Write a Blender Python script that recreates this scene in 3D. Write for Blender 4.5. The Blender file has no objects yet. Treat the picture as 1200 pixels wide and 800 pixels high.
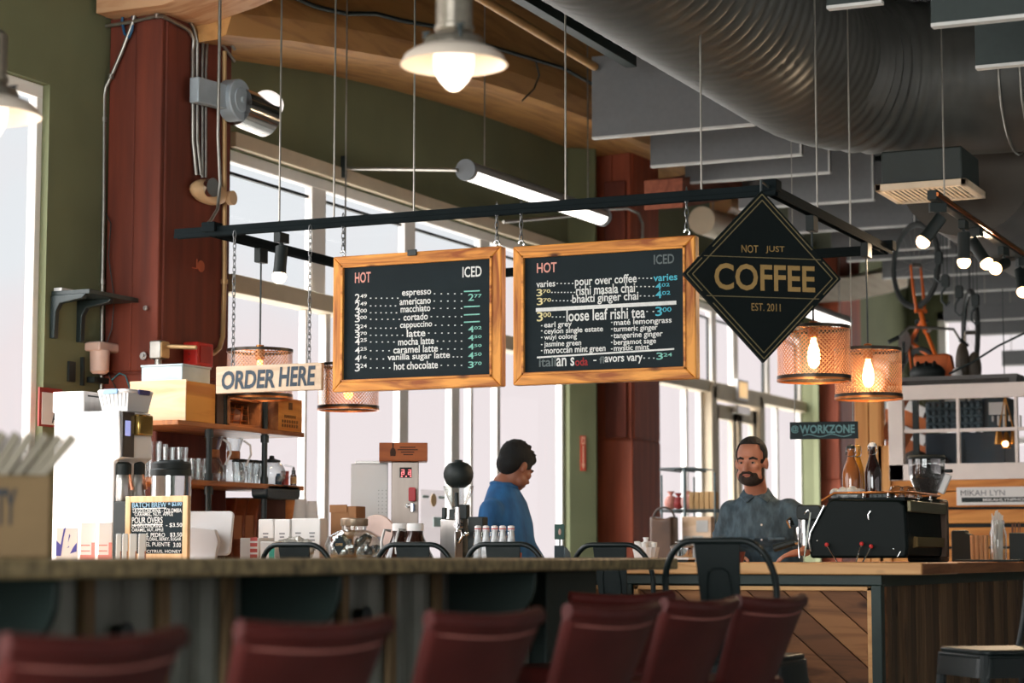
import bpy, bmesh, math, random
from mathutils import Vector, Matrix, Euler
random.seed(7)
S = bpy.context.scene
C = S.collection
PI = math.pi
# ---------------------------------------------------------------- camera, sky, sun, exposure
EYE = 1.09
FPX = 2500.0
YAW = math.radians(24.6)
PITCH = math.atan(252/FPX)
cam_d = bpy.data.cameras.new('camera')
cam = bpy.data.objects.new('camera', cam_d); C.objects.link(cam)
cam_d.sensor_width = 36; cam_d.lens = 36*FPX/1200
cam_d.clip_start = .05; cam_d.clip_end = 200
cam.location = (0, 0, EYE); cam.rotation_euler = (PI/2+PITCH, 0, YAW)
cam_d.dof.use_dof = True; cam_d.dof.focus_distance = 10.3; cam_d.dof.aperture_fstop = 2.6
S.camera = cam
S.view_settings.view_transform = 'Standard'
try: S.view_settings.look = 'None'
except Exception: pass
S.view_settings.gamma = 1; S.view_settings.exposure = 0.0
S.view_settings.use_curve_mapping = False
S.cycles.use_denoising = True
S.cycles.max_bounces = 10; S.cycles.transparent_max_bounces = 24
S.cycles.sample_clamp_indirect = 6
S.cycles.caustics_reflective = False; S.cycles.caustics_refractive = False

def lin(c):
    r = []
    for v in c[:3]:
        v = v/255.0
        r.append(v/12.92 if v <= .04045 else ((v+.055)/1.055)**2.4)
    return (r[0], r[1], r[2], 1)

W = bpy.data.worlds.new('sky'); S.world = W; W.use_nodes = True
nt = W.node_tree; nt.nodes.clear()
out = nt.nodes.new('ShaderNodeOutputWorld'); bg = nt.nodes.new('ShaderNodeBackground')
tc = nt.nodes.new('ShaderNodeTexCoord'); sep = nt.nodes.new('ShaderNodeSeparateXYZ')
ramp = nt.nodes.new('ShaderNodeValToRGB'); noi = nt.nodes.new('ShaderNodeTexNoise')
noi.inputs['Scale'].default_value = 9; noi.inputs['Detail'].default_value = 3
mul = nt.nodes.new('ShaderNodeMath'); mul.operation = 'MULTIPLY_ADD'; mul.inputs[1].default_value = .11; mul.inputs[2].default_value = .445
add = nt.nodes.new('ShaderNodeMath'); add.operation = 'MULTIPLY_ADD'; add.inputs[1].default_value = .5
nt.links.new(tc.outputs['Generated'], sep.inputs[0]); nt.links.new(tc.outputs['Generated'], noi.inputs['Vector'])
nt.links.new(noi.outputs['Fac'], mul.inputs[0]); nt.links.new(mul.outputs[0], add.inputs[2]); nt.links.new(sep.outputs['Z'], add.inputs[0])
nt.links.new(add.outputs[0], ramp.inputs['Fac'])
e = ramp.color_ramp.elements
GND = 4.2; ZEN = 10.0
e[0].position = .0; e[0].color = (GND, GND*.96, GND*.92, 1)
e[1].position = 1; e[1].color = (ZEN*.95, ZEN*.98, ZEN, 1)
for p, c in ((.44, (GND, GND*.96, GND*.92, 1)), (.475, (.93, .84, .85, 1)), (.55, (.92, .83, .84, 1)), (.578, (.86, .89, .92, 1)), (.635, (.84, .89, .92, 1)), (.72, (ZEN*.95, ZEN*.98, ZEN, 1))):
    q = e.new(p); q.color = c
nt.links.new(ramp.outputs[0], bg.inputs['Color']); bg.inputs['Strength'].default_value = 1.0
nt.links.new(bg.outputs[0], out.inputs[0])

sun_d = bpy.data.lights.new('sun', 'SUN'); sun = bpy.data.objects.new('sun', sun_d); C.objects.link(sun)
sun_d.energy = 3.6; sun_d.angle = math.radians(70); sun_d.color = (1, .95, .93)
sun.rotation_euler = Vector((1.0, .62, -.42)).to_track_quat('-Z', 'Y').to_euler()
sun.location = (-20, -10, 12)
# fill lamp added outside the added rear window, unseen behind the viewer
def fill_area(name, loc, rot, sx, sy, watts):
    d = bpy.data.lights.new(name, 'AREA'); d.shape = 'RECTANGLE'; d.size = sx; d.size_y = sy; d.energy = watts; d.color = (.96, 1.0, .99)
    o = bpy.data.objects.new(name, d); C.objects.link(o); o.location = loc; o.rotation_euler = rot; return o
fill_area('rear_fill_lamp', (-2.9, -4.5, 2.3), (math.radians(79), 0, math.radians(14)), 7.6, 3.0, 800)

# ---------------------------------------------------------------- where a line of sight meets a plane of the room
RM = Euler((PI/2+PITCH, 0, YAW)).to_matrix()
CAMP = Vector((0, 0, EYE))
def ray(px, py): return RM @ Vector(((px-600)/FPX, (400-py)/FPX, -1))
def onX(px, py, X): d = ray(px, py); return CAMP + d*(X/d.x)
def onY(px, py, Y): d = ray(px, py); return CAMP + d*(Y/d.y)
def onZ(px, py, Z): d = ray(px, py); return CAMP + d*((Z-EYE)/d.z)
def XY(px, Y): return onY(px, 652, Y).x
def ZY(px, py, Y): return onY(px, py, Y).z

# ---------------------------------------------------------------- materials
MATS = {}
def new_mat(name):
    m = bpy.data.materials.new(name); m.use_nodes = True
    n = m.node_tree; n.nodes.clear()
    o = n.nodes.new('ShaderNodeOutputMaterial'); b = n.nodes.new('ShaderNodeBsdfPrincipled')
    n.links.new(b.outputs[0], o.inputs[0])
    MATS[name] = m
    return m, n, b, o
def mapped(n, scale):
    t = n.nodes.new('ShaderNodeTexCoord'); mp = n.nodes.new('ShaderNodeMapping')
    mp.inputs['Scale'].default_value = scale
    n.links.new(t.outputs['Object'], mp.inputs[0])
    return mp
def mat(name, col, rough=.6, metal=0, var=.18, scale=6, bump=0, bscale=60, spec=.5, stretch=(1, 1, 1), col2=None, detail=4, lo=.35, hi=.65):
    m, n, b, o = new_mat(name)
    mp = mapped(n, stretch)
    no = n.nodes.new('ShaderNodeTexNoise'); no.inputs['Scale'].default_value = scale; no.inputs['Detail'].default_value = detail
    n.links.new(mp.outputs[0], no.inputs['Vector'])
    r = n.nodes.new('ShaderNodeValToRGB'); n.links.new(no.outputs['Fac'], r.inputs[0])
    a = lin(col)
    c2 = lin(col2) if col2 else tuple(v*(1-var) for v in a[:3])+(1,)
    r.color_ramp.elements[0].position = lo; r.color_ramp.elements[0].color = c2
    r.color_ramp.elements[1].position = hi; r.color_ramp.elements[1].color = a
    n.links.new(r.outputs[0], b.inputs['Base Color'])
    b.inputs['Roughness'].default_value = rough; b.inputs['Metallic'].default_value = metal
    b.inputs['Specular IOR Level'].default_value = spec
    if bump:
        n2 = n.nodes.new('ShaderNodeTexNoise'); n2.inputs['Scale'].default_value = bscale; n2.inputs['Detail'].default_value = 3
        n.links.new(mp.outputs[0], n2.inputs['Vector'])
        bp = n.nodes.new('ShaderNodeBump'); bp.inputs['Strength'].default_value = bump; bp.inputs['Distance'].default_value = .01
        n.links.new(n2.outputs['Fac'], bp.inputs['Height']); n.links.new(bp.outputs[0], b.inputs['Normal'])
    return m
def wood(name, c1, c2, axis='x', scale=5, rough=.55, knots=True, spec=.3):
    """grain running along one axis, with darker rings and a few knots"""
    m, n, b, o = new_mat(name)
    st = {'x': (.10, 1, 1), 'y': (1, .10, 1), 'z': (1, 1, .10)}[axis]
    mp = mapped(n, tuple(s*scale for s in st))
    n1 = n.nodes.new('ShaderNodeTexNoise'); n1.inputs['Scale'].default_value = 3; n1.inputs['Detail'].default_value = 6; n1.inputs['Distortion'].default_value = 1.4
    n.links.new(mp.outputs[0], n1.inputs['Vector'])
    r = n.nodes.new('ShaderNodeValToRGB'); n.links.new(n1.outputs['Fac'], r.inputs[0])
    e = r.color_ramp.elements
    e[0].position = .34; e[0].color = lin(c2); e[1].position = .56; e[1].color = lin(c1)
    last = r.outputs[0]
    if knots:
        mp2 = mapped(n, tuple(s*scale for s in {'x': (.5, 1, 1), 'y': (1, .5, 1), 'z': (1, 1, .5)}[axis]))
        v = n.nodes.new('ShaderNodeTexVoronoi'); v.inputs['Scale'].default_value = 1.6
        n.links.new(mp2.outputs[0], v.inputs['Vector'])
        r2 = n.nodes.new('ShaderNodeValToRGB'); n.links.new(v.outputs['Distance'], r2.inputs[0])
        r2.color_ramp.elements[0].position = .05; r2.color_ramp.elements[0].color = (.12, .07, .05, 1)
        r2.color_ramp.elements[1].position = .17; r2.color_ramp.elements[1].color = (1, 1, 1, 1)
        mx = n.nodes.new('ShaderNodeMix'); mx.data_type = 'RGBA'; mx.blend_type = 'MULTIPLY'; mx.inputs[0].default_value = 1
        n.links.new(last, mx.inputs[6]); n.links.new(r2.outputs[0], mx.inputs[7]); last = mx.outputs[2]
    n.links.new(last, b.inputs['Base Color'])
    b.inputs['Roughness'].default_value = rough; b.inputs['Specular IOR Level'].default_value = spec
    return m
def emit(name, col, strength):
    m, n, b, o = new_mat(name)
    b.inputs['Base Color'].default_value = (.8, .8, .8, 1)
    b.inputs['Emission Color'].default_value = lin(col); b.inputs['Emission Strength'].default_value = strength
    return m
def glassy(name, tint, rough=.03, clear=.9, sheen=.7):
    """thin clear glass: mostly lets light straight through, with a Fresnel sheen"""
    m, n, b, o = new_mat(name)
    n.nodes.remove(b)
    t = n.nodes.new('ShaderNodeBsdfTransparent'); t.inputs[0].default_value = tint
    g = n.nodes.new('ShaderNodeBsdfGlossy'); g.inputs['Roughness'].default_value = rough
    lw = n.nodes.new('ShaderNodeLayerWeight'); lw.inputs['Blend'].default_value = .35
    mm = n.nodes.new('ShaderNodeMath'); mm.operation = 'MULTIPLY_ADD'; mm.inputs[1].default_value = sheen; mm.inputs[2].default_value = 1-clear-.04
    n.links.new(lw.outputs['Facing'], mm.inputs[0])
    mx = n.nodes.new('ShaderNodeMixShader'); n.links.new(mm.outputs[0], mx.inputs[0])
    n.links.new(t.outputs[0], mx.inputs[1]); n.links.new(g.outputs[0], mx.inputs[2]); n.links.new(mx.outputs[0], o.inputs[0])
    return m

# ---------------------------------------------------------------- mesh building
class MB:
    def __init__(s): s.bm = bmesh.new()
    def _add(s, vs, fs, M=None):
        bv = [s.bm.verts.new(M @ Vector(v) if M else v) for v in vs]
        for f in fs:
            try: s.bm.faces.new([bv[i] for i in f])
            except ValueError: pass
        return s
    def box(s, x0, x1, y0, y1, z0, z1, M=None):
        vs = [(x0,y0,z0),(x1,y0,z0),(x1,y1,z0),(x0,y1,z0),(x0,y0,z1),(x1,y0,z1),(x1,y1,z1),(x0,y1,z1)]
        return s._add(vs, [(3,2,1,0),(4,5,6,7),(0,1,5,4),(1,2,6,5),(2,3,7,6),(3,0,4,7)], M)
    def cbox(s, c, size, M=None):
        x, y, z = c; a, b, d = (v/2 for v in size)
        return s.box(x-a, x+a, y-b, y+b, z-d, z+d, M)
    def bar(s, p0, p1, w, h, up=(0, 0, 1)):
        p0 = Vector(p0); p1 = Vector(p1); d = p1-p0; L = d.length; d.normalize()
        u = Vector(up)
        if abs(d.dot(u)) > .98: u = Vector((0, 1, 0))
        side = d.cross(u).normalized(); u = side.cross(d)
        M = Matrix((side, d, u)).transposed().to_4x4(); M.translation = p0
        return s.box(-w/2, w/2, 0, L, -h/2, h/2, M)
    def tube(s, pts, r, n=10, closed=False, cap=True):
        pts = [Vector(p) for p in pts]; N = len(pts)
        rs = r if isinstance(r, (list, tuple)) else [r]*N
        tans = []
        for i in range(N):
            if closed: t = pts[(i+1) % N]-pts[i-1]
            else: t = pts[min(i+1, N-1)]-pts[max(i-1, 0)]
            tans.append(t.normalized())
        u = tans[0].orthogonal().normalized()
        rings = []
        for i in range(N):
            t = tans[i]; u = (u-t*u.dot(t))
            if u.length < 1e-6: u = t.orthogonal()
            u.normalize(); v = t.cross(u)
            rings.append([s.bm.verts.new(pts[i]+(u*math.cos(2*PI*k/n)+v*math.sin(2*PI*k/n))*rs[i]) for k in range(n)])
        m = N if closed else N-1
        for i in range(m):
            a, b = rings[i], rings[(i+1) % N]
            for k in range(n):
                s.bm.faces.new((a[k], a[(k+1) % n], b[(k+1) % n], b[k]))
        if cap and not closed:
            s.bm.faces.new(list(reversed(rings[0]))); s.bm.faces.new(rings[-1])
        return s
    def cyl(s, p0, p1, r0, r1=None, n=20): return s.tube([p0, p1], [r0, r0 if r1 is None else r1], n)
    def lathe(s, prof, c=(0, 0, 0), n=28, M=None, sx=1, sy=1):
        rings = []
        for r, z in prof:
            if r < 1e-5:
                p = Vector((0, 0, z)); p = (M @ p if M else p)+Vector(c); rings.append([s.bm.verts.new(p)])
            else:
                ring = []
                for k in range(n):
                    p = Vector((r*sx*math.cos(2*PI*k/n), r*sy*math.sin(2*PI*k/n), z)); p = (M @ p if M else p)+Vector(c)
                    ring.append(s.bm.verts.new(p))
                rings.append(ring)
        for a, b in zip(rings, rings[1:]):
            for k in range(n):
                q = [a[k % len(a)], a[(k+1) % len(a)], b[(k+1) % len(b)], b[k % len(b)]]
                u = []
                for v in q:
                    if v not in u: u.append(v)
                if len(u) > 2:
                    try: s.bm.faces.new(u)
                    except ValueError: pass
        return s
    def ell(s, c, r, n=18, m=12, M=None):
        if not isinstance(r, (tuple, list)): r = (r, r, r)
        prof = [(math.sin(PI*i/m), -math.cos(PI*i/m)) for i in range(m+1)]
        MM = Matrix.Diagonal((r[0], r[1], r[2])).to_3x3()
        if M is not None: MM = M.to_3x3() @ MM
        return s.lathe(prof, c, n, MM)
    def prism(s, poly, d0, d1, plane='xz', M=None):
        def P(a, b, d): return {'xz': (a, d, b), 'yz': (d, a, b), 'xy': (a, b, d)}[plane]
        N = len(poly)
        vs = [P(a, b, d0) for a, b in poly]+[P(a, b, d1) for a, b in poly]
        fs = [tuple(range(N)), tuple(range(2*N-1, N-1, -1))]+[(i, i+N, (i+1) % N+N, (i+1) % N) for i in range(N)]
        return s._add(vs, fs, M)
    def loft(s, rings, cap=True):
        rr = [[s.bm.verts.new(p) for p in r] for r in rings]; n = len(rr[0])
        for a, b in zip(rr, rr[1:]):
            for k in range(n): s.bm.faces.new((a[k], a[(k+1) % n], b[(k+1) % n], b[k]))
        if cap:
            s.bm.faces.new(list(reversed(rr[0]))); s.bm.faces.new(rr[-1])
        return s
    def text(s, string, x0, x1, z0, h, y=0, t=.002, bold=.0, M=None, shear=0.0, fit=True):
        """letters standing in the xz plane, facing -y, stretched to span x0..x1 with capitals h tall"""
        cu = bpy.data.curves.new('lettering', 'FONT'); cu.body = string; cu.size = 1; cu.extrude = 0
        cu.offset = bold; cu.resolution_u = 3; cu.shear = shear
        ob = bpy.data.objects.new('lettering', cu); C.objects.link(ob)
        dg = bpy.context.evaluated_depsgraph_get(); ev = ob.evaluated_get(dg); me = ev.to_mesh()
        xs = [v.co.x for v in me.vertices]
        if xs:
            a, b = min(xs), max(xs); k = (x1-x0)/max(b-a, 1e-6); zs = [v.co.y for v in me.vertices]; zl, zh = min(zs), max(zs); kz = h/max(zh-zl, 1e-6)
            vs = [(x0+(v.co.x-a)*k, y-t, z0+(v.co.y-zl)*kz) for v in me.vertices]
            s._add(vs, [tuple(p.vertices) for p in me.polygons], M)
        ev.to_mesh_clear(); bpy.data.objects.remove(ob); bpy.data.curves.remove(cu)
        return s
    def build(s, name, m, parent=None, loc=None, rotz=None, smooth=True, bevel=0, seg=2, ang=35, recalc=True):
        if recalc: bmesh.ops.recalc_face_normals(s.bm, faces=s.bm.faces)
        me = bpy.data.meshes.new(name); s.bm.to_mesh(me); s.bm.free()
        if smooth:
            for p in me.polygons: p.use_smooth = True
            try: me.set_sharp_from_angle(angle=math.radians(ang))
            except Exception: pass
        ob = bpy.data.objects.new(name, me); C.objects.link(ob)
        if m is not None: me.materials.append(m)
        if parent is not None: ob.parent = parent
        if loc is not None: ob.location = loc
        if rotz is not None: ob.rotation_euler = (0, 0, rotz)
        if bevel:
            b = ob.modifiers.new('bevel', 'BEVEL'); b.width = bevel; b.segments = seg; b.limit_method = 'ANGLE'; b.angle_limit = math.radians(40)
        return ob

def tag(o, label, cat, group=None, kind=None):
    if label: o['label'] = label
    if cat: o['category'] = cat
    if group: o['group'] = group
    if kind: o['kind'] = kind
    return o
def thing(name, label, cat, loc=(0, 0, 0), rotz=0, group=None):
    o = bpy.data.objects.new(name, None); C.objects.link(o); o.empty_display_size = .1
    o.location = loc; o.rotation_euler = (0, 0, rotz)
    return tag(o, label, cat, group)
KIDS = {}
def dup(root, loc, rotz, label, group=None):
    """a copy of a thing with copies of its parts and sub-parts"""
    r = root.copy(); C.objects.link(r); r.location = loc; r.rotation_euler = (0, 0, rotz); r['label'] = label
    if group: r['group'] = group
    for ch in list(root.children):
        c = ch.copy(); C.objects.link(c); c.parent = r
        for g in list(ch.children):
            d = g.copy(); C.objects.link(d); d.parent = c
    return r
def struct(o): o['kind'] = 'structure'; return o
def arc(c, r, a0, a1, n=10, plane='xz'):
    out = []
    for i in range(n+1):
        a = math.radians(a0+(a1-a0)*i/n); p, q = r*math.cos(a), r*math.sin(a)
        out.append({'xz': (c[0]+p, c[1], c[2]+q), 'yz': (c[0], c[1]+p, c[2]+q), 'xy': (c[0]+p, c[1]+q, c[2])}[plane])
    return out
def rpoly(x0, x1, z0, z1, r, n=5):
    """rounded rectangle as a list of points"""
    p = []
    for cx, cz, a in ((x1-r, z0+r, -90), (x1-r, z1-r, 0), (x0+r, z1-r, 90), (x0+r, z0+r, 180)):
        for i in range(n+1):
            t = math.radians(a+90*i/n); p.append((cx+r*math.cos(t), cz+r*math.sin(t)))
    return p

# palette
green_wall = mat('green wall paint', (112, 116, 84), .8, var=.12, scale=2.5, bump=.05)
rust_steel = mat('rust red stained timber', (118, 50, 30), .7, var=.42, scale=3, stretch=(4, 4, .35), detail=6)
pale_frame = mat('pale window frame paint', (242, 236, 230), .5, var=.05)
beige_trim = mat('beige trim paint', (214, 196, 168), .6, var=.08)
pane = glassy('window glass', (.985, .985, .985, 1), clear=.95, sheen=.02)
dark_ceil = mat('dark stained roof deck', (26, 31, 29), .8, var=.3, scale=3)
floor_m = mat('dark concrete', (146, 148, 142), .5, var=.2, scale=2)
glulam = wood('glulam timber', (190, 140, 84), (160, 112, 66), 'y', 3, .6, knots=False)
black_metal = mat('black painted metal', (34, 46, 46), .42, .0, var=.2, scale=10)
soft_black = mat('matt black plastic', (16, 28, 27), .6, var=.15)
chrome = mat('chrome', (225, 225, 225), .12, 1, var=.03)
steel = mat('brushed steel', (190, 186, 182), .28, 1, var=.1, scale=40, stretch=(1, 1, .05))
galv = mat('galvanised conduit', (168, 164, 156), .35, .9, var=.2, scale=20)
white_plastic = mat('white plastic', (236, 232, 230), .35, var=.03)
# ================================================================ room shell
XW = -6.75; XC = -6.4; HC = 5.3
b = MB(); b.box(-8, 5, -4, 28, -.1, 0); struct(b.build('floor', floor_m))
b = MB(); b.box(-7.2, 5, -4, 28, HC, HC+.15)
for k in range(60): b.box(-7, 5, -3.8+k*.53, -3.6+k*.53, HC-.09, HC)
struct(b.build('ceiling', dark_ceil))
dark_wall = mat('grey plaster', (140, 148, 142), .8)
b = MB()
b.box(4.6, 4.8, -4, 1.5, 0, HC); b.box(4.6, 4.8, 1.5, 13.5, 0, .7); b.box(4.6, 4.8, 1.5, 13.5, 2.5, HC); b.box(4.6, 4.8, 13.5, 28, 0, HC)
struct(b.build('wall_right', dark_wall))
b = MB()
for y in (1.55, 4.5, 7.5, 10.5, 13.45): b.box(4.63, 4.74, y-.05, y+.05, .7, 2.5)
b.box(4.63, 4.74, 1.5, 13.5, .7, .78); b.box(4.63, 4.74, 1.5, 13.5, 2.42, 2.5)
o = struct(b.build('window_fill_right', pale_frame)); b = MB(); b.box(4.685, 4.69, 1.6, 13.4, .75, 2.45); b.build('pane', pane, o, smooth=False)  # unseen window added to light the faces turned to the right
b = MB()
b.box(-7, -6.4, -4.2, -4, 0, HC); b.box(-6.4, 1.6, -4.2, -4, 0, .6); b.box(-6.4, 1.6, -4.2, -4, 4.4, HC); b.box(1.6, 4.8, -4.2, -4, 0, HC)
struct(b.build('wall_rear', dark_wall))
b = MB()
for x in (-6.37, -4.4, -2.4, -.4, 1.57): b.box(x-.04, x+.04, -4.14, -4.03, .6, 4.4)
b.box(-6.4, 1.6, -4.14, -4.03, .6, .68); b.box(-6.4, 1.6, -4.14, -4.03, 4.32, 4.4)
o = struct(b.build('window_fill_rear', pale_frame)); b = MB(); b.box(-6.36, 1.56, -4.09, -4.085, .64, 4.36); b.build('pane', pane, o, smooth=False)  # unseen window added for soft frontal light
# left wall with its window openings
H1 = onX(270, 172, XW).z; HT = onX(267, 331, XW).z; H0 = onX(52, 97, XW).z
def YX(px): return onX(px, 400, XW).y
wy = [(.6, YX(52)), (YX(267), YX(667)), (YX(772), YX(943)), (YX(1008)+.6, 26.2)]
hd = [H0, H1, H1, H1]; sl = [.45, .3, .05, .3]
b = MB(); y = -4
for (a, c), h, s in zip(wy, hd, sl):
    b.box(XW-.10, XW, y, a, 0, HC); b.box(XW-.10, XW, a, c, h, HC); b.box(XW-.10, XW, a, c, 0, s); y = c
b.box(XW-.10, XW, y, 28, 0, HC)
struct(b.build('wall_left', green_wall))
c2Y = onX(740, 400, XC).y; c3Y = onX(982, 400, XC).y
# green pilasters beside the far columns
def pilaster(name, pa, pb):
    ya_ = YX(pa)-.02; Xp = XW+.17; yb_ = onX(pb, 400, Xp).y
    b = MB(); b.prism([(XW-.02, ya_), (XW+.01, ya_), (Xp, yb_), (Xp, yb_+.03), (XW-.02, yb_+.03)], 0, 4.45, 'xy'); struct(b.build(name, green_wall, smooth=False))
    return Vector((XW+.01, ya_, 0)), Vector((Xp, yb_, 0))
pil = pilaster('trim_1', 667, 698)
pilaster('trim_2', 943, 958)
# windows
def window(name, a, c, s, h, posts, upper, transom=True):
    f = MB(); d0, d1 = XW-.10, XW-.045
    for yy in (a, c): f.box(d0, d1, yy-.045, yy+.045, s, h)
    f.box(d0-.004, d1+.004, a, c, s, s+.07); f.box(d0-.004, d1+.004, a, c, h-.07, h)
    for p, w in posts: f.box(d0, d1, p-w, p+w, s, HT if transom else h)
    for p, w in upper: f.box(d0, d1, p-w, p+w, HT, h)
    o = struct(f.build(name, pale_frame, bevel=.006))
    if transom:
        t = MB(); t.box(d0-.01, XW+.03, a, c, HT-.055, HT+.055); t.build('transom', beige_trim, o, bevel=.006)
        t = MB(); t.box(XW-.02, XW+.04, a, c, h-.0, h+.09); t.build('head_trim', beige_trim, o, bevel=.006)
    g = MB(); ys = sorted([a, c]+[p for p, _ in posts])
    for u, v in zip(ys, ys[1:]): g.box(XW-.075, XW-.07, u+.03, v-.03, s+.05, (HT-.05) if transom else h-.05)
    g.build('pane', pane, o, smooth=False)
    if transom:
        g = MB(); ys = sorted([a, c]+[p for p, _ in upper])
        for u, v in zip(ys, ys[1:]): g.box(XW-.075, XW-.07, u+.03, v-.03, HT+.05, h-.05)
        g.build('upper_pane', pane, o, smooth=False)
        g = MB()                                        # dark gaskets round the panes
        for u, v in zip(ys, ys[1:]):
            for q in (u+.06, v-.06-.018): g.box(XW-.1, XW-.075, q, q+.018, HT+.06, h-.12)
            g.box(XW-.1, XW-.075, u+.06, v-.06, h-.14, h-.122)
        g.build('gasket', soft_black, o, smooth=False)
    return o
window('window_1', wy[0][0], wy[0][1], sl[0], hd[0], [(2.4, .04), (4.4, .04), (6.4, .04), (8.1, .04)] and [(3.2, .04), (6.0, .04)], [], transom=False)
window('window_2', wy[1][0], wy[1][1], sl[1], hd[1], [(YX(367), .012), (YX(392), .03), (YX(481), .065), (YX(541), .065), (YX(560), .02), (YX(591), .03)],
       [(YX(380), .09), (YX(487), .08), (YX(575), .08)])
window('window_3', wy[2][0], wy[2][1], sl[2], hd[2], [(YX(810), .025), (YX(828), .05), (YX(893), .05), (YX(915), .03)], [(YX(842), .07), (YX(867), .08), (YX(905), .05)])
window('window_4', wy[3][0], wy[3][1], sl[3], hd[3], [(24.8, .05)], [(24.8, .06)])
# glazed door in the far window
ya, yc = YX(830), YX(888)
d = MB()
zt = onX(850, 468, XW).z
d.box(XW-.06, XW+.05, ya-.05, ya+.1, 0, zt+.1); d.box(XW-.06, XW+.05, yc-.1, yc+.06, 0, zt+.1); d.box(XW-.06, XW+.05, ya, yc, zt-.02, zt+.14)
o = struct(d.build('door_1', beige_trim, bevel=.006))
d = MB(); ym = ya+(yc-ya)*.52
for u, v in ((ya+.12, ym-.02), (ym+.02, yc-.12)):
    d.box(XW-.03, XW+.02, u, u+.12, .02, zt-.06); d.box(XW-.03, XW+.02, v-.12, v, .02, zt-.06)
    d.box(XW-.03, XW+.02, u, v, .02, .3); d.box(XW-.03, XW+.02, u, v, zt-.2, zt-.06)
d.build('door_leaf', beige_trim, o, bevel=.004)
d = MB(); d.box(XW-.06, XW+.09, ym-.2, ym+.2, zt-.13, zt-.05); d.build('door_closer', steel, o, bevel=.01)
# the three big rust-red columns
rust_lit = mat('rust red timber lightened for light', (168, 78, 46), .6, var=.4, scale=3, stretch=(4, 4, .35), detail=6)  # near column's timber made lighter, standing for light on the far columns
def column(px0, pxm, px1, top, joint, lab, m=None):
    m = m or rust_steel
    Y0 = onX(pxm, 400, XC).y; Y1 = onX(px1, 400, XC).y
    X0 = onY(px0, 400, Y0).x
    X0 = min(X0, XW+.02)
    b = MB(); xm = (X0+XC)/2; ym = (Y0+Y1)/2; g = .015
    b.box(X0, XC-.002, Y0+.008, Y1, 0, top)
    b.box(X0, X0+(XC-X0)*.5, Y0, Y0+.05, joint, top); b.box(X0+(XC-X0)*.5+.002, XC, Y0-.006, Y0+.022, joint, top)
    b.box(XC-.05, XC+.008, Y0+.032, Y1, joint, top)
    o = struct(b.build('column', m, bevel=.008))
    q = MB(); q.box(X0, XC+.01, Y0-.012, Y1, 0, joint-.012); q.build('column_base', m, o, bevel=.01)
    return Y0, Y1, X0
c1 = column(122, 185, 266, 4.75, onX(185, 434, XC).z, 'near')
c2 = column(697, 740, 772, 4.45, onX(740, 513, XC).z, 'middle', rust_lit)
c3 = column(957, 982, 1008, 4.45, onX(980, 560, XC).z, 'far', rust_lit)
# tall plank fixed to the middle column
q = MB(); xa = onY(711, 400, c2[0]).x; xb = onY(736, 400, c2[0]).x; zj = onY(720, 513, c2[0]).z
q.box(xa, xb, c2[0]-.05, c2[0]-.012, zj, 4.2); tag(q.build('casing_plank', rust_steel, bevel=.006), 'rust red casing plank on the middle timber column', 'plank')
# ---- glulam beam arching along the window wall
XB = -6.15
pts = []
for px, py in ((272, 44), (300, 47), (350, 51), (400, 59), (475, 72), (550, 92), (600, 107), (650, 124), (697, 142), (760, 170), (840, 205)):
    p = onX(px, py, XB); pts.append((p.y, p.z))
b = MB(); rings = []
for y, z in pts:
    rings.append([(XB, y, z+.14), (XB-.04, y, z+.02), (XB-.10, y, z), (XB-.62, y, z-.02), (XB-.62, y, z+1.1), (XB, y, z+1.1)])
b.loft(rings); struct(b.build('beam', glulam, smooth=False))
# second arched beam farther along, and the pale one beyond
def arch_beam(pxs, X, m, hh, ww):
    b = MB(); rings = []
    for px, py in pxs:
        p = onX(px, py, X); rings.append([(X, p.y, p.z), (X-ww, p.y, p.z), (X-ww, p.y, p.z+hh), (X, p.y, p.z+hh)])
    b.loft(rings); return struct(b.build('beam', m, smooth=False))
red_beam = wood('reddish glulam timber', (150, 84, 60), (120, 62, 44), 'y', 3, .6, knots=False)
arch_beam([(800, 243), (840, 236), (880, 226), (920, 219), (960, 214), (1000, 212), (1020, 216)], -5.3, red_beam, .22, .3)
pale_beam = wood('pale glulam timber', (232, 216, 192), (216, 196, 170), 'y', 3, .6, knots=False)
arch_beam([(925, 352), (960, 354), (1000, 352), (1040, 344), (1064, 336)], -6.1, pale_beam, .25, .3)
# beam crossing the room from the near column head
b = MB(); rings = []
for x, z in ((-6.72, 4.0), (-6.3, 4.0), (-6.0, 4.06), (-5.7, 4.14), (-5.2, 4.3), (-4.5, 4.5), (-3, 4.75), (0, 4.95), (4.5, 5.0)):
    rings.append([(x, 9.75, z), (x, 9.3, z), (x, 9.3, z+.55), (x, 9.75, z+.55)])
cross_wood = wood('pale end-sawn timber', (206, 160, 122), (186, 132, 92), 'x', 4, .6)
b.loft(rings); struct(b.build('beam', cross_wood, smooth=False))
# green end wall of the room, with a bright window
b = MB(); YB = 27.0
b.box(XW, -6.35, YB, YB+.2, 0, HC); b.box(-6.35, 4.6, YB, YB+.2, 0, 1.0); b.box(-6.35, 4.6, YB, YB+.2, 4.2, HC); b.box(-1, 4.6, YB, YB+.2, 1, 4.2)
struct(b.build('wall_back', green_wall))
f = MB()
for x in (-6.3, -5.0, -3.7, -2.4, -1.05): f.box(x-.05, x+.05, YB-.03, YB+.1, 1, 4.2)
f.box(-6.35, -1, YB-.03, YB+.1, 1, 1.1); f.box(-6.35, -1, YB-.03, YB+.1, 4.1, 4.2); f.box(-6.35, -1, YB-.03, YB+.1, 2.5, 2.58)
o = struct(f.build('window_5', pale_frame))
g = MB(); g.box(-6.3, -1, YB+.04, YB+.045, 1.05, 4.15); g.build('pane', pane, o, smooth=False)
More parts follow.
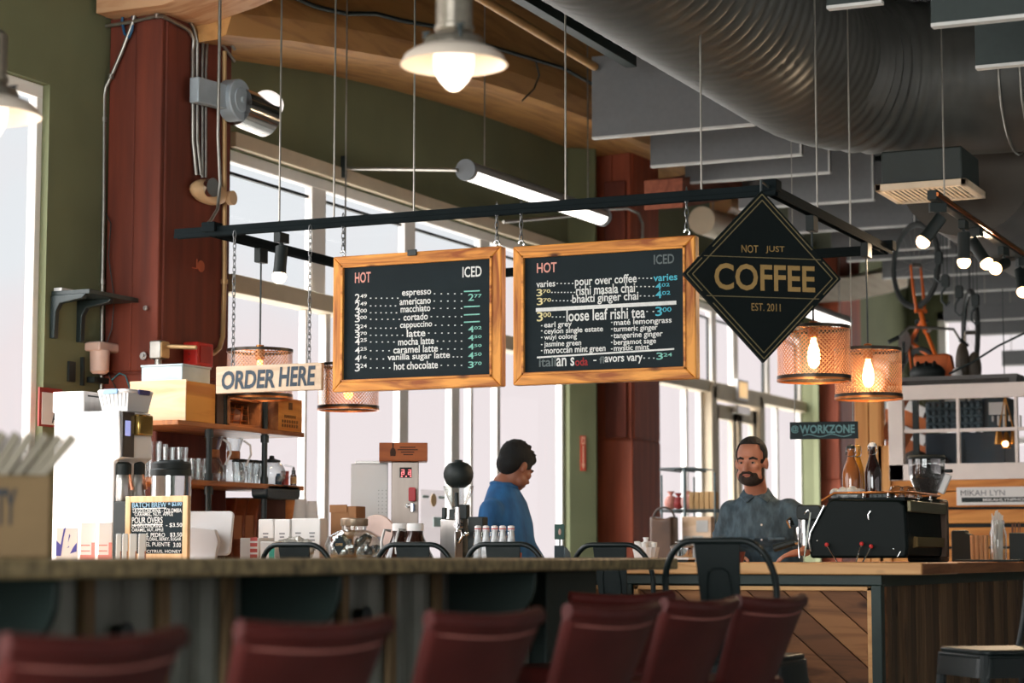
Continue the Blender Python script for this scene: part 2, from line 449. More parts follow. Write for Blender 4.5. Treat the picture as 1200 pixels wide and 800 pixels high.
# ================================================================ overhead: ducts, baffles, lamps, tracks, conduits
duct_m = mat('spiral duct metal', (74, 74, 70), .5, .15, var=.25, scale=5)
duct_dark = mat('dark sheet metal duct', (64, 58, 50), .55, .3, var=.2, scale=4)
# big spiral duct: runs down the room, then turns to the right
path = [Vector((-3.44, y*.03+3.0, 3.90)) for y in range(120, 283)]
y0 = path[-1].y; R = .95
for i in range(1, 49):
    a = math.radians(90*i/48); path.append(Vector((-3.44+R*(1-math.cos(a)), y0+R*math.sin(a), 3.90)))
for i in range(1, 180): path.append(Vector((-3.44+R+i*.03, y0+R, 3.90)))
rad = [.45+(0, .012, 0, -.012)[i % 4]*max(0, min(1, (205-i)/25)) for i in range(len(path))]
t = thing('spiral_duct', 'large ribbed spiral air duct bending to the right under the ceiling', 'duct', (-3.4, 8, 3.90))
b = MB(); off = Vector((3.4, -8, -3.90)); b.tube([p+off for p in path], rad, 40); b.build('duct_pipe', duct_m, t, ang=60)
for i, yy in enumerate(()):
    b = MB(); b.tube([(-.04+.475*math.cos(a*PI/18), yy-8, .475*math.sin(a*PI/18)) for a in range(36)], .012, 6, closed=True); b.build('hanger_ring', galv, t)
for xx in (-2.44, -2.32, -.9):
    b = MB(); b.tube([(xx+3.4, y0+R-8+.47*math.cos(a*PI/18), .465*math.sin(a*PI/18)) for a in range(36)], .007, 6, closed=True); b.build('hanger_ring', galv, t)
for x, yy in ((-3.44, 7.0), (-3.44, 9.0), (-3.44, 11.3), (-2.0, y0+R), (-.9, y0+R)):
    b = MB(); b.cyl((x+3.4, yy-8, .45), (x+3.4, yy-8, 1.33), .008, n=6); b.build('hanger_rod', galv, t)
# second duct carrying on down the room
t = thing('straight_duct', 'smooth brown grey duct running away beyond the spotlights', 'duct', (-2.85, 13, 3.46))
b = MB(); b.tube([(0, -.1+.5*k, 0) for k in range(24)], .42, 36); b.build('duct_pipe', duct_dark, t, ang=60)
for k in range(6):
    b = MB(); b.tube([(.43*math.cos(a*PI/18), 1+1.9*k, .43*math.sin(a*PI/18)) for a in range(36)], .012, 6, closed=True); b.build('joint_band', duct_dark, t)
for k in range(3):
    b = MB(); b.cyl((0, .8+3.6*k, .41), (0, .8+3.6*k, 1.79), .008, n=6); b.build('hanger_rod', galv, t)
# supply grille box under the duct elbow
GZ = 3.16
q = [onZ(x, y, GZ) for x, y in ((1030, 221), (1136, 215), (1152, 230), (1047, 239))]
gx0 = min(q[0].x, q[3].x); gx1 = max(q[1].x, q[2].x); gy0 = (q[2].y+q[3].y)/2; gy1 = (q[0].y+q[1].y)/2
if gy0 > gy1: gy0, gy1 = gy1, gy0
gxm = (q[0].x+q[3].x)/2; gxn = (q[1].x+q[2].x)/2
t = thing('air_grille', 'slatted supply grille box below the elbow of the spiral duct', 'grille', ((gxm+gxn)/2, (gy0+gy1)/2, GZ))
w2 = (gxn-gxm)/2; l2 = (gy1-gy0)/2
b = MB(); b.box(-w2+.03, w2-.03, -l2+.03, l2-.03, .03, .22); b.build('plenum', mat('dark green duct paint', (34, 42, 39), .6), t, bevel=.01)
grille_m = mat('grille enamel', (222, 200, 172), .5, .2)
b = MB(); fr = .035
b.box(-w2, w2, -l2, -l2+fr, -.01, .03); b.box(-w2, w2, l2-fr, l2, -.01, .03); b.box(-w2, -w2+fr, -l2, l2, -.01, .03); b.box(w2-fr, w2, -l2, l2, -.01, .03)
b.build('grille_frame', grille_m, t, bevel=.004)
b = MB(); n = 16
for i in range(n):
    x = -w2+fr+(2*w2-2*fr)*(i+.5)/n
    b.bar((x, -l2+fr, .0), (x, l2-fr, .0), .016, .006, up=(.3, 0, .95))
b.build('slat', grille_m, t)
b = MB(); b.box(-w2+.02, w2-.02, -l2+.02, l2-.02, .022, .029); b.build('shade_plate', soft_black, t)  # black plate standing for the shade inside the box
# acoustic baffles
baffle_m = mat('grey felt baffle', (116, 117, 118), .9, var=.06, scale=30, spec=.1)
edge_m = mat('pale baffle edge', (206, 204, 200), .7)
shaded_felt = mat('shade-darkened felt baffle', (62, 68, 67), .95, var=.06, scale=30, spec=.05)  # the grey felt darkened in colour to stand for shade up here
def baffle(px0, px1, py, Y, h, label, felt=None):
    xa = XY(px0, Y); xb = XY(px1, Y); z = ZY((px0+px1)/2, py, Y)
    t = thing('acoustic_baffle', label, 'acoustic panel', ((xa+xb)/2, Y, z), 0, 'hanging acoustic baffles')
    w = (xb-xa)/2
    b = MB(); b.box(-w, w, -.022, .022, .012, h); b.build('felt_panel', felt or baffle_m, t, bevel=.003)
    b = MB(); b.box(-w, w, -.024, .024, 0, .014); b.box(w-.012, w+.001, -.0235, -.0215, 0, h); b.build('edge_trim', edge_m, t)
    b = MB()
    for x in (-w*.8, w*.8): b.cyl((x, 0, h-.02), (x, 0, HC-.02-z), .004, n=6)
    b.build('hanging_wire', galv, t)
zb = 13.8
ts = [0, .066, .105, .165, .221, .269, .286, .326, .362, .40]
lab = ['grey hanging baffle nearest of the stepped row by the glulam beam', 'second grey hanging baffle stepped behind the nearest one', 'third grey hanging baffle of the stepped row',
       'grey baffle above the lighting track corner', 'grey baffle whose edge meets the hanging bicycle wheel top', 'grey baffle showing just behind the bicycle wheel',
       'grey baffle crossing the middle of the bicycle wheel', 'grey baffle low behind the bicycle wheel', 'last long grey baffle above the second bicycle', 'farthest low grey baffle behind the second bicycle handlebar']
for i, tt in enumerate(ts):
    x0 = 697+(1750-697)*tt; x1 = 890+(1750-890)*tt; y = 155+(652-155)*(tt*1.04); Y = (zb/(1-tt))*(.909+.416*((x0+x1)/2-600)/2500)
    baffle(x0, x1, y-(0 if i else 0), Y, .56, lab[i])
for (x0, x1, y, Y, l) in ((1112, 1240, 375, 19.5, 'short low grey baffle at the right edge below the handlebar'), (1150, 1260, 391, 20.5, 'lower short grey baffle at the right edge'),
                          (1180, 1290, 427, 22.0, 'lowest grey baffle at the right edge above the sash window')):
    baffle(x0, x1, y, Y, .16, l)
baffle(1105, 1330, 20, 8.2, .5, 'shade-darkened grey baffle at the top right corner', shaded_felt)
baffle(1157, 1360, 71, 9.4, .5, 'shade-darkened grey baffle hanging lower behind the top right one', shaded_felt)
baffle(980, 1046, 7, 9.0, .5, 'shade-darkened grey baffle cut by the top edge above the duct elbow', shaded_felt)
# ---- lighting track frame hanging over the counter
YR = 9.2
RZ = onY(550, 247, YR).z; xA = XY(200, YR); xL = XY(243, YR); xR = onY(903, 222, YR).x
YK = onX(1040, 297, xR).y
track_m = mat('dark blue grey track steel', (18, 26, 28), .8, .0, var=.15, spec=.1)
t = thing('lighting_track_frame', 'dark rectangular lighting track frame hung over the counter with menu boards below', 'track', ((xA+xR)/2, (YR+YK)/2, RZ))
ox, oy = (xA+xR)/2, (YR+YK)/2
def chan(b, p0, p1):
    b.bar(p0, p1, .032, .034); p0 = Vector(p0); p1 = Vector(p1); d = (p1-p0).normalized(); s = Vector((-d.y, d.x, 0))
    for k in (-1, 1): b.bar(p0+s*.017*k+Vector((0, 0, -.022)), p1+s*.017*k+Vector((0, 0, -.022)), .005, .022)
for p0, p1 in (((xA, YR, 0), (xR+.03, YR, 0)), ((xR, YR, 0), (xR, YK+.03, 0)), ((xL, YR, 0), (xL, YK, 0)), ((xL, YK, 0), (xR, YK, 0))):
    b = MB(); chan(b, (p0[0]-ox, p0[1]-oy, 0), (p1[0]-ox, p1[1]-oy, 0)); b.build('track_rail', track_m, t, bevel=.002)
wx = [(XY(323, YR), YR), (XY(388, YR), YR), (XY(664, YR), YR), (XY(826, YR), YR)]
wr = [onX(958, 250, xR), onX(997, 270, xR)]
for x, y in wx+[(xR, p.y) for p in wr]+[(xL, 10.6), (XY(481, YR), YR+.02)]:
    b = MB(); b.cyl((x-ox, y-oy, .02), (x-ox, y-oy, (3.53 if -3.5 < x < -3.0 and y < 9.21 else HC-.06)-RZ), .005, n=6); b.build('hanging_wire', galv, t)
for x, y in ((xL, YR), (xR, YR), (xR, YK)):
    b = MB(); b.cbox((x-ox, y-oy, .012), (.08, .08, .05)); b.build('corner_plate', track_m, t, bevel=.004)
# small spotlight on the front rail
lamp_glow = emit('warm lamp face', (255, 214, 170), 12)
def spot_head(name, label, top, tilt, az, L=.11, r=.032, group=None, glow=lamp_glow):
    t = thing(name, label, 'spotlight', top, az, group)
    b = MB(); b.box(-.02, .02, -.045, .045, -.05, 0); b.build('track_adapter', soft_black, t, bevel=.003)
    b = MB(); b.cyl((0, 0, -.05), (0, 0, -.085), .01, n=10); b.build('stem', soft_black, t)
    d = Vector((0, -math.sin(tilt), -math.cos(tilt))); c = Vector((0, 0, -.1))
    b = MB(); b.tube([c-d*.035, c-d*.03, c+d*(L-.035), c+d*(L)], [r*.6, r, r, r*1.06], 20); h = b.build('lamp_head', soft_black, t)
    b = MB(); q = d.to_track_quat('Z', 'Y').to_matrix(); b.lathe([(r*1.0, 0), (r*1.15, .012), (r*.95, .034), (r*.5, .048), (0, .05)], c+d*L, 20, q); b.build('bulb', glow, t)
    return t
s0 = onY(330, 268, YR)
spot_head('spotlight', 'small black cylinder spotlight on the front lighting rail', (s0.x, YR, RZ-.042), .15, 0)
# right-hand ceiling track with five glowing spots
TZ = 2.98
ta = onZ(1092, 228, TZ); tb = onZ(1215, 312, TZ)
t = thing('ceiling_light_track', 'dark ceiling track carrying five glowing spotlights', 'track', ta)
b = MB(); b.bar((0, 0, 0), tb-ta, .05, .05); b.build('track_rail', soft_black, t, bevel=.003)
b = MB()
for k in (.1, .9): p = (tb-ta)*k; b.cyl(p, p+Vector((0, 0, HC-TZ-.1)), .005, n=6)
b.build('hanging_wire', galv, t)
b = MB(); b.bar(Vector((.03, 0, -.0)), tb-ta+Vector((.03, 0, 0)), .012, .02); b.build('copper_conductor', mat('copper strip', (190, 110, 60), .3, .9), t)
hot = emit('hot spotlight face', (255, 200, 140), 9)
labs = ['first glowing spotlight at the near left end of the ceiling track', 'second glowing spotlight pointing straight down from the ceiling track', 'third glowing spotlight tilted right on the ceiling track',
        'fourth spotlight glaring towards the viewer from the ceiling track', 'last glowing spotlight by the right edge of the picture']
for (px, tl, az), l in zip(((1097, .65, -1.1), (1122, .05, 0), (1134, .6, 1.2), (1168, 1.25, -.2), (1190, .5, .4)), labs):
    k = (px-1092)/(1215-1092); p = ta.lerp(tb, k*1.06/(1+.06*k)); st = spot_head('track_spotlight', l, (p.x, p.y, TZ-.025), tl, az, .12, .034, 'ceiling track spotlights', hot)
    sl = bpy.data.lights.new('spot_beam', 'SPOT'); sl.energy = 62; sl.color = (1, .74, .48); sl.spot_size = math.radians(120); sl.spot_blend = .8; sl.shadow_soft_size = .05
    so = bpy.data.objects.new('spot_beam', sl); C.objects.link(so); so.parent = st; sd_ = Vector((0, -math.sin(tl), -math.cos(tl))); so.location = Vector((0, 0, -.1))+sd_*.19; so.rotation_euler = sd_.to_track_quat('-Z', 'Y').to_euler()
# ---- dock-style pendant lamps
def lamp_light(name, parent, loc, energy, col, r=.05):
    d = bpy.data.lights.new(name, 'POINT'); d.energy = energy; d.color = col; d.shadow_soft_size = r
    o = bpy.data.objects.new(name, d); C.objects.link(o); o.parent = parent; o.location = loc; return o
galv_lamp = mat('galvanised lamp metal', (182, 172, 158), .3, .85, var=.25, scale=18)
shade_in = mat('enamel lamp shade', (236, 220, 204), .35, .1, var=.05)
jar_glow = emit('glowing jar glass', (255, 236, 224), 1.35)
def dock_lamp(label, c, energy):
    t = thing('pendant_lamp', label, 'lamp', c, 0, 'galvanised pendant lamps'); t.scale = (.815,)*3; c = (c[0], c[1], HC-(HC-c[2])/.815)
    b = MB(); b.lathe([(0, .42), (.02, .42), (.02, .30), (.055, .285), (.066, .27), (.066, .12), (.072, .115), (.072, .10), (.066, .095), (.07, .085), (.105, .07), (.112, .05), (.112, .03), (0, .03)]); b.build('lamp_body', galv_lamp, t)
    b = MB(); b.lathe([(.08, .055), (.112, .04), (.15, .026), (.178, .006), (.192, -.022), (.194, -.026), (.188, -.026), (.172, .0), (.145, .018), (.10, .03), (.08, .034)], n=48); b.build('lamp_shade', shade_in, t)
    b = MB(); b.lathe([(.072, .035), (.074, 0), (.073, -.03), (.066, -.06), (.052, -.085), (.034, -.105), (.016, -.118), (0, -.122)], n=32); b.build('bulb_jar', jar_glow, t)
    for k in range(3):
        a = k*2*PI/3-.9; b = MB(); x, y = .105*math.cos(a), .105*math.sin(a)
        b.cyl((x, y, .045), (x, y, .10), .007, n=8); b.ell((x, y, .085), (.014, .014, .008)); b.bar((x-.016, y, .10), (x+.016, y, .10), .008, .006); b.build('wing_nut', black_metal, t)
    b = MB(); b.cyl((0, 0, .4), (0, 0, HC-c[2]-.05), .007, n=8); b.build('suspension_rod', galv, t)
    b = MB(); b.lathe([(.0, HC-c[2]-.05), (.06, HC-c[2]-.06), (.065, HC-c[2]-.09), (.065, HC-c[2]-.092)]); b.build('ceiling_rose', galv_lamp, t)
    lamp_light('lamp_light', t, (0, 0, -.2), energy, (1, .78, .52))
p = onY(532, 68, 5.5); dock_lamp('galvanised pendant lamp with glowing jar hanging over the menu boards', p, 3)
p = onY(-15, 128, 4.94); dock_lamp('galvanised pendant lamp cut by the left edge of the picture', p, 2.5)
# ---- copper mesh drum pendants
def mesh_mat(name, col):
    m, n, bs, o = new_mat(name)
    bs.inputs['Base Color'].default_value = lin(col); bs.inputs['Roughness'].default_value = .4; bs.inputs['Metallic'].default_value = .6
    uv = n.nodes.new('ShaderNodeUVMap'); vs = []
    mp = n.nodes.new('ShaderNodeMapping'); mp.inputs['Rotation'].default_value = (0, 0, PI/4); mp.inputs['Scale'].default_value = (70, 70, 1)
    n.links.new(uv.outputs[0], mp.inputs[0]); sp = n.nodes.new('ShaderNodeSeparateXYZ'); n.links.new(mp.outputs[0], sp.inputs[0])
    fr = []
    for ax in 'XY':
        f = n.nodes.new('ShaderNodeMath'); f.operation = 'FRACT'; n.links.new(sp.outputs[ax], f.inputs[0])
        g = n.nodes.new('ShaderNodeMath'); g.operation = 'GREATER_THAN'; g.inputs[1].default_value = .26; n.links.new(f.outputs[0], g.inputs[0]); fr.append(g)
    h = n.nodes.new('ShaderNodeMath'); h.operation = 'MULTIPLY'; n.links.new(fr[0].outputs[0], h.inputs[0]); n.links.new(fr[1].outputs[0], h.inputs[1])
    tr = n.nodes.new('ShaderNodeBsdfTransparent'); mx = n.nodes.new('ShaderNodeMixShader')
    n.links.new(h.outputs[0], mx.inputs[0]); n.links.new(bs.outputs[0], mx.inputs[1]); n.links.new(tr.outputs[0], mx.inputs[2]); n.links.new(mx.outputs[0], o.inputs[0])
    return m
copper_mesh = mesh_mat('copper wire mesh', (212, 150, 108))
copper = mat('copper', (205, 125, 66), .3, .85, var=.2, scale=12)
dark_band = mat('dark bronze band', (70, 62, 54), .35, .7)
filament = emit('glowing filament bulb', (255, 206, 140), 22)
def drum_sheet(R, h, n=64):
    me = bpy.data.meshes.new('mesh_drum'); vs = []; fs = []
    for k in range(n+1):
        a = 2*PI*k/n; vs += [(R*math.cos(a), R*math.sin(a), 0), (R*math.cos(a), R*math.sin(a), h)]
    for k in range(n): fs.append((2*k, 2*k+2, 2*k+3, 2*k+1))
    me.from_pydata(vs, [], fs); uv = me.uv_layers.new(name='UVMap')
    for p in me.polygons:
        p.use_smooth = True
        for li, (ku, kv) in zip(p.loop_indices, ((0, 0), (1, 0), (1, 1), (0, 1))):
            uv.data[li].uv = ((p.index+ku)/n*2*PI*R, kv*h)
    return me
def drum_lamp(label, base, topz, energy, lit=True):
    R, h = .173, .255
    t = thing('mesh_pendant_lamp', label, 'lamp', base, 0, 'copper mesh drum lamps')
    o = bpy.data.objects.new('mesh_shade', drum_sheet(R, h)); o.data.materials.append(copper_mesh); C.objects.link(o); o.parent = t
    b = MB()
    b.lathe([(R-.004, -.004), (R+.004, -.004), (R+.004, .006), (R-.004, .006), (R-.004, -.004)], n=64); b.build('copper_rim', copper, t)
    b = MB(); b.lathe([(R-.004, .0061), (R+.003, .0061), (R+.003, .022), (R-.004, .022), (R-.004, .0061)], n=64); b.build('lower_band', dark_band, t)
    b = MB(); b.lathe([(R-.004, h-.01), (R+.003, h-.01), (R+.003, h+.006), (R-.004, h+.006), (R-.004, h-.01)], n=64); b.build('upper_band', dark_band, t)
    b = MB()
    for k in range(3): a = k*2*PI/3+.3; b.cyl((0, 0, h-.005), (R*math.cos(a), R*math.sin(a), h-.002), .004, n=6)
    b.build('spider', copper, t)
    b = MB(); b.lathe([(0, h+.035), (.02, h+.03), (.026, h), (.026, h-.045), (.02, h-.05), (0, h-.05)]); b.build('socket', copper, t)
    b = MB(); b.lathe([(.012, h-.05), (.016, h-.07), (.027, h-.11), (.031, h-.145), (.026, h-.175), (.014, h-.192), (0, h-.197)]); b.build('bulb', filament if lit else MATS['dim filament bulb'], t)
    b = MB(); b.cyl((0, 0, h+.03), (0, 0, topz-base[2]), .005, n=8); b.build('cord', black_metal, t)
    b = MB(); b.box(-.02, .02, -.04, .04, topz-base[2]-.09, topz-base[2]-.012); b.build('track_adapter', soft_black, t, bevel=.004)
    lamp_light('lamp_light', t, (0, 0, .1), energy, (1, .66, .32), .04)
emit('dim filament bulb', (255, 180, 90), 5)
p = onX(304, 467, xL); drum_lamp('copper mesh drum lamp hanging behind the order here sign', p, RZ-.02, 4, False)
p = onX(408, 480, xL); drum_lamp('copper mesh drum lamp half hidden behind the left menu board', p, RZ-.02, 4, False)
p = onX(954, 446, xR); drum_lamp('glowing copper mesh drum lamp below the diamond coffee sign', p, RZ-.02, 16)
p = onX(1018, 467, xR); drum_lamp('glowing copper mesh drum lamp lower and nearer the sash window', p, RZ-.02, 16)
# ---- fluorescent tube fixture running beside the glulam beam
tube_glow = emit('fluorescent diffuser', (255, 246, 238), 2.6)
fix_m = mat('fixture enamel', (150, 146, 138), .4, .3)
def tube_fixture(name, label, a, bb, r, glow, wires=True):
    t = thing(name, label, 'light fixture', a)
    d = Vector(bb)-Vector(a); b = MB(); b.tube([(0, 0, 0), d], r, 24); b.build('housing', fix_m, t)
    dn = d.normalized(); side = dn.cross(Vector((0, 0, 1))).normalized(); dwn = (side*.55+Vector((0, 0, -.84))).normalized()
    u = dwn.cross(dn)
    b = MB(); rings = []
    for k in (0.02, .98):
        rings.append([d*k+(dwn*math.cos(s)+u*math.sin(s))*r*1.03 for s in (-.8, -.5, -.2, .2, .5, .8)]+[d*k+(dwn*math.cos(s)+u*math.sin(s))*r*.9 for s in (.8, .5, .2, -.2, -.5, -.8)])
    b.loft(rings); b.build('diffuser', glow, t)
    for k in (0, 1):
        b = MB(); b.tube([d*k-dn*(.012), d*k+dn*.012], r*1.1, 24); b.build('end_cap', mat('grey end cap', (128, 132, 136), .5) if 'grey end cap' not in MATS else MATS['grey end cap'], t)
    if wires:
        b = MB()
        for k in (.12, .88): p = d*k; b.cyl(p, (p.x, p.y, HC-a[2]-.1), .005, n=6)
        b.build('hanging_rod', galv, t)
    return t
XF = -5.75
tube_fixture('tube_light', 'long glowing tube light hanging beside the beam above the menu boards', onX(546, 199, XF), onX(706, 254, XF), .062, tube_glow)
tube_fixture('tube_light', 'glowing tube light partly hidden behind the diamond sign', onX(935, 358, XF), onX(990, 378, XF), .07, tube_glow)
# fixture bracketed to the near column: grey arm, disc end and chrome barrel
pY = c1[0]-.02
a = onX(272, 118, XC+.08)
t = thing('column_light', 'grey bracketed barrel light fixed high on the near rust red column', 'light fixture', a)
gb = mat('blue grey enamel', (168, 180, 188), .45, .1)
b = MB(); pw = onX(218, 120, XC+.03)-a
b.prism([(pw.y, -.085), (pw.y, .055), (0, .075), (0, -.06)], -.03, .03, 'yz'); b.build('bracket_arm', gb, t, bevel=.006)
b = MB(); b.cyl((-.03, 0, 0), (.06, 0, 0), .118, n=32); b.build('end_disc', gb, t, bevel=.006)
b = MB(); b.cyl((.055, 0, 0), (.068, 0, 0), .07, n=28); b.cyl((.06, 0, 0), (.08, 0, 0), .018, n=12); b.build('disc_ring', gb, t, bevel=.003)
e1 = onX(312, 138, XC+.12)-a
b = MB(); b.tube([(0, .05, -.02), e1*.99], .112, 28); b.build('barrel', mat('polished barrel', (200, 196, 194), .18, 1), t)
b = MB(); b.ell(e1*.99+Vector((.03, -.02, .075)), (.07, .12, .075)); b.build('lens', emit('lit lens', (250, 240, 235), 1.0), t)
# emergency lamp below it
a = onX(240, 224, XC+.05)
t = thing('emergency_lamp', 'beige emergency lamp with a round head on the near column', 'light fixture', a)
b = MB(); b.ell((0, .04, 0), (.06, .17, .068)); b.build('housing', mat('cream plastic', (222, 184, 140), .45), t)
b = MB(); b.cyl((.05, -.03, .01), (.078, -.035, .01), .052, n=24); b.build('lamp_head', chrome, t)
b = MB(); b.cyl((.03, .2, -.01), (.06, .2, -.01), .04, n=20); b.build('lamp_head', mat('cream plastic head', (226, 190, 150), .4), t)
# ---- conduits and cables
def pipe(name, label, pts, r, m, cat='conduit', straps=()):
    t = thing(name, label, cat, pts[0]); o = Vector(pts[0])
    b = MB(); b.tube([Vector(p)-o for p in pts], r, 10); b.build('pipe_run', m, t, ang=60)
    for s in straps:
        s = Vector(s)-o; b = MB(); b.cyl(s-Vector((0, 0, .012)), s+Vector((0, 0, .012)), r*1.5, n=12); b.build('strap', m, t)
    return t
Yq = c1[0]-.03
def cY(l): return [onY(x, y, Yq) for x, y in l]
def cX(l, X=XC+.025): return [onX(x, y, X) for x, y in l]
k = cY([(161, -20), (160, 8), (155, 28), (143, 60), (130, 90), (124, 102), (122, 112), (122, 140), (121.5, 240), (120, 330), (119, 440), (118, 468)])
pipe('conduit', 'long conduit bending down the left edge of the near column', k, .011, galv, straps=[k[4], k[7], k[9]])
brass_pipe = mat('warm painted conduit', (196, 158, 110), .4, .5)
k = cX([(123, 21), (186, 9)], XC)
for dy, lab_, xx in ((0, 'upper conduit wrapping over the head of the near column', 231), (12, 'lower conduit wrapping over the head of the near column', 226)):
    pts = cY([(123, 20+dy*.9), (150, 15+dy*.95), (184, 7+dy)])+cX([(190, 7+dy), (212, 18+dy), (222, 24+dy), (227, 34+dy), (xx, 48+dy), (xx, 105), (xx, 165), (xx+4, 205)])
    pipe('conduit', lab_, pts, .011, galv, straps=[pts[2]])
for xx, y1, lab_ in ((237, 30, 'outer small conduit hooking back across the near column'), (241, 44, 'inner small conduit hooking back across the near column')):
    pts = cX([(275, y1+28), (262, y1+10), (250, y1+2), (243, y1+4), (238+(xx-237), y1+16), (xx, y1+40), (xx, 130), (xx, 208)])
    pipe('conduit', lab_, pts, .009, galv)
pts = cX([(263, 60), (263, 200), (263, 330), (261, 395), (257, 408), (250, 414), (240, 416)], XC+.03)
pipe('conduit', 'warm painted conduit down the right edge of the near column curling to the red box', pts, .014, brass_pipe, straps=[pts[2]])
pts = [onX(258, -20, -6.0), onX(257, 60, -6.0), onX(255.5, 160, -6.0), onX(258, 215, -6.0), onX(255, 245, -6.0), onX(247, 258, -6.0), onX(242, 263, -6.0)]
pipe('cable', 'pale power cable dropping to the left end of the lighting track', pts, .009, galv, 'cable')
pts = cY([(151, -12), (146, 5), (143, 25), (146, 40), (151, 44), (155, 35), (156, 5)])
pipe('cable', 'short blue cable loop at the top of the near column', pts, .008, mat('blue cable', (28, 88, 128), .5), 'cable')
pts = cY([(124, 250), (130, 262), (127, 300), (134, 350), (131, 385), (122, 410), (128, 440), (136, 455)])
pipe('cable', 'thin dark cable snaking down the near column', pts, .003, black_metal, 'cable')
pts = cY([(131, 445), (140, 437), (147, 440), (152, 455)])
pipe('cable', 'thin teal cable loop above the plastic bin', pts, .004, mat('teal cable', (60, 120, 130), .5), 'cable')
pts = [onX(x, y, XB+.02) for x, y in ((345, -3), (370, 8), (405, 16), (440, 16), (470, 24), (520, 33), (560, 50), (610, 65), (660, 80), (697, 100))]
pipe('cable', 'black cable drooping along the face of the glulam beam', pts, .014, black_metal, 'cable')
pts = [onX(x, y, XB+.03) for x, y in ((628, 72), (632, 88), (626, 104), (612, 118))]
pipe('cable', 'thin cable tail hanging from the beam cable', pts, .006, black_metal, 'cable')
beige_pipe = mat('beige sprinkler pipe', (196, 150, 94), .5)
pts = [onX(x, y, -5.3) for x, y in ((530, -22), (600, 20), (697, 78))]
pipe('sprinkler_pipe', 'beige sprinkler pipe slanting past the pendant lamp', pts, .028, beige_pipe, 'pipe')
pts = [onX(x, y, -4.9) for x, y in ((590, -20), (640, 12), (740, 70))]
b = MB(); b.bar((0, 0, 0), pts[2]-pts[0], .07, .1); o = b.build('roof_joist', mat('dark green steel', (30, 44, 42), .5), None, pts[0]); struct(o)
pts = [onX(403, 183, XW+.05), onX(403, 208, XW+.05)]
t = thing('wall_conduit', 'thin pale horizontal conduit bracketed on the green wall above the windows', 'conduit', pts[1])
b = MB(); b.bar((0, 0, 0), pts[0]-pts[1], .03, .03); b.build('wall_bracket', black_metal, t)
b = MB(); b.tube([(0.02, 0, .06), onX(536, 199, XF)-pts[1]], .012, 10); b.build('pipe_run', galv, t)
pts = [onX(x, y, -6.375) for x, y in ((590, 260), (668, 253), (690, 246), (735, 244), (748, 250), (753, 262), (753, 300))]
pipe('conduit', 'thin pale conduit behind the right menu board', pts, .012, galv)
t = thing('pipe_elbow', 'pale insulated pipe end beside the right menu board', 'pipe', onX(822, 258, -6.0))
b = MB(); b.tube([(0, 0, 0), (0, 1.6, .05)], .12, 20); b.build('pipe_run', beige_trim, t)
b = MB(); b.tube([(0, .5, .22), (0, 2.0, .27)], .1, 20); b.build('upper_pipe', beige_pipe, t)
b = MB(); b.cyl((0, .3, .1), (0, .3, HC-.06-t.location.z), .008, n=8); b.build('hanger_rod', galv, t)
b = MB(); b.cyl((0, 1.5, .1), (0, 1.5, HC-.06-t.location.z), .008, n=8); b.build('hanger_rod', galv, t)
# ================================================================ signs
frame_wood = wood('reclaimed orange pine frame', (234, 158, 72), (150, 78, 28), 'x', 5, .45)
frame_wood_z = wood('reclaimed orange pine stile', (234, 158, 72), (150, 78, 28), 'z', 5, .45)
slate = mat('chalkboard slate', (26, 37, 41), .75, var=.25, scale=5, spec=.2)
chalk_w = mat('white chalk', (228, 228, 224), .95, var=.1, scale=90)
chalk_p = mat('pink chalk', (226, 160, 146), .95, var=.1, scale=90)
chalk_b = mat('blue chalk', (86, 186, 206), .95, var=.1, scale=90)
chalk_t = mat('teal chalk', (140, 206, 190), .95, var=.1, scale=90)
chalk_y = mat('yellow chalk', (228, 214, 160), .95, var=.1, scale=90)
chalk_g = mat('faint grey chalk', (104, 112, 112), .95, var=.1, scale=90)
chalk_r = mat('red chalk', (160, 48, 48), .95, var=.1, scale=90)
chain_m = mat('chain steel', (120, 122, 122), .3, .9)
def chain(parent, p0, p1, name='chain'):
    p0 = Vector(p0); p1 = Vector(p1); L = (p1-p0).length; n = max(3, int(L/.03)); b = MB(); d = (p1-p0)/n
    for i in range(n):
        c = p0+d*(i+.5); ax = Vector((1, 0, 0)) if i % 2 else Vector((0, 1, 0)); dn = d.normalized(); s = dn.cross(ax).normalized()
        b.tube([c+dn*math.cos(a*PI/4)*d.length*.72+s*math.sin(a*PI/4)*.0085 for a in range(8)], .0025, 5, closed=True)
    return b.build(name, chain_m, parent)
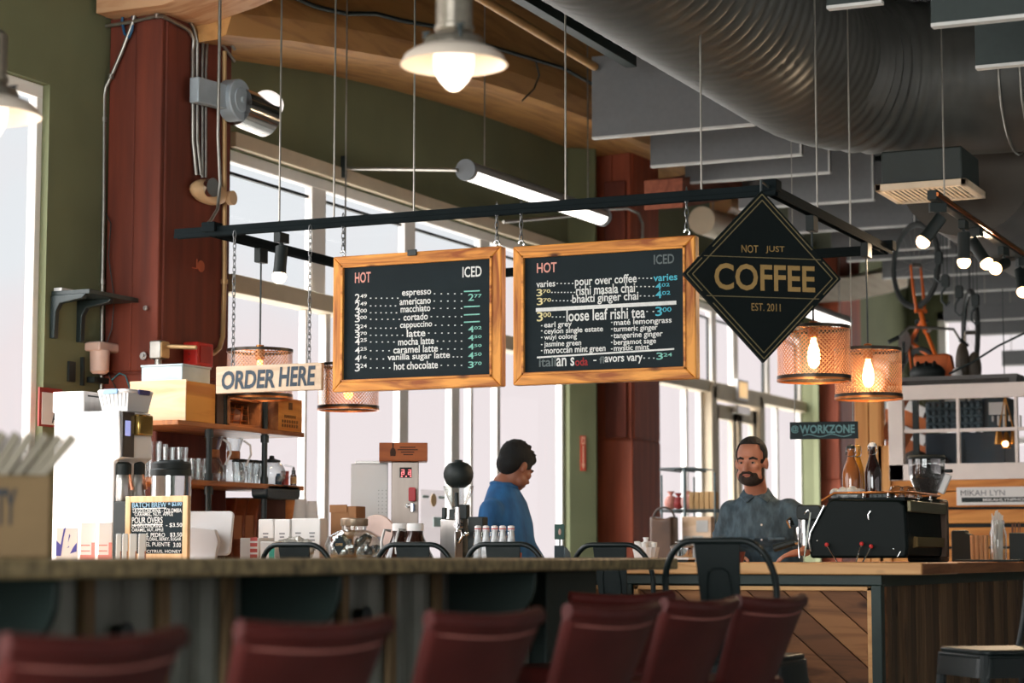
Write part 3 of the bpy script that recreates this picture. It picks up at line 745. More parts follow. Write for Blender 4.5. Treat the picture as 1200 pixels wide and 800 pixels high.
def board(label, quad, Y, holes):
    """quad: px left, px right, py top-left, py bottom-left"""
    x0 = XY(quad[0], Y); x1 = XY(quad[1], Y)
    zt = ZY(quad[0], quad[2], Y); zb = ZY(quad[0], quad[3], Y)
    t = thing('menu_board', label, 'menu board', ((x0+x1)/2, Y, zb)); w = (x1-x0)/2; h = zt-zb
    fw = .115*2*w*.93/2*1.18
    def L(px, py): p = onY(px, py, Y-.03); return p.x-(x0+x1)/2, p.z-zb
    for nm, poly in (('frame_rail', [(-w, h), (w, h), (w-fw, h-fw), (-w+fw, h-fw)]), ('frame_rail', [(-w, 0), (-w+fw, fw), (w-fw, fw), (w, 0)])):
        b = MB(); b.prism(poly, -.03, .03); b.build(nm, frame_wood, t, bevel=.006)
    for poly in ([(-w, 0), (-w, h), (-w+fw, h-fw), (-w+fw, fw)], [(w, 0), (w-fw, fw), (w-fw, h-fw), (w, h)]):
        b = MB(); b.prism(poly, -.03, .03); b.build('frame_stile', frame_wood_z, t, bevel=.006)
    b = MB(); i0 = fw*.8
    for (a, c_, d, e_) in ((-w+i0, w-i0, h-i0-.012, h-i0), (-w+i0, w-i0, i0, i0+.012), (-w+i0, -w+i0+.012, i0, h-i0), (w-i0-.012, w-i0, i0, h-i0)): b.box(a, c_, -.036, -.03, d, e_)
    b.build('inner_bead', frame_wood, t, bevel=.002)
    b = MB(); b.box(-w+fw-.01, w-fw+.01, -.018, .012, fw-.01, h-fw+.01); b.build('slate', slate, t, smooth=False)
    for px in holes:
        xx = XY(px, Y)-(x0+x1)/2
        b = MB(); b.tube(arc((xx, 0, h+.018), .014, -90, 180, 8), .004, 6); b.build('screw_hook', chrome, t)
        chain(t, (xx, 0, h+.03), (xx, 0, RZ-zb+.03))
    def P(cx, cy, kx, ky, sx, sy):
        px, py = kx+cx/sx, ky+cy/sy
        p = onY(px, py, Y-.018); return p.x-(x0+x1)/2, p.z-zb
    return t, P
def lines(t, P, K, rows, mats, y=-.0175):
    by = {}
    for r in rows: by.setdefault(r[0], []).append(r)
    for key, rs in by.items():
        b = MB()
        for r in rs:
            kind = r[1]
            if kind == 't':
                _, _, s, x0, x1, y0, y1 = r[:7]
                a = P(x0, (y0+y1)/2, *K); c = P(x1, (y0+y1)/2, *K); zt = P((x0+x1)/2, y0, *K)[1]; zb = P((x0+x1)/2, y1, *K)[1]
                hh = (zt-zb)*1.16; zb -= (zt-zb)*.08
                b.text(s, a[0], c[0], zb, hh, y, .0012, .016)
            elif kind == 'p':                       # price: a big figure and two raised small ones
                _, _, s, x0, x1, y0, y1 = r[:7]
                xm = x0+(x1-x0)*.42; ym = y0+(y1-y0)*.55
                a = P(x0, y1, *K); c = P(xm, y1, *K); zt = P(x0, y0, *K)[1]
                b.text(s[0], a[0], c[0], a[1], (zt-a[1]), y, .0012, .01)
                a = P(xm+2, ym, *K); c = P(x1, ym, *K); zt = P(x1, y0, *K)[1]
                b.text(s[1:], a[0], c[0], a[1], (zt-a[1]), y, .0012, .01)
            elif kind == 'd':                       # dots
                _, _, x0, x1, yy, n = r
                for i in range(n):
                    q = P(x0+(x1-x0)*i/max(1, n-1), yy, *K); b.cbox((q[0], y-.0005, q[1]), (.0075, .0012, .005))
            elif kind == 'l':                       # a drawn line
                _, _, x0, y0, x1, y1, wd = r
                a = P(x0, y0, *K); c = P(x1, y1, *K); b.bar((a[0], y-.0005, a[1]), (c[0], y-.0005, c[1]), .0012, wd, up=(0, 0, 1))
        b.build({'w': 'white_lettering', 'p': 'pink_lettering', 'b': 'blue_lettering', 't': 'teal_lettering', 'y': 'yellow_lettering', 'g': 'grey_lettering', 'r': 'red_lettering'}[key], mats[key], t, smooth=False)
CM = {'w': chalk_w, 'p': chalk_p, 'b': chalk_b, 't': chalk_t, 'y': chalk_y, 'g': chalk_g, 'r': chalk_r}
YB1 = YR
t, P = board('menu board listing espresso to hot chocolate in an orange wood frame', (391, 590, 302, 460), YB1, (399, 582))
K = (380, 280, 4.445, 4.445)
rows = [('p', 't', 'HOT', 160, 242, 176, 224), ('w', 't', 'ICED', 720, 820, 146, 194)]
names = [('espresso', 405, 557, 270, 300, '249', 286, 326), ('americano', 393, 555, 308, 338, '249', 326, 366), ('macchiato', 398, 553, 345, 377, '300', 362, 402), ('cortado', 413, 540, 388, 420, '300', 398, 434),
         ('cappuccino', 395, 562, 432, 466, '324', 444, 480), ('latte', 430, 527, 473, 506, '370', 482, 516), ('mocha latte', 385, 572, 515, 548, '425', 515, 553), ('caramel latte', 360, 592, 556, 589, '425', 562, 597),
         ('vanilla sugar latte', 330, 655, 595, 632, '416', 605, 640), ('hot chocolate', 363, 592, 640, 675, '324', 648, 690)]
for s, a, c_, y0, y1, pr, p0, p1 in names:
    rows.append(('w', 't', s, a, c_, y0, y1)); rows.append(('w', 'p', pr, 160, 222, p0, p1))
    rows.append(('w', 'd', 242, a-22, (p0+p1)/2+2, max(3, int((a-262)/26)+1))); rows.append(('w', 'd', c_+18, 715, (y0+y1)/2, max(3, int((715-c_)/28))))
for y0 in (271, 351, 393, 431): rows.append(('t', 'l', 728, y0+2, 810, y0-2, .006))
for s, y0, y1 in (('277', 286, 322), ('402', 453, 486), ('450', 500, 530), ('450', 546, 576), ('450', 590, 624), ('370', 638, 672)): rows.append(('t', 'p', s, 750, 820, y0, y1))
lines(t, P, K, rows, CM)
t2, P = board('menu board listing chai and loose leaf tea in an orange wood frame', (604, 820, 290, 452), YB1, (611, 808))
K = (600, 265, 4.104, 4.104)
rows = [('p', 't', 'HOT', 120, 215, 178, 220), ('g', 't', 'ICED', 682, 780, 138, 178), ('w', 't', 'varies', 117, 208, 264, 290), ('w', 'd', 218, 292, 275, 5), ('w', 't', 'pour over coffee', 303, 600, 240, 287), ('w', 'd', 612, 670, 250, 4), ('b', 't', 'varies', 680, 795, 232, 260),
        ('y', 'p', '370', 118, 185, 303, 337), ('w', 'd', 192, 300, 318, 8), ('w', 't', 'rishi masala chai', 308, 592, 282, 322), ('w', 'd', 600, 680, 290, 5), ('b', 'p', '402', 690, 758, 272, 306),
        ('y', 'p', '370', 120, 188, 345, 380), ('w', 'd', 196, 285, 358, 6), ('w', 't', 'bhakti ginger chai', 290, 608, 325, 370), ('w', 'd', 618, 680, 335, 4), ('b', 'p', '402', 690, 762, 310, 347),
        ('w', 'l', 115, 403, 790, 367, .018), ('y', 'p', '300', 120, 188, 413, 458), ('w', 'd', 195, 250, 436, 4), ('w', 't', 'loose leaf rishi tea', 262, 640, 398, 446), ('w', 'd', 650, 680, 410, 2), ('b', 'p', '300', 690, 767, 388, 432),
        ('w', 't', 'earl grey', 155, 288, 460, 490), ('w', 't', 'ceylon single estate', 155, 438, 488, 517), ('w', 't', 'wuyi oolong', 155, 312, 520, 548), ('w', 't', 'jasmine green', 155, 333, 553, 582), ('w', 't', 'moroccan mint green', 155, 450, 580, 614),
        ('w', 't', 'maté lemongrass', 490, 768, 445, 476), ('w', 't', 'turmeric ginger', 488, 700, 480, 508), ('w', 't', 'tangerine ginger', 488, 725, 510, 540), ('w', 't', 'bergamot sage', 490, 693, 543, 572), ('w', 't', 'mystic mint', 490, 660, 573, 602),
        ('w', 'l', 120, 631, 780, 590, .008), ('g', 't', 'itali', 130, 212, 632, 672), ('w', 't', 'an s', 214, 300, 634, 670), ('r', 't', 'oda', 304, 365, 634, 668), ('w', 'd', 395, 402, 645, 2), ('g', 't', 'fl', 420, 444, 628, 657), ('w', 't', 'avors vary', 446, 628, 626, 660), ('w', 'd', 636, 682, 634, 3), ('t', 'p', '324', 695, 770, 608, 642)]
for y0 in (478, 503, 535, 569, 598): rows.append(('w', 'd', 143, 143, y0, 1))
for y0 in (462, 494, 526, 558, 590): rows.append(('w', 'd', 480, 480, y0, 1))
lines(t2, P, K, rows, CM)
# clip holding the first board to its wire, chip on the second
b = MB(); p = onY(483, 296, YR-.035); b.cbox((p.x-t.location.x, -.035, p.z-t.location.z), (.05, .012, .03)); b.build('clip', black_metal, t, bevel=.003)
# ---- hand-lettered ORDER HERE plank
pale_plank = wood('pale bare plank', (214, 190, 164), (196, 168, 140), 'x', 4, .6)
ink = mat('blue black brush ink', (52, 68, 82), .7, var=.35, scale=25)
Y = YR-.02
x0, x1 = XY(251.5, Y), XY(376.5, Y); z0 = ZY(251, 461.5, Y); z1 = ZY(251, 430, Y)
t = thing('order_sign', 'pale plank sign brush lettered ORDER HERE on two chains', 'sign', ((x0+x1)/2, Y, z0)); w = (x1-x0)/2; h = z1-z0
b = MB(); b.box(-w, w, -.012, .012, 0, h); b.build('plank', pale_plank, t, bevel=.004)
b = MB(); b.text('ORDER', -w+.035, -w+2*w*.565, h*.13, h*.70, -.0125, .001, .035, shear=.12); b.text('HERE', -w+2*w*.60, w-.035, h*.17, h*.72, -.0125, .001, .03, shear=.12); b.build('lettering', ink, t, smooth=False)
for px in (270, 360):
    xx = XY(px, Y)-t.location.x; chain(t, (xx, 0.0, h-.005), (xx, .0, RZ-z0-.02))
# ---- diamond COFFEE sign
sign_black = mat('black green sign board', (6, 16, 16), .6, var=.15, spec=.15)
gold = mat('dull gold paint', (160, 128, 74), .5, .2, var=.1, scale=30)
gold_thin = mat('pale gold pinstripe', (120, 106, 72), .5, .2)
cc = onY(893, 324, 9.0)
t = thing('coffee_sign', 'black diamond sign with gold lettering NOT JUST COFFEE', 'sign', (cc.x, cc.y, cc.z), math.radians(38.6))
H = .385; Wd = .372
b = MB(); b.prism([(0, H), (Wd, 0), (0, -H), (-Wd, 0)], -.012, .012); b.build('sign_board', sign_black, t, bevel=.003)
b = MB()
def dia(k, wd):
    q = [(0, H*k), (Wd*k, 0), (0, -H*k), (-Wd*k, 0)]
    return q
def seg(p, q, wd=.0045): b.bar((p[0], -.0128, p[1]), (q[0], -.0128, q[1]), .0012, wd, up=(0, 0, 1))
for k in (.955, .885):
    q = dia(k, 0)
    zc = .085
    for i in range(4): 
        a_, b_ = q[i], q[(i+1) % 4]
        if k == .885:
            seg(a_, b_)
        else:
            v = Vector(a_); u = Vector(b_)
            for lo, hi in ((0, .44), (.56, 1)) if True else ():
                pass
            if i in (0, 2): seg(v, v.lerp(u, .66)); seg(v.lerp(u, .80), u)
            else: seg(v, v.lerp(u, .20)); seg(v.lerp(u, .34), u)
for zc in (.083, -.094):
    xx = Wd*.955*(1-abs(zc)/(H*.955)); seg((-xx, zc), (xx, zc), .0035)
b.build('pinstripe', gold_thin, t, smooth=False)
b = MB()
b.text('NOT', -.1, -.022, .103, .034, -.0128, .0012, .0); b.text('JUST', .014, .103, .103, .034, -.0128, .0012, .0)
b.text('COFFEE', -.228, .245, -.066, .119, -.0128, .0012, .02)
b.text('EST. 2011', -.056, .08, -.155, .034, -.0128, .0012, .0); b.build('gold_lettering', gold, t, smooth=False)
b = MB(); b.cyl((0, 0, H-.02), (0, 0, H+.05), .006, n=8); v = Matrix.Rotation(-math.radians(38.6), 3, 'Z') @ (Vector((xR, YR, RZ))-cc); b.cyl((0, 0, H+.045), v, .006, n=8); b.build('hanging_hook', black_metal, t)
# ---- WORKZONE sign
Yw = 12.6
x0, x1 = XY(930, Yw), XY(1006, Yw); z0, z1 = ZY(930, 515, Yw), ZY(930, 495, Yw)
t = thing('workzone_sign', 'narrow dark sign lettered WORKZONE in pale blue hanging beside the drum lamp', 'sign', ((x0+x1)/2, Yw, z0), math.radians(12)); w = (x1-x0)/2*1.02; h = z1-z0
b = MB(); b.box(-w, w, -.01, .01, 0, h); b.build('sign_board', mat('dark teal board', (26, 50, 58), .6), t, bevel=.003)
wz = mat('pale blue paint', (132, 188, 196), .7)
b = MB(); b.text('@', -w+.008, -w+.055, h*.35, h*.45, -.0105, .001, .02); b.text('WORKZONE', -w+.06, w-.02, h*.32, h*.5, -.0105, .001, .03)
b.tube([(-w+.08+(2*w-.12)*k/12, -.0105, h*.2+.008*math.sin(k*1.1)) for k in range(13)], .003, 6); b.build('lettering', wz, t, smooth=False)
b = MB()
for k in (-.85, .85): b.cyl((k*w, 0, h), (k*w, 0, HC-.05-z0), .003, n=6)
b.build('hanging_wire', galv, t)
# ---- fire extinguisher arrow sign on the far pilaster
red_paint = mat('red sign enamel', (196, 70, 48), .5)
pd = (pil[1]-pil[0]).normalized(); pn = Vector((pd.y, -pd.x, 0))
def on_pil(px, py): d = ray(px, py); return CAMP+d*((pil[0]-CAMP).dot(pn)/d.dot(pn))
c = on_pil(683, 531); hh = (on_pil(683, 511).z-on_pil(683, 552).z)/2; w = (on_pil(686.3, 531)-on_pil(680, 531)).dot(pd)/2
t = thing('arrow_sign', 'narrow red arrow sign on the green pilaster by the middle column', 'sign', c+pn*.004, math.atan2(pd.y, pd.x)-PI/2)
b = MB(); b.box(-.003, .004, -w, w, -hh, hh); b.build('sign_plate', red_paint, t)
sp = mat('pale sign print', (240, 190, 160), .6)
b = MB(); b.box(.0042, .0055, -w*.22, w*.22, -hh*.7, hh*.45); b.prism([(-w*.6, -hh*.6), (w*.6, -hh*.6), (0, -hh*.93)], .0042, .0055, 'yz'); b.box(.0042, .0055, -w*.6, w*.6, hh*.85, hh*.93); b.box(.0042, .0055, -w*.6, -w*.3, hh*.55, hh*.9); b.box(.0042, .0055, w*.3, w*.6, hh*.55, hh*.9); b.box(.0042, .0055, -w*.6, w*.6, hh*.52, hh*.6)
b.build('arrow_print', sp, t, smooth=False)
# ================================================================ bar, counters, stools and chairs
CT = 1.063; BT = 1.086
stone = mat('speckled butcher block bar top', (182, 160, 116), .45, var=.3, scale=26, col2=(96, 84, 58), bump=.05, stretch=(1, 1.2, 1), lo=.3, hi=.7)
corr = mat('corrugated grey sheet', (140, 143, 134), .5, .3, var=.3, scale=4)
batten = wood('weathered batten wood', (146, 120, 88), (110, 90, 66), 'z', 5, .7)
bar_black = mat('dark green black steel', (28, 46, 42), .5, .1, var=.2)
BX = -2.70; Y0b, Y1b = 2.3, onX(795, 655, BX).y
t = thing('bar_counter', 'long foreground bar with speckled wooden top over a corrugated grey front', 'bar', (-3.05, (Y0b+Y1b)/2, 0))
oy = (Y0b+Y1b)/2
b = MB(); b.box(BX+3.05-.72, BX+3.05, Y0b-oy, Y1b-oy, BT-.042, BT); b.build('bar_top', stone, t, bevel=.008)
b = MB(); ys = [Y0b+.05]; pr = []
yE = Y1b-.12; n = int((yE-Y0b)/.038)
for k in range(n+1):
    y = Y0b+.05+k*.038-oy; o_ = .0 if (k % 4) in (0, 1) else -.014
    pr.append((o_, y))
poly = pr+[(-.05, pr[-1][1]), (-.05, pr[0][1])]
b.prism(poly, .02, BT-.05, 'xy'); b.build('corrugated_front', corr, t, smooth=False)
def Yp(px): return onX(px, 700, -3.05).y
for px in (97, 186, 262, 398, 454, 508):
    b = MB(); y = Yp(px)-oy; b.box(.0, .022, y-.022, y+.022, .02, BT-.05); b.build('batten', batten, t, bevel=.004)
b = MB(); y = Yp(625)-oy
b.box(-.06, .05, y, y+.46, .02, BT-.045); b.build('end_post', bar_black, t, bevel=.006)
b = MB(); b.box(-.62, -.06, pr[0][1], yE-oy, .02, BT-.045); b.build('carcass', bar_black, t)
for px, w in ((68, .34), (400, .34), (628, .34)):
    xo = BX-.05+3.05; y = onX(px, 690, BX-.05).y-oy
    prof = [(0, BT-.045), (xo, BT-.045), (xo, BT-.075)]+[(xo-w*.95*(1-math.cos(a*PI/20))*.98, BT-.075-.19*math.sin(a*PI/20)) for a in range(1, 10)]+[(0, BT-.30)]
    b = MB(); b.prism(prof, y-.012, y+.012); b.build('bracket', bar_black, t, bevel=.003)
for px, py in ((143, 743), (425, 722)):
    p = onX(px, py, -3.03); b = MB(); b.cyl((.0, p.y-oy, p.z), (.03, p.y-oy, p.z), .022, n=16); b.cyl((.03, p.y-oy, p.z), (.036, p.y-oy, p.z), .03, n=16); b.build('bag_hook', black_metal, t)
# ---- service counter with diagonal plank front and a wing running back
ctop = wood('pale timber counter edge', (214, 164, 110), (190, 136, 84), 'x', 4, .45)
ctop_shade = wood('shade-darkened timber counter edge', (150, 98, 62), (112, 70, 44), 'y', 4, .5)  # edge turned away from the light, its shade put into the wood colour
plank_m = wood('warm reclaimed planks', (160, 106, 66), (104, 66, 42), 'x', 4, .6)
Yf = 9.6; xc = XY(1080, Yf); xa = -4.25
t = thing('service_counter', 'timber service counter with diagonal plank front below the espresso machine', 'counter', ((xa+xc)/2, Yf, 0)); ox = (xa+xc)/2
b = MB(); b.box(xa-ox, xc-ox, 0, .72, CT-.056, CT); b.build('counter_top', ctop, t, bevel=.006)
b = MB(); zr = ZY(900, 685, Yf+.03); xq = XY(1033, Yf+.03)
b.box(xa-ox, xq-ox, .03, .09, zr, CT-.056)
for px in (735, 1026):
    x = XY(px, Yf+.03)-ox; b.box(x-.024, x+.024, .028, .09, .02, zr)
b.box(xa-ox, xa-ox+.05, .03, .09, .02, zr); b.box(xa-ox, xq-ox, .03, .09, .02, .08); b.build('steel_frame', bar_black, t, bevel=.004)
def clipy(poly, x0, x1, z0, z1):
    def cl(P, f, g):
        o = []
        for i in range(len(P)):
            a, c = P[i-1], P[i]; fa, fc = f(a), f(c)
            if (fa >= 0) != (fc >= 0): k = fa/(fa-fc); o.append((a[0]+(c[0]-a[0])*k, a[1]+(c[1]-a[1])*k))
            if fc >= 0: o.append(c)
        return o
    for f in (lambda p: p[0]-x0, lambda p: x1-p[0], lambda p: p[1]-z0, lambda p: z1-p[1]):
        if poly: poly = cl(poly, f, 0)
    return poly
xs = [xa-ox+.06, XY(733, Yf)-ox-.005, XY(738, Yf)-ox+.005, XY(1019, Yf)-ox]
panel_tones = [wood('reclaimed plank tone %d' % i, c1, c2, 'x', 4, .6) for i, (c1, c2) in enumerate((((140, 92, 58), (98, 62, 38)), ((116, 74, 46), (78, 50, 32)), ((156, 106, 66), (114, 74, 44))))]
for i in (0, 2):
    x0, x1 = xs[i], xs[i+1]; z0, z1 = .1, zr-.006
    f = MB(); f.box(x0, x1, .035, .07, z1-.02, z1); f.box(x1-.025, x1, .035, .07, z0, z1); f.box(x0, x0+.025, .035, .07, z0, z1); f.box(x0, x1, .035, .07, z0, z0+.03); f.build('panel_frame', ctop, t, bevel=.003)
    slope = -.87; pw = .155; k = 0
    for q in range(-4, 22):
        zc = z0-.4+q*pw
        sgn = 1 if i == 2 else (1 if True else -1)
        poly = [(x0-.1, zc+ (x1-x0+.2)*.87), (x1+.1, zc), (x1+.1, zc+pw-.006), (x0-.1, zc+pw-.006+(x1-x0+.2)*.87)]
        poly = clipy(poly, x0+.025, x1-.025, z0+.03, z1-.02)
        if len(poly) > 2:
            b = MB(); b.prism(poly, .05, .068); b.build('diagonal_plank', panel_tones[(q*7) % 3], t, bevel=.002); k += 1
b = MB(); b.box(xa-ox+.02, xq-ox-.06, .075, .7, .02, CT-.06); b.build('carcass', soft_black, t)
t = thing('wing_counter', 'darker wing of the service counter with upright planks running back to the right', 'counter', (xc, Yf, 0))
Lw = 4.3; q0 = xq-xc
b = MB(); b.box(-.78, 0, .722, Lw, CT-.054, CT); b.box(-.035, 0.004, .005, .722, CT-.054, CT-.003); b.build('counter_top', ctop_shade, t, bevel=.005)
b = MB(); b.box(q0-.07, q0-.005, .095, Lw, CT-.11, CT-.054); b.box(q0-.08, q0-.02, .095, Lw, .02, .1); b.build('steel_frame', bar_black, t)
b = MB(); b.box(q0-.06, q0-.012, .095, .16, .1, CT-.11); b.build('corner_batten', panel_tones[0], t, bevel=.003)
y = .165; rnd = random.Random(3); k = 0
shade_tones = [wood('shaded upright plank tone %d' % i, c1, c2, 'z', 4, .6) for i, (c1, c2) in enumerate((((104, 78, 56), (72, 54, 40)), ((84, 64, 48), (56, 44, 34)), ((120, 92, 66), (86, 64, 46))))]  # upright planks carry the wing's shade in their colour
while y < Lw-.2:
    wv = rnd.uniform(.1, .17); b = MB(); b.box(q0-.05, q0-.03+rnd.uniform(0, .012), y, y+wv-.006, .1, CT-.11); b.build('upright_plank', shade_tones[k % 3], t, bevel=.002); y += wv; k += 1
b = MB(); b.box(-.74, q0-.06, .74, Lw, .02, CT-.06); b.build('carcass', soft_black, t)
# ---- back counter behind the bar (mostly hidden by it)
xB0, xB1 = -6.36, -3.95
t = thing('order_counter', 'low order counter behind the bar holding the till and jars', 'counter', ((xB0+xB1)/2, 8.9, 0)); ox = (xB0+xB1)/2
b = MB(); b.box(xB0-ox, xB1-ox, 0, .69, CT-.05, CT); b.build('counter_top', ctop, t, bevel=.006)
b = MB(); b.box(xB0-ox+.03, xB1-ox-.03, .04, .66, 0, CT-.05); b.build('cabinet_body', plank_m, t)
t = thing('side_counter', 'side counter along the window wall under the white brewer', 'counter', (-6.3, 7.9, 0))
b = MB(); b.box(-.43, 1.2, -.75, .97, CT-.05, CT); b.build('counter_top', ctop, t, bevel=.006)
b = MB(); b.box(-.42, 1.15, -.7, .95, 0, CT-.05); b.build('cabinet_body', plank_m, t)
t = thing('back_counter', 'narrow back counter below the window shelves', 'counter', (-5.6, 10.3, 0))
b = MB(); b.box(-.78, .54, -.25, .45, CT-.05, CT); b.build('counter_top', ctop, t, bevel=.006)
b = MB(); b.box(-.76, .52, -.23, .43, 0, CT-.05); b.build('cabinet_body', plank_m, t)
# ---- black metal bar stools with hooped backs
stool_m = mat('black stool enamel', (11, 22, 22), .4, .0, var=.15, scale=8, spec=.3)
def make_stool(label):
    """faces +y: the back stands at -y"""
    t = thing('bar_stool', label, 'bar stool', (0, 0, 0), 0, 'black metal bar stools')
    b = MB(); b.prism(rpoly(-.185, .185, -.175, .185, .05), .735, .755, 'xy'); b.prism(rpoly(-.19, .19, -.18, .19, .05), .722, .738, 'xy'); b.build('seat', stool_m, t, bevel=.006)
    b = MB(); b.loft([[(x*1.0, y*1.0, .73) for x, y in rpoly(-.187, .187, -.177, .187, .05)], [(x*1.06, y*1.06, .655) for x, y in rpoly(-.187, .187, -.177, .187, .05)]], cap=False); b.build('apron', stool_m, t)
    for sx in (-1, 1):
        for sy in (-1, 1):
            b = MB(); b.tube([(.165*sx, .165*sy, .735), (.215*sx, .215*sy, .0)], [.02, .016], 8); l = b.build('leg', stool_m, t)
            c = MB(); c.cyl((.215*sx, .215*sy, 0), (.2147*sx, .2147*sy, .02), .02, n=12); c.build('rubber_foot', soft_black, l)
    for z, k in ((.28, .2), (.45, .19)):
        for a, c_ in (((-k, -k, z), (k, -k, z)), ((k, -k, z), (k, k, z)), ((k, k, z), (-k, k, z)), ((-k, k, z), (-k, -k, z))):
            b = MB(); b.bar(a, c_, .012, .025); b.build('footrest', stool_m, t)
    hoop = [(-.19, -.16, .74), (-.198, -.19, .85), (-.197, -.205, .95)]+[(-.197+.11*(1-math.cos(a*PI/16)), -.205-.035*math.sin(a*PI/16), .985+.158*math.sin(a*PI/16)) for a in range(0, 9)]
    hoop += [(-x, y, z) for x, y, z in reversed(hoop)]
    b = MB(); b.tube(hoop, .0115, 10); b.build('back_hoop', stool_m, t, ang=60)
    b = MB(); vs = []; n = 8
    rings = []
    for i in range(n+1):
        z = .735+(1.141-.735)*i/n; y = -.165-.075*(i/n)**.9; w = .058+.024*i/n
        rings.append([(-w, y-.004, z), (w, y-.004, z), (w, y+.004, z), (-w, y+.004, z)])
    b.loft(rings); b.build('splat', stool_m, t, bevel=.002)
    b = MB(); b.tube([(-.042, -.19, .8), (-.043, -.221, .99), (-.036, -.229, 1.035), (-.018, -.232, 1.05), (.018, -.232, 1.05), (.036, -.229, 1.035), (.043, -.221, .99), (.042, -.19, .8)], .0035, 6); b.build('splat_ridge', stool_m, t)
    return t
def stool_at(px, Y, rz, label, first=[None], X=None):
    loc = (XY(px, Y) if X is None else X, Y+.24, 0)
    if first[0] is None: first[0] = make_stool(label); first[0].location = loc; first[0].rotation_euler = (0, 0, rz); return first[0]
    return dup(first[0], loc, rz, label)
stool_at(840, 6.85, 0, 'black metal bar stool standing tall past the right end of the bar')
stool_at(347, 8.30, -.05, 'black metal bar stool in front of the white paper bags')
stool_at(481, 8.40, .04, 'black metal bar stool behind the two brown growler bottles')
stool_at(589, 8.36, .0, 'black metal bar stool under the clear swing top bottles')
stool_at(716, 8.95, -.03, 'black metal bar stool in front of the rust red middle column')
sd = stool_at(0, 8.0, PI/2+.25, 'black metal bar stool cut by the lower right corner of the picture', X=-1.62); sd.location = (-1.66, 8.0, 0); sd.rotation_euler = (0, 0, math.radians(130))
# ---- maroon leather bar chairs in the foreground
leather = mat('maroon leather', (82, 30, 26), .5, 0, var=.25, scale=8, bump=.08, bscale=120, spec=.25)
stitch = mat('pale stitching', (190, 120, 110), .7)
def make_chair(label):
    """faces +y: the back stands at -y"""
    t = thing('leather_chair', label, 'chair', (0, 0, 0), 0, 'maroon leather bar chairs')
    def back(w0, w1, z0, z1, th):
        rings = []
        for i in range(9):
            k = i/8; z = z0+(z1-z0)*k; y = -.15-.11*k; w = w0+(w1-w0)*k
            row = []
            for j in range(13):
                u = -1+2*j/12; row.append((w*u, y-.03*(1-u*u), z+.012*u*u*k))
            rings.append(row+[(x, yy+th, zz) for x, yy, zz in reversed(row)])
        return rings
    b = MB(); b.loft(back(.16, .2, .66, .93, .03)); bk = b.build('backrest', leather, t, bevel=.008)
    b = MB(); b.tube([(.202*u, -.256-.03*(1-u*u)+.012, .932+.012*u*u) for u in [-1+2*j/12 for j in range(13)]], .02, 10); b.build('top_roll', leather, bk)
    b = MB(); b.tube([(.186*u, -.2505-.031*(1-u*u), .902+.012*u*u) for u in [-1+2*j/12 for j in range(13)]], .0022, 5); b.build('stitching', stitch, bk)
    b = MB(); b.prism(rpoly(-.21, .21, -.19, .21, .04), .66, .72, 'xy'); b.build('seat', leather, t, bevel=.02, seg=3)
    for s in (-1, 1):
        b = MB(); b.tube([(.15*s, -.205, .82), (.15*s, -.16, .70), (.2*s, -.19, .64), (.215*s, -.21, .3), (.22*s, -.22, .012)], .011, 10); b.build('leg', chrome, t, ang=60)
        b = MB(); b.tube([(.19*s, .19, .66), (.21*s, .21, .3), (.22*s, .22, .012)], .011, 10); b.build('leg', chrome, t, ang=60)
        b = MB(); b.tube([(.2*s, -.19, .645), (.19*s, .19, .645)], .011, 8); b.build('seat_rail', chrome, t)
    b = MB(); b.tube([(-.215, .21, .25), (.215, .21, .25)], .01, 8); b.build('footrest', chrome, t)
    b = MB(); b.tube([(-.215, -.21, .25), (.215, -.21, .25)], .01, 8); b.build('footrest', chrome, t)
    t.scale = (1, 1, .962/.945)
    return t
CHZ = .962
def chair_at(pxR, pyR, pxL, label, first=[None], rot=None, drop=0):
    """right end of the top edge seen at (pxR, pyR); the left end at pxL"""
    zt = CHZ-drop; R_ = onZ(pxR, pyR, zt)
    # swing the back about its right end until its left end shows at pxL
    best = None
    for k in range(0, 181):
        a = math.radians(k); d = Vector((math.cos(a), math.sin(a), 0)); L_ = R_-d*.40
        v = RM.transposed() @ (L_-CAMP); q = 600+FPX*v.x/(-v.z)
        if best is None or abs(q-pxL) < best[0]: best = (abs(q-pxL), a)
    a = best[1] if rot is None else rot; d = Vector((math.cos(a), math.sin(a), 0)); nrm = Vector((-d.y, d.x, 0))
    c = R_-d*.2+nrm*.24
    loc = (c.x, c.y, -drop)
    if first[0] is None: first[0] = make_chair(label); first[0].location = loc; first[0].rotation_euler = (0, 0, a); return first[0], R_, a
    return dup(first[0], loc, a, label), R_, a
for r, l in (((206, 745, 2), 'maroon leather bar chair nearest the camera at the lower left'), ((450, 731, 278), 'second maroon leather bar chair from the left along the bar'),
             ((628, 720, 502), 'third maroon leather bar chair beside the dark end of the bar'), ((765, 712, 664), 'dark maroon leather bar chair just past the end of the bar'),
             ((785, 698, 668), 'brighter stitched maroon leather bar chair tucked behind the darker one'), ((858, 705, 777), 'maroon leather bar chair in front of the tall black stool'),
             ((938, 702, 864), 'rightmost maroon leather bar chair in front of the diagonal planks')):
    print(l[:30], [tuple(round(v, 2) for v in q) if not isinstance(q, float) else round(math.degrees(q)) for q in chair_at(*r, l)[1:]])
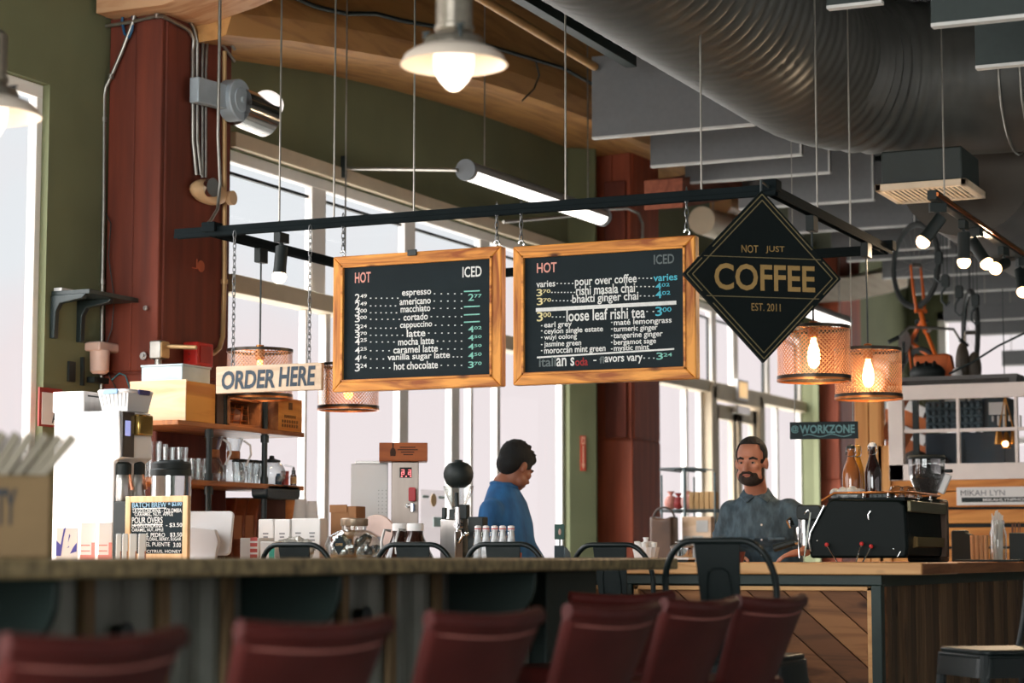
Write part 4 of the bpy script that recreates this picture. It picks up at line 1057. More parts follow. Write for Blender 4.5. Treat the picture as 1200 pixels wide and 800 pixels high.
# ================================================================ left: shelves, brewer, till, jars
kraft = mat('kraft board', (196, 158, 108), .8, var=.12, scale=8)
kraft_dark = mat('brown corrugated board', (150, 104, 66), .85, var=.15, scale=8)
white_card = mat('white card', (232, 228, 224), .6, var=.04)
paper_w = mat('white paper', (238, 234, 230), .8, var=.04)
print_dark = mat('dark print ink', (60, 60, 62), .8)
crate_wood = wood('orange varnished pine', (232, 158, 66), (196, 116, 40), 'y', 3, .45)
crate_lit_front = wood('pine board lightened for light', (226, 196, 158), (206, 170, 128), 'x', 3, .5)  # paler than the crate's orange wood: strong window light put into the colour
shelf_wood = wood('shelf plank', (176, 112, 66), (128, 76, 44), 'y', 4, .5)
clear = glassy('clear glass', (.95, .97, .97, 1), .02, .93, .6)
brown_glass = mat('brown bottle glass', (46, 26, 18), .12, 0, var=.2, spec=.45)
def pbox(name, label, cat, px0, px1, pyt, Y, depth, m, base=CT, rz=0, bevel=.004, group=None, part='body', X=None):
    """box whose front face (towards -y) spans px0..px1 at plane Y and tops out at pyt"""
    x0, x1 = XY(px0, Y), XY(px1, Y); zt = ZY((px0+px1)/2, pyt, Y)
    if rz == 'cam':                                  # stands square to the viewer rather than to the room
        rz = math.atan2(-(x0+x1)/2, Y); k = (x1-x0)*math.cos(rz)*.93/2; xm = (x0+x1)/2; x0, x1 = xm-k, xm+k
    t = thing(name, label, cat, ((x0+x1)/2, Y, base), rz, group); w = (x1-x0)/2
    b = MB(); b.box(-w, w, 0, depth, 0, zt-base); b.build(part, m, t, bevel=bevel)
    return t, w, zt-base
# kraft box of menus on the near end of the bar
Yk = 3.78
t, w, h = pbox('napkin_box', 'kraft cardboard box holding fanned menu cards on the near end of the bar', 'box', -60, 64, 556, Yk, .2, mat('dull kraft board', (128, 104, 72), .85, var=.12, scale=8), BT, 'cam', bevel=.006)
b = MB(); b.text('TY', w-.118, w-.074, .072, .08, -.001, .001, .03); b.build('lettering', print_dark, t, smooth=False)
menu_card = mat('menu card', (158, 148, 130), .7, var=.3, scale=4)
for k in range(7):
    x = w-.215+k*.025; rzk = t.rotation_euler.z
    M = Matrix.Rotation(rzk, 4, 'Z') @ Matrix.Translation((x, .03+.012*(k % 3), h-.05)) @ Matrix.Rotation(.50+.03*k, 4, 'Y')
    b = MB(); b.box(-.0105, .0105, -.01, .12, 0, .165+.002*k, M); tag(b.build('menu_card', menu_card, None, t.location, bevel=.001), ('first', 'second', 'third', 'fourth', 'fifth', 'sixth', 'rightmost')[k]+' tilted menu card of the fan in the kraft box', 'card', 'menu cards')
# pipe-and-plank shelves
XS = -5.98
zs1 = onX(300, 501, XS).z; zs2 = onX(300, 566, XS).z
ya, yb = onX(209, 500, XS).y, onX(357, 500, XS).y
t = thing('plank_shelf', 'two plank shelves on black pipe beside the near rust red column', 'shelf', (-6.2, ya, 0))
for z, n_ in ((zs1, 'upper'), (zs2, 'lower')):
    b = MB(); b.box(-.2, .22, 0 if n_ == 'upper' else onX(154, 500, -6.1).y-ya, yb-ya, z-.026, z); b.build('shelf_board', shelf_wood, t, bevel=.004)
for px in (312, 247):
    y = onX(px, 520, XS-.04).y-ya
    b = MB(); top = zs1+.24 if px == 312 else zs1-.02; b.cyl((.17, y, CT+.001), (.17, y, top), .016, n=14)
    for z in (zs1-.05, zs2-.05, zs2+.02): b.cyl((.17, y, z-.02), (.17, y, z+.02), .023, n=14)
    b.build('pipe_post', black_metal, t)
def on_shelf(px, z, x=-6.1): return Vector((x, onX(px, 500, x).y, z))
def sbox(name, label, cat, px0, px1, pyt, m, z, xa_, xb_, group=None, bevel=.003, front=None):
    """box on a shelf: right face at xb_ spans px0..px1"""
    y0, y1 = onX(px0, 500, xb_).y, onX(px1, 500, xb_).y; zt = onX((px0+px1)/2, pyt, xb_).z
    t = thing(name, label, cat, ((xa_+xb_)/2, y0, z), 0, group); w = (xb_-xa_)/2
    b = MB(); b.box(-w, w, 0, y1-y0, 0, zt-z); b.build('body', m, t, bevel=bevel)
    if front: b = MB(); b.box(-w, w, -.006, 0, 0, zt-z); b.build('baked_light_front', front, t, bevel=.002)
    return t, w, y1-y0, zt-z
t, w, d, h = sbox('wooden_crate', 'pine crate with light-paled front and orange varnished end at the near end of the top shelf', 'crate', 218, 252, 448, crate_wood, zs1, -6.33, XS-.01, front=crate_lit_front)
b = MB(); b.box(-w-.001, w+.001, -.007, .004, h-.006, h+.006); b.build('rim', crate_lit_front, t)
tray_m = mat('pale blue grey tin', (176, 192, 198), .4, .2)
b = MB(); b.box(-.12, .13, .02, d+.01, 0, .085); b.box(-.125, .135, .015, d+.015, .078, .09); tag(b.build('metal_tray', tray_m, None, (t.location.x, t.location.y, zs1+h+.001), bevel=.004), 'pale blue grey tin lying on top of the pine crate', 'tin')
t, w, d, h = sbox('dark_book', 'dark upright box file beside the pine crate', 'box', 254, 262, 460, mat('dark brown leatherette', (66, 44, 34), .6), zs1, -6.3, XS-.02)
t, w, d, h = sbox('dark_canister', 'black upright case beside the wire crate', 'box', 263, 267, 462, soft_black, zs1, -6.28, XS-.02)
# open crate with wires
y0, y1 = onX(268, 500, XS-.01).y, onX(306, 500, XS-.01).y; hc = onX(287, 467, XS).z-zs1
t = thing('open_crate', 'open brown wooden crate stuffed with wire baskets on the top shelf', 'crate', (-6.15, y0, zs1))
b = MB()
b.box(-.15, .16, 0, .012, 0, hc); b.box(-.15, .16, y1-y0-.012, y1-y0, 0, hc); b.box(-.15, -.138, 0, y1-y0, 0, hc); b.box(-.15, .16, 0, y1-y0, 0, .012); b.box(-.15, .16, 0, y1-y0, hc-.012, hc); b.build('crate_frame', shelf_wood, t, bevel=.002)
b = MB(); L = y1-y0
for k in range(7): b.tube([(.1-.02*(k % 2), .03+k*(L-.06)/6, .02), (.1, .03+k*(L-.06)/6+.02*math.sin(k*2), hc-.03)], .003, 6)
for k in range(4): b.tube([(.1, .02, .03+k*.035), (.09, L-.02, .04+k*.03)], .003, 6)
b.build('wire_basket', copper, t)
b = MB(); b.ell((.05, L*.65, .06), (.05, .07, .045)); b.build('cloth_bundle', mat('tan cloth', (176, 130, 108), .8), t)
t, w, d, h = sbox('wooden_box', 'small orange pine box branded with a stamp at the far end of the top shelf', 'box', 326, 354, 467, crate_wood, zs1, -6.2, XS-.01)
b = MB(); b.box(w+.0005, w+.0015, d*.42, d*.58, h*.66, h*.88); M = Matrix.Rotation(PI/2, 4, 'Z')
for z_, q in ((.40, .5), (.25, .7), (.12, .7)):
    for k in range(7): b.box(w+.0005, w+.0015, d*(.5-q/2+q*k/7), d*(.5-q/2+q*(k+.6)/7), h*z_, h*(z_+.09))
b.build('brand_stamp', mat('burnt stamp', (112, 70, 30), .8), t, smooth=False)
b = MB(); b.box(-w, w, -.003, 0, 0, h); b.build('baked_light_front', shelf_wood, t)  # darker wood puts the shade from its neighbours into the front's colour
# glassware on the lower shelf
def glass(px, top, r, label, x=-6.1, group='drinking glasses on the lower shelf'):
    p = on_shelf(px, zs2, x); h = onX(px, top, x).z-zs2
    t = MB(); t.lathe([(0, .004), (r*.82, .004), (r, h), (r-.003, h), (r*.80-.003, .012), (0, .012)], n=20)
    return tag(t.build('drinking_glass', clear, None, p), label, 'glass', group)
gl = ['tall thin glass at the near end of the lower shelf', 'short glass behind the near tall glass', 'narrow tall glass left of the thermal server lid', 'tall rimmed glass above the thermal server lid', 'second tall glass above the thermal server lid',
      'middle glass above the thermal server lid', 'glass right of middle above the thermal server lid', 'glass at the right edge of the thermal server lid', 'first of three short glasses right of the thermal server', 'second of three short glasses right of the thermal server', 'third of three short glasses right of the thermal server']
for (px, top, r, x), l in zip(((159, 517, .03, -6.06), (168, 536, .034, -6.18), (173, 518, .026, -6.05), (182, 517, .034, -6.08), (190, 520, .032, -6.18), (198, 524, .032, -6.06), (207, 524, .032, -6.17), (214, 524, .03, -6.05), (222, 537, .031, -6.14), (229, 537, .031, -6.04), (237, 537, .031, -6.14)), gl): glass(px, top, r, l, x)
def lathe_thing(name, label, cat, loc, prof, m, group=None, n=24):
    b = MB(); b.lathe(prof, n=n); return tag(b.build(name, m, None, loc), label, cat, group)
for px, l, x in ((250, 'glass coffee carafe with a white handle near the rear pipe post', -6.1), (274, 'second glass coffee carafe with a white handle by the window edge', -6.08)):
    p = on_shelf(px, zs2, x); t = thing('glass_carafe', l, 'carafe', p, 0, 'glass carafes')
    b = MB(); b.lathe([(0, .003), (.06, .004), (.068, .03), (.05, .1), (.028, .14), (.03, .16), (.055, .24), (.053, .24), (.027, .16), (.025, .14), (.047, .1), (.064, .03), (.056, .008), (0, .008)], n=24); b.build('glass_body', clear, t)
    b = MB(); b.lathe([(.031, .125), (.036, .13), (.036, .165), (.033, .17)], n=20); b.build('collar', shelf_wood, t)
    b = MB(); b.tube([(.05, .02, .225), (.085, .03, .2), (.09, .03, .15), (.065, .02, .09)], .006, 8); b.build('handle', white_plastic, t)
for k, (px, l) in enumerate(((281, 'first stacked glass cup between the carafe and the front pipe post'), (289, 'second stacked glass cup between the carafe and the front pipe post'), (297, 'third stacked glass cup between the carafe and the front pipe post'), (304, 'fourth stacked glass cup just left of the front pipe post'))):
    p = on_shelf(px, zs2, -6.08); t = thing('glass_cup', l, 'cup', p, 0, 'glass cups')
    b = MB(); b.lathe([(0, .003), (.032, .003), (.036, .055), (.033, .06), (.038, .07), (.04, .115), (.037, .115), (.034, .07), (.03, .006), (0, .006)], n=20); b.build('cup_body', clear, t)
    b = MB(); b.tube([(.036, 0, .1), (.06, .0, .095), (.06, 0, .05), (.035, 0, .04)], .004, 6); b.build('handle', clear, t)
    b = MB(); b.lathe([(.04, .115), (.042, .12), (.03, .13), (0, .13)], n=20); b.build('dark_lid', soft_black, t)
p = on_shelf(319, zs2, -6.06); t = thing('glass_teapot', 'round clear glass teapot right of the front pipe post', 'teapot', p)
b = MB(); b.lathe([(0, .003), (.05, .003), (.075, .04), (.078, .075), (.06, .115), (.045, .125), (.043, .122), (.057, .112), (.074, .075), (.07, .04), (.046, .008), (0, .008)], n=24); b.build('pot_body', clear, t)
b = MB(); b.lathe([(.047, .125), (.047, .135), (.015, .145), (.012, .16), (0, .162)], n=20); b.build('lid', soft_black, t)
b = MB(); b.tube([(.05, .05, .11), (.09, .075, .1), (.09, .075, .05), (.055, .05, .035)], .006, 8); b.build('handle', clear, t)
lathe_thing('small_bottle', 'small blue grey bottle beside the red tin', 'bottle', on_shelf(327, zs2, -6.05), [(0, 0), (.018, 0), (.018, .045), (.012, .055), (.012, .065), (0, .065)], mat('blue grey plastic', (92, 122, 140), .4))
p = on_shelf(334.5, zs2, -6.04); t = thing('red_tin', 'red tin canister on the lower shelf', 'tin', p)
b = MB(); b.lathe([(0, 0), (.021, 0), (.021, .075), (0, .075)], n=24); b.build('body', mat('red tin', (186, 58, 44), .4), t)
b = MB(); b.lathe([(.0222, .066), (.0222, .08), (0, .08)], n=24); b.build('lid', mat('dark red tin', (140, 40, 34), .4), t)
p = on_shelf(344.5, zs2, -6.03); t = thing('dropper_bottle', 'amber dropper bottle at the far end of the lower shelf', 'bottle', p)
b = MB(); b.lathe([(0, 0), (.017, 0), (.017, .058), (.009, .068), (.009, .072), (0, .072)], n=20); b.build('body', mat('amber glass', (92, 56, 34), .1, spec=.8), t)
b = MB(); b.lathe([(.011, .066), (.011, .085), (.006, .09), (.007, .1), (.0, .108)], n=16); b.build('dropper_cap', soft_black, t)
b = MB(); b.lathe([(.0175, .012), (.0178, .012), (.0178, .05), (.0175, .05)], n=20); b.build('paper_label', kraft, t)
# fittings on the near column
c = onX(232, 416, XC+.05); t = thing('fire_alarm_box', 'bright red alarm box on the near column above the pine crate', 'alarm box', c)
b = MB(); b.box(-.04, .05, -.085, .075, -.065, .065); b.build('housing', mat('signal red enamel', (204, 44, 34), .35), t, bevel=.006)
b = MB(); b.box(.05, .056, -.06, .05, -.045, .045)
for k in range(3): b.cyl((.0, -.09, -.03+k*.03), (.0, -.084, -.03+k*.03), .008, n=10)
b.build('cover_plate', mat('deep red enamel', (170, 36, 30), .4), t, bevel=.003)
c = onY(186.5, 410, c1[0]-.05); t = thing('pipe_fitting', 'cast metal conduit fitting at the corner of the near column', 'conduit fitting', c)
b = MB(); b.prism(rpoly(-.045, .03, -.05, .05, .012), -.03, .03, 'xz'); b.build('fitting', galv, t, bevel=.008)
b = MB(); b.prism(rpoly(-.03, .045, -.045, .045, .012), .03, .036, 'yz', Matrix.Translation((0, .0, 0))); b.build('cover_plate', brass_pipe, t, bevel=.002)
b = MB(); b.cyl((-.005, 0, -.05), (-.005, 0, -.20), .014, n=12); b.cyl((-.005, 0, -.05), (-.005, 0, -.08), .02, n=12); b.build('pipe_stub', galv, t)
b = MB(); b.tube([(.03, .02, .02), (.2, .05, .01)], .012, 10); b.build('side_pipe', brass_pipe, t)
c = onY(169, 417, c1[0]-.02); b = MB(); b.cyl((0, 0, 0), (0, -.012, 0), .022, n=8); b.cyl((0, -.012, 0), (0, -.025, 0), .011, n=12); tag(b.build('anchor_bolt', steel, None, c), 'hex bolt head on the front of the near column', 'bolt')
c = onY(171.5, 361, c1[0]-.02); b = MB(); b.cyl((0, 0, 0), (0, -.012, 0), .014, n=8); b.cyl((0, -.012, 0), (0, -.02, 0), .008, n=12); tag(b.build('anchor_bolt', steel, None, c), 'small bolt head high on the front of the near column', 'bolt')
c = onX(231, 310, XC+.014); b = MB(); b.prism([(-.05, -.02), (-.01, -.02), (-.01, .03), (.0, .03), (.0, -.025), (-.05, -.025)], 0, .004, 'yz'); b.cyl((0, .035, -.005), (.006, .035, -.005), .032, n=16); tag(b.build('carved_mark', mat('bare scratched wood', (190, 96, 62), .8), None, c), 'small scratched mark on the right face of the near column', 'mark')
# small black shelf and fittings on the green wall
c = onX(84, 349, XW); t = thing('bracket_shelf', 'small black bracket shelf with a pale strip on the green wall', 'shelf', c)
L1 = onX(130, 349, XW).y-c.y; L0 = onX(60, 349, XW).y-c.y
b = MB(); b.box(0, .24, L0, L1*.75, -.008, .016); b.build('shelf_board', black_metal, t, bevel=.003)
for px in (61, 92):
    y = onX(px, 360, XW).y-c.y; b = MB(); b.prism([(0, -.008), (.22, -.008), (.2, -.03), (.06, -.05), (.035, -.09), (.03, -.23), (0, -.23)], y-.018, y+.018, 'xz'); b.build('bracket', black_metal, t, bevel=.004)
b = MB(); b.box(.0, .05, L0+.02, L0+.30, .016, .035); tag(b.build('paper_strip', white_card, None, c), 'pale strip lying on the small black wall shelf', 'board')
def wallbox(name, label, cat, px0, px1, py0, py1, th, m):
    y0, y1 = onX(px0, 400, XW).y, onX(px1, 400, XW).y; z1, z0 = onX(px0, py0, XW).z, onX(px0, py1, XW).z
    b = MB(); b.box(0, th, 0, y1-y0, 0, z1-z0); return tag(b.build(name, m, None, (XW, y0, z0), bevel=.003), label, cat)
wallbox('outlet_plate', 'black outlet plate on the green wall', 'outlet', 79, 87, 423, 447, .015, soft_black)
pinkish = mat('pinkish white plastic', (222, 190, 176), .5)
c = onX(106, 420, XW); t = thing('wall_dispenser', 'pinkish white dispenser clamped to the wall conduit', 'dispenser', c)
b = MB(); b.lathe([(0, -.085), (.035, -.085), (.05, -.07), (.053, .02), (.053, .04), (0, .04)], (.06, 0, 0), 24); b.build('cup_body', pinkish, t)
b = MB(); b.box(.0, .1, -.06, .14, .035, .085); b.build('clamp', pinkish, t, bevel=.01)
b = MB(); b.box(0, .02, -.09, -.075, -.15, .0); b.box(0, .05, -.03, .1, -.13, -.1); b.build('back_plate', soft_black, t)
t = thing('wall_notice', 'white notice with a red frame and letter A by the window edge', 'notice', onX(54, 477, XW))
b = MB(); b.box(0, .01, -.07, .12, -.1, .1); b.build('frame', mat('red frame', (150, 52, 44), .5), t)
b = MB(); b.box(.01, .013, -.05, .11, -.09, .075); b.build('paper', white_card, t)
b = MB(); b.text('A', -.0, .05, -.08, .06, 0, .001, .03, Matrix.Translation((.0145, .03, 0)) @ Matrix.Rotation(PI/2, 4, 'Z')); b.build('lettering', print_dark, t)
# white batch brewer
Yb = 8.2
x0, x1, xl = XY(60, Yb), XY(139, Yb), XY(131.5, Yb); zt = ZY(100, 482, Yb); zo = ZY(135, 538, Yb)
t = thing('batch_brewer', 'tall white batch coffee brewer with a dark display panel on its right side', 'coffee brewer', ((x0+x1)/2, Yb, CT)); ox = (x0+x1)/2; d = .26
enamel = mat('white brewer enamel', (240, 238, 236), .35, var=.02)
b = MB(); b.prism([(x0-ox, 0), (xl-ox, 0), (xl-ox, zo-CT-.01), (x1-ox, zo-CT+.01), (x1-ox-.012, zt-CT), (x0-ox, zt-CT)], 0, d); b.build('housing', enamel, t, bevel=.006)
b = MB(); b.box(x1-ox-.004, x1-ox+.006, .006, .10, zo-CT+.012, zt-CT-.004); b.build('side_panel', mat('dark graphite panel', (58, 52, 50), .4), t, bevel=.002)
b = MB(); b.box(x1-ox+.006, x1-ox+.008, .025, .065, zo-CT+.11, zo-CT+.18); b.build('display', emit('blue display', (120, 140, 230), .8), t)
b = MB(); b.box(x1-ox-.02, x1-ox+.03, .105, .22, zt-CT-.11, zt-CT-.012); b.build('brew_head', mat('polished brass', (206, 168, 96), .2, .9), t, bevel=.008)
b = MB(); b.box(xl-ox, x1-ox+.10, .0, d, 0, ZY(140, 588, 8.26)-CT); b.build('drip_stand', soft_black, t, bevel=.003)
for px, Y_, l, hh in ((141, 8.26, 'steel thermal dispenser tucked close under the brewer head', .36), (157, 8.40, 'steel thermal dispenser with black top right of the brewer', .34)):
    zs_ = ZY(px, 588, Y_); hh = ZY(px, 539, Y_)-zs_; p = (XY(px, Y_), Y_, zs_+.001); t = thing('airpot', l, 'thermal dispenser', p, 0, 'airpots')
    b = MB(); b.lathe([(0, 0), (.045, 0), (.047, .01), (.047, hh-.09), (.043, hh-.07), (0, hh-.07)], n=28); b.build('steel_body', steel, t)
    b = MB(); b.lathe([(.044, hh-.07), (.044, hh-.02), (.03, hh-.01), (0, hh-.01)], n=24); b.build('lid', soft_black, t)
    b = MB(); b.bar((.04, .0, hh-.07), (.06, 0, hh-.14), .012, .01); b.build('spout', mat('copper spout', (196, 132, 104), .3, .7) if 'copper spout' not in MATS else MATS['copper spout'], t)
tpx0, tpx1 = XY(58, 8.22), XY(94, 8.22)
t = thing('metal_box', 'white box with a slotted metal side on top of the brewer', 'box', (tpx0, 8.22, zt+.001)); hh = ZY(76, 459, 8.22)-zt
b = MB(); b.box(0, tpx1-tpx0, 0, .22, 0, hh); b.build('body', enamel, t, bevel=.003)
b = MB(); b.box(tpx1-tpx0, tpx1-tpx0+.003, .004, .216, .004, hh-.004); b.build('side_plate', steel, t)
b = MB(); b.box(tpx1-tpx0+.003, tpx1-tpx0+.005, .03, .12, hh*.75, hh*.82); b.build('slot', soft_black, t)
# plastic bin
xa_, xb_ = XY(111, 8.26), XY(147, 8.26); hh = ZY(130, 456, 8.26)-zt
t = thing('storage_bin', 'white translucent storage bin with blue handles on top of the brewer', 'bin', ((xa_+xb_)/2, 8.26, zt+.002)); w = (xb_-xa_)/2
bin_m = mat('milky plastic', (226, 224, 222), .4, var=.04)
b = MB(); rings = []
for k, s in ((0, .84), (.82, 1.0)):
    rings.append([(-w*s, .1-.1*s, hh*k), (w*s, .1-.1*s, hh*k), (w*s, .1+.1*s, hh*k), (-w*s, .1+.1*s, hh*k)])
b.loft(rings)
for k in range(7): x = -w*.8+k*w*.27; b.bar((x*.84, .012, .02), (x, -.002, hh*.8), .006, .006)
b.build('tub', bin_m, t, bevel=.008)
b = MB(); b.prism(rpoly(-w*1.1, w*1.1, -.012, .212, .03), hh*.8, hh*.98, 'xy'); b.build('lid', white_plastic, t, bevel=.012)
b = MB(); b.box(-w*.5, w*.45, -.022, -.012, hh*.76, hh*.98); b.build('handle', mat('pale blue latch', (150, 190, 226), .4), t, bevel=.004)
b = MB(); b.box(w*1.1, w*1.1+.012, .06, .15, hh*.76, hh*.98); b.build('handle', mat('navy latch', (62, 62, 120), .4), t, bevel=.004)
# thermal server and chalk A-board
p = (XY(199, 8.7), 8.7, CT); t = thing('thermal_server', 'large steel thermal coffee server with black lid behind the chalkboard', 'thermal dispenser', p)
hh = ZY(199, 541, 8.7)-CT
b = MB(); b.lathe([(0, 0), (.095, 0), (.098, .02), (.098, hh-.07), (0, hh-.07)], n=40); b.build('steel_body', mat('mirror steel', (206, 206, 206), .12, 1, var=.05), t)
b = MB(); b.lathe([(.099, hh-.068), (.1, hh-.04), (.096, hh-.035), (.097, hh-.01), (.085, hh), (0, hh)], n=40); b.bar((-.06, 0, hh+.004), (.06, 0, hh+.004), .03, .01); b.build('lid', soft_black, t)
b = MB(); b.cyl((.0, -.09, .08), (.0, -.13, .08), .012, n=12); b.cyl((.0, -.13, .085), (.0, -.13, .05), .009, n=10); b.build('tap', soft_black, t)
Yc = 8.05; x0, x1 = XY(147.5, Yc), XY(221, Yc); hh = ZY(184, 581, Yc)-CT; w = (x1-x0)/2
t = thing('chalk_sign', 'pine framed tabletop chalkboard lettered BATCH BREW and POUR OVERS', 'chalkboard', ((x0+x1)/2, Yc, CT))
pine = wood('pale pine frame', (224, 186, 142), (204, 160, 112), 'z', 4, .5)
fw = .028
for a in ((-w, -w+fw, 0, hh), (w-fw, w, 0, hh)):
    b = MB(); b.box(a[0], a[1], -.012, .012, a[2], a[3]); b.build('frame_stile', pine, t, bevel=.003)
for z0, z1 in ((hh-fw, hh), (.012, .04)):
    b = MB(); b.box(-w+fw, w-fw, -.012, .012, z0, z1); b.build('frame_rail', pine, t, bevel=.003)
b = MB(); b.box(-w+fw*.9, w-fw*.9, -.006, .006, .03, hh-fw*.9); b.build('slate', slate, t, smooth=False)
def cz(py): return ZY(184, py, Yc)-CT
def cx(px): return XY(px, Yc)-(x0+x1)/2
b = MB(); b.text('BATCH BREW', cx(155), cx(195), cz(594.5), .024, -.0065, .001, .006); b.text('= $2.00', cx(197), cx(213), cz(593.5), .022, -.0065, .001, .02); b.build('blue_lettering', mat('blue white chalk', (160, 200, 226), .9), t, smooth=False)
b = MB()
for s, a, c_, py, h_ in (('LA GOLONDRINA - COLOMBIA', 156, 213, 600.5, .018), ('CARAMEL, NUT, APPLE', 158, 203, 605, .018), ('POUR OVERS', 155, 191, 613, .028), ('LA GOLONDRINA', 155, 191, 618, .018), ('- $3.50', 195, 214, 618, .02), ('CARAMEL, NUT, APPLE', 155, 192, 623, .016),
                         ('S. PEDRO', 172, 194, 629, .018), ('$3.50', 200, 214, 629.5, .021), ('FLORAL, BERRY, SUGAR', 172, 213, 634, .017), ('EL PUENTE', 172, 200, 640, .018), ('3.00', 204, 213, 641, .02), ('CITRUS, HONEY', 173, 213, 648, .015)):
    b.text(s, cx(a), cx(c_), cz(py), h_, -.0065, .001, .004)
b.bar((cx(155), -.0068, cz(615)), (cx(191), -.0068, cz(614.5)), .001, .003, up=(0, 0, 1)); b.bar((cx(155), -.0068, cz(595.8)), (cx(195), -.0068, cz(595.2)), .001, .003, up=(0, 0, 1))
b.build('white_lettering', chalk_w, t, smooth=False)
b = MB(); b.bar((0, .012, hh*.7), (0, .1, .0), .02, .01); b.build('rear_prop', pine, t)
# till: white tablet stand seen from behind
Yt = 8.93; p = (XY(238, Yt), Yt, CT); t = thing('till_stand', 'white tablet till seen from behind in front of the chalkboard', 'till', p, math.radians(14))
b = MB(); W2, Hh = .128, .225
M = Matrix.Translation((.0, .05, .03)) @ Matrix.Rotation(math.radians(-14), 4, 'X')
b.prism(rpoly(-W2, W2, .0, Hh, .025), -.018, .0, 'xz', M); b.build('tablet_shell', white_plastic, t, bevel=.008)
b = MB(); b.prism([(-W2*.8, .006), (.055, .006), (.075, .10), (.055, .16), (-W2*.8, .18)], .015, .05, 'xz'); b.build('stand_foot', white_plastic, t, bevel=.006)
b = MB(); b.box(-.11, .1, -.02, .12, .0, .008); b.build('base_plate', white_plastic, t, bevel=.003)
b = MB(); b.prism(rpoly(-W2+.012, W2-.012, .012, Hh-.012, .015), .0, .003, 'xz', M); b.build('screen', soft_black, t)
# cartons and holders at the lower left
t, w, h = pbox('carton', 'white carton printed with a blue drawing at the foot of the brewer', 'carton', 64, 92, 618, 7.9, .05, white_card, rz='cam')
b = MB(); bl = mat('blue print', (84, 84, 170), .7)
b.prism([(-w*.95, .03), (-w*.5, .03), (-w*.3, .11), (-w*.1, .16), (-w*.3, .15), (-w*.55, .08), (-w*.95, .1)], -.001, -.0002); b.prism([(w*.3, .04), (w*.9, .05), (w*.9, .09), (w*.6, .07)], -.001, -.0002); b.prism([(w*.1, .09), (w*.3, .12), (w*.2, .13)], -.001, -.0002); b.prism([(w*.0, .065), (w*.25, .07), (w*.2, .075)], -.001, -.0002)
b.build('printed_drawing', bl, t, smooth=False)
rp = mat('pale red print', (232, 150, 140), .7)
for px0, px1, l in ((93, 112, 'left small white carton with a red band'), (114, 132, 'right small white carton with a red band')):
    t, w, h = pbox('carton', l, 'carton', px0, px1, 612, 7.95, .05, white_card, rz='cam', group='small white cartons')
    b = MB(); b.box(-w, w, -.001, 0, .0, .035); b.box(w*.5, w*.95, -.001, 0, .035, .09); b.box(-w*.9, w*.3, -.001, 0, .05, .055); b.box(-w*.9, w*.3, -.001, 0, .075, .08); b.build('red_band', rp, t, smooth=False)
grey_card = mat('light grey card', (182, 182, 178), .6, var=.05)
for i, (px0, px1) in enumerate(((135.3, 142.3), (142.8, 150), (151, 160.5), (161.5, 171.5))):
    t, w, h = pbox('menu_holder', ('leftmost', 'second', 'third', 'rightmost')[i]+' light grey upright holder left of the chalkboard', 'holder', px0, px1, 625, 7.82, .05, grey_card, rz='cam', group='grey upright holders')
    b = MB(); b.box(w*.6, w*.98, -.001, 0, .0, h*.4); b.build('label_strip', mat('brown label', (150, 96, 70), .7) if 'brown label' not in MATS else MATS['brown label'], t)
# coffee bags on the back counter
bag_m = mat('copper brown foil bag', (164, 84, 46), .4, .2, var=.3, scale=14, bump=.3, bscale=30)
lab_m = mat('orange bag label', (206, 130, 82), .6)
def bag(px, Y, top, wd, label):
    p = (XY(px, Y), Y, CT); h = ZY(px, top, Y)-CT; t = thing('coffee_bag', label, 'bag', p, 0, 'copper brown coffee bags'); w = wd/2
    b = MB(); rings = []
    for k, s, dd in ((0, 1, .04), (.1, 1.03, .045), (.7, 1, .04), (.85, .98, .022), (1, .96, .008)):
        rings.append([(-w*s, -dd, h*k), (0, -dd*1.25, h*k), (w*s, -dd, h*k), (w*s, dd, h*k), (0, dd*1.2, h*k), (-w*s, dd, h*k)])
    b.loft(rings); b.build('foil_body', bag_m, t, bevel=.006)
    b = MB(); b.box(-w*.7, w*.7, -.056, -.051, h*.35, h*.72); b.build('label', lab_m, t)
    b = MB(); b.box(-w*.9, w*.9, -.012, .012, h*.96, h*1.0); b.build('fold_clip', kraft_dark, t)
for px, l in ((233, 'leftmost copper brown coffee bag behind the till'), (256, 'second copper brown coffee bag behind the till'), (271, 'third copper brown coffee bag right of the till top'), (284.5, 'fourth copper brown coffee bag above the red printed carton'), (298, 'rightmost copper brown coffee bag left of the wooden box')):
    bag(px, 10.2+.05*(int(px) % 2), 583 if px != 233 else 582, .105 if px < 240 else .075, l)
t, w, h = pbox('stand_box', 'dark brown box with an orange end above the white paper bags', 'box', 306, 334, 584, 10.18, .16, mat('dark brown box', (92, 52, 34), .6))
b = MB(); b.box(w, w+.004, .0, .16, 0, h); b.build('end_panel', wood('orange box end', (190, 118, 54), (160, 92, 40), 'y', 4), t)
b = MB(); b.box(-w*.2, w*.2, -.002, 0, h*.55, h*.6); b.box(w*.1, w*.5, -.002, 0, h*.64, h*.68); b.build('gold_print', gold, t)
# black appliance under the lower shelf
c = onX(318, 575, XS-.05); t = thing('shelf_speaker', 'rounded black speaker slung under the lower shelf', 'speaker', c)
b = MB(); b.prism(rpoly(-.13, .23, -.045, .035, .03), -.05, .05, 'yz'); b.build('cabinet', mat('dark teal plastic', (30, 48, 52), .4), t, bevel=.01)
b = MB(); b.box(-.03, .03, -.02, .06, .035, zs2-.028-c.z); b.build('mount', black_metal, t)
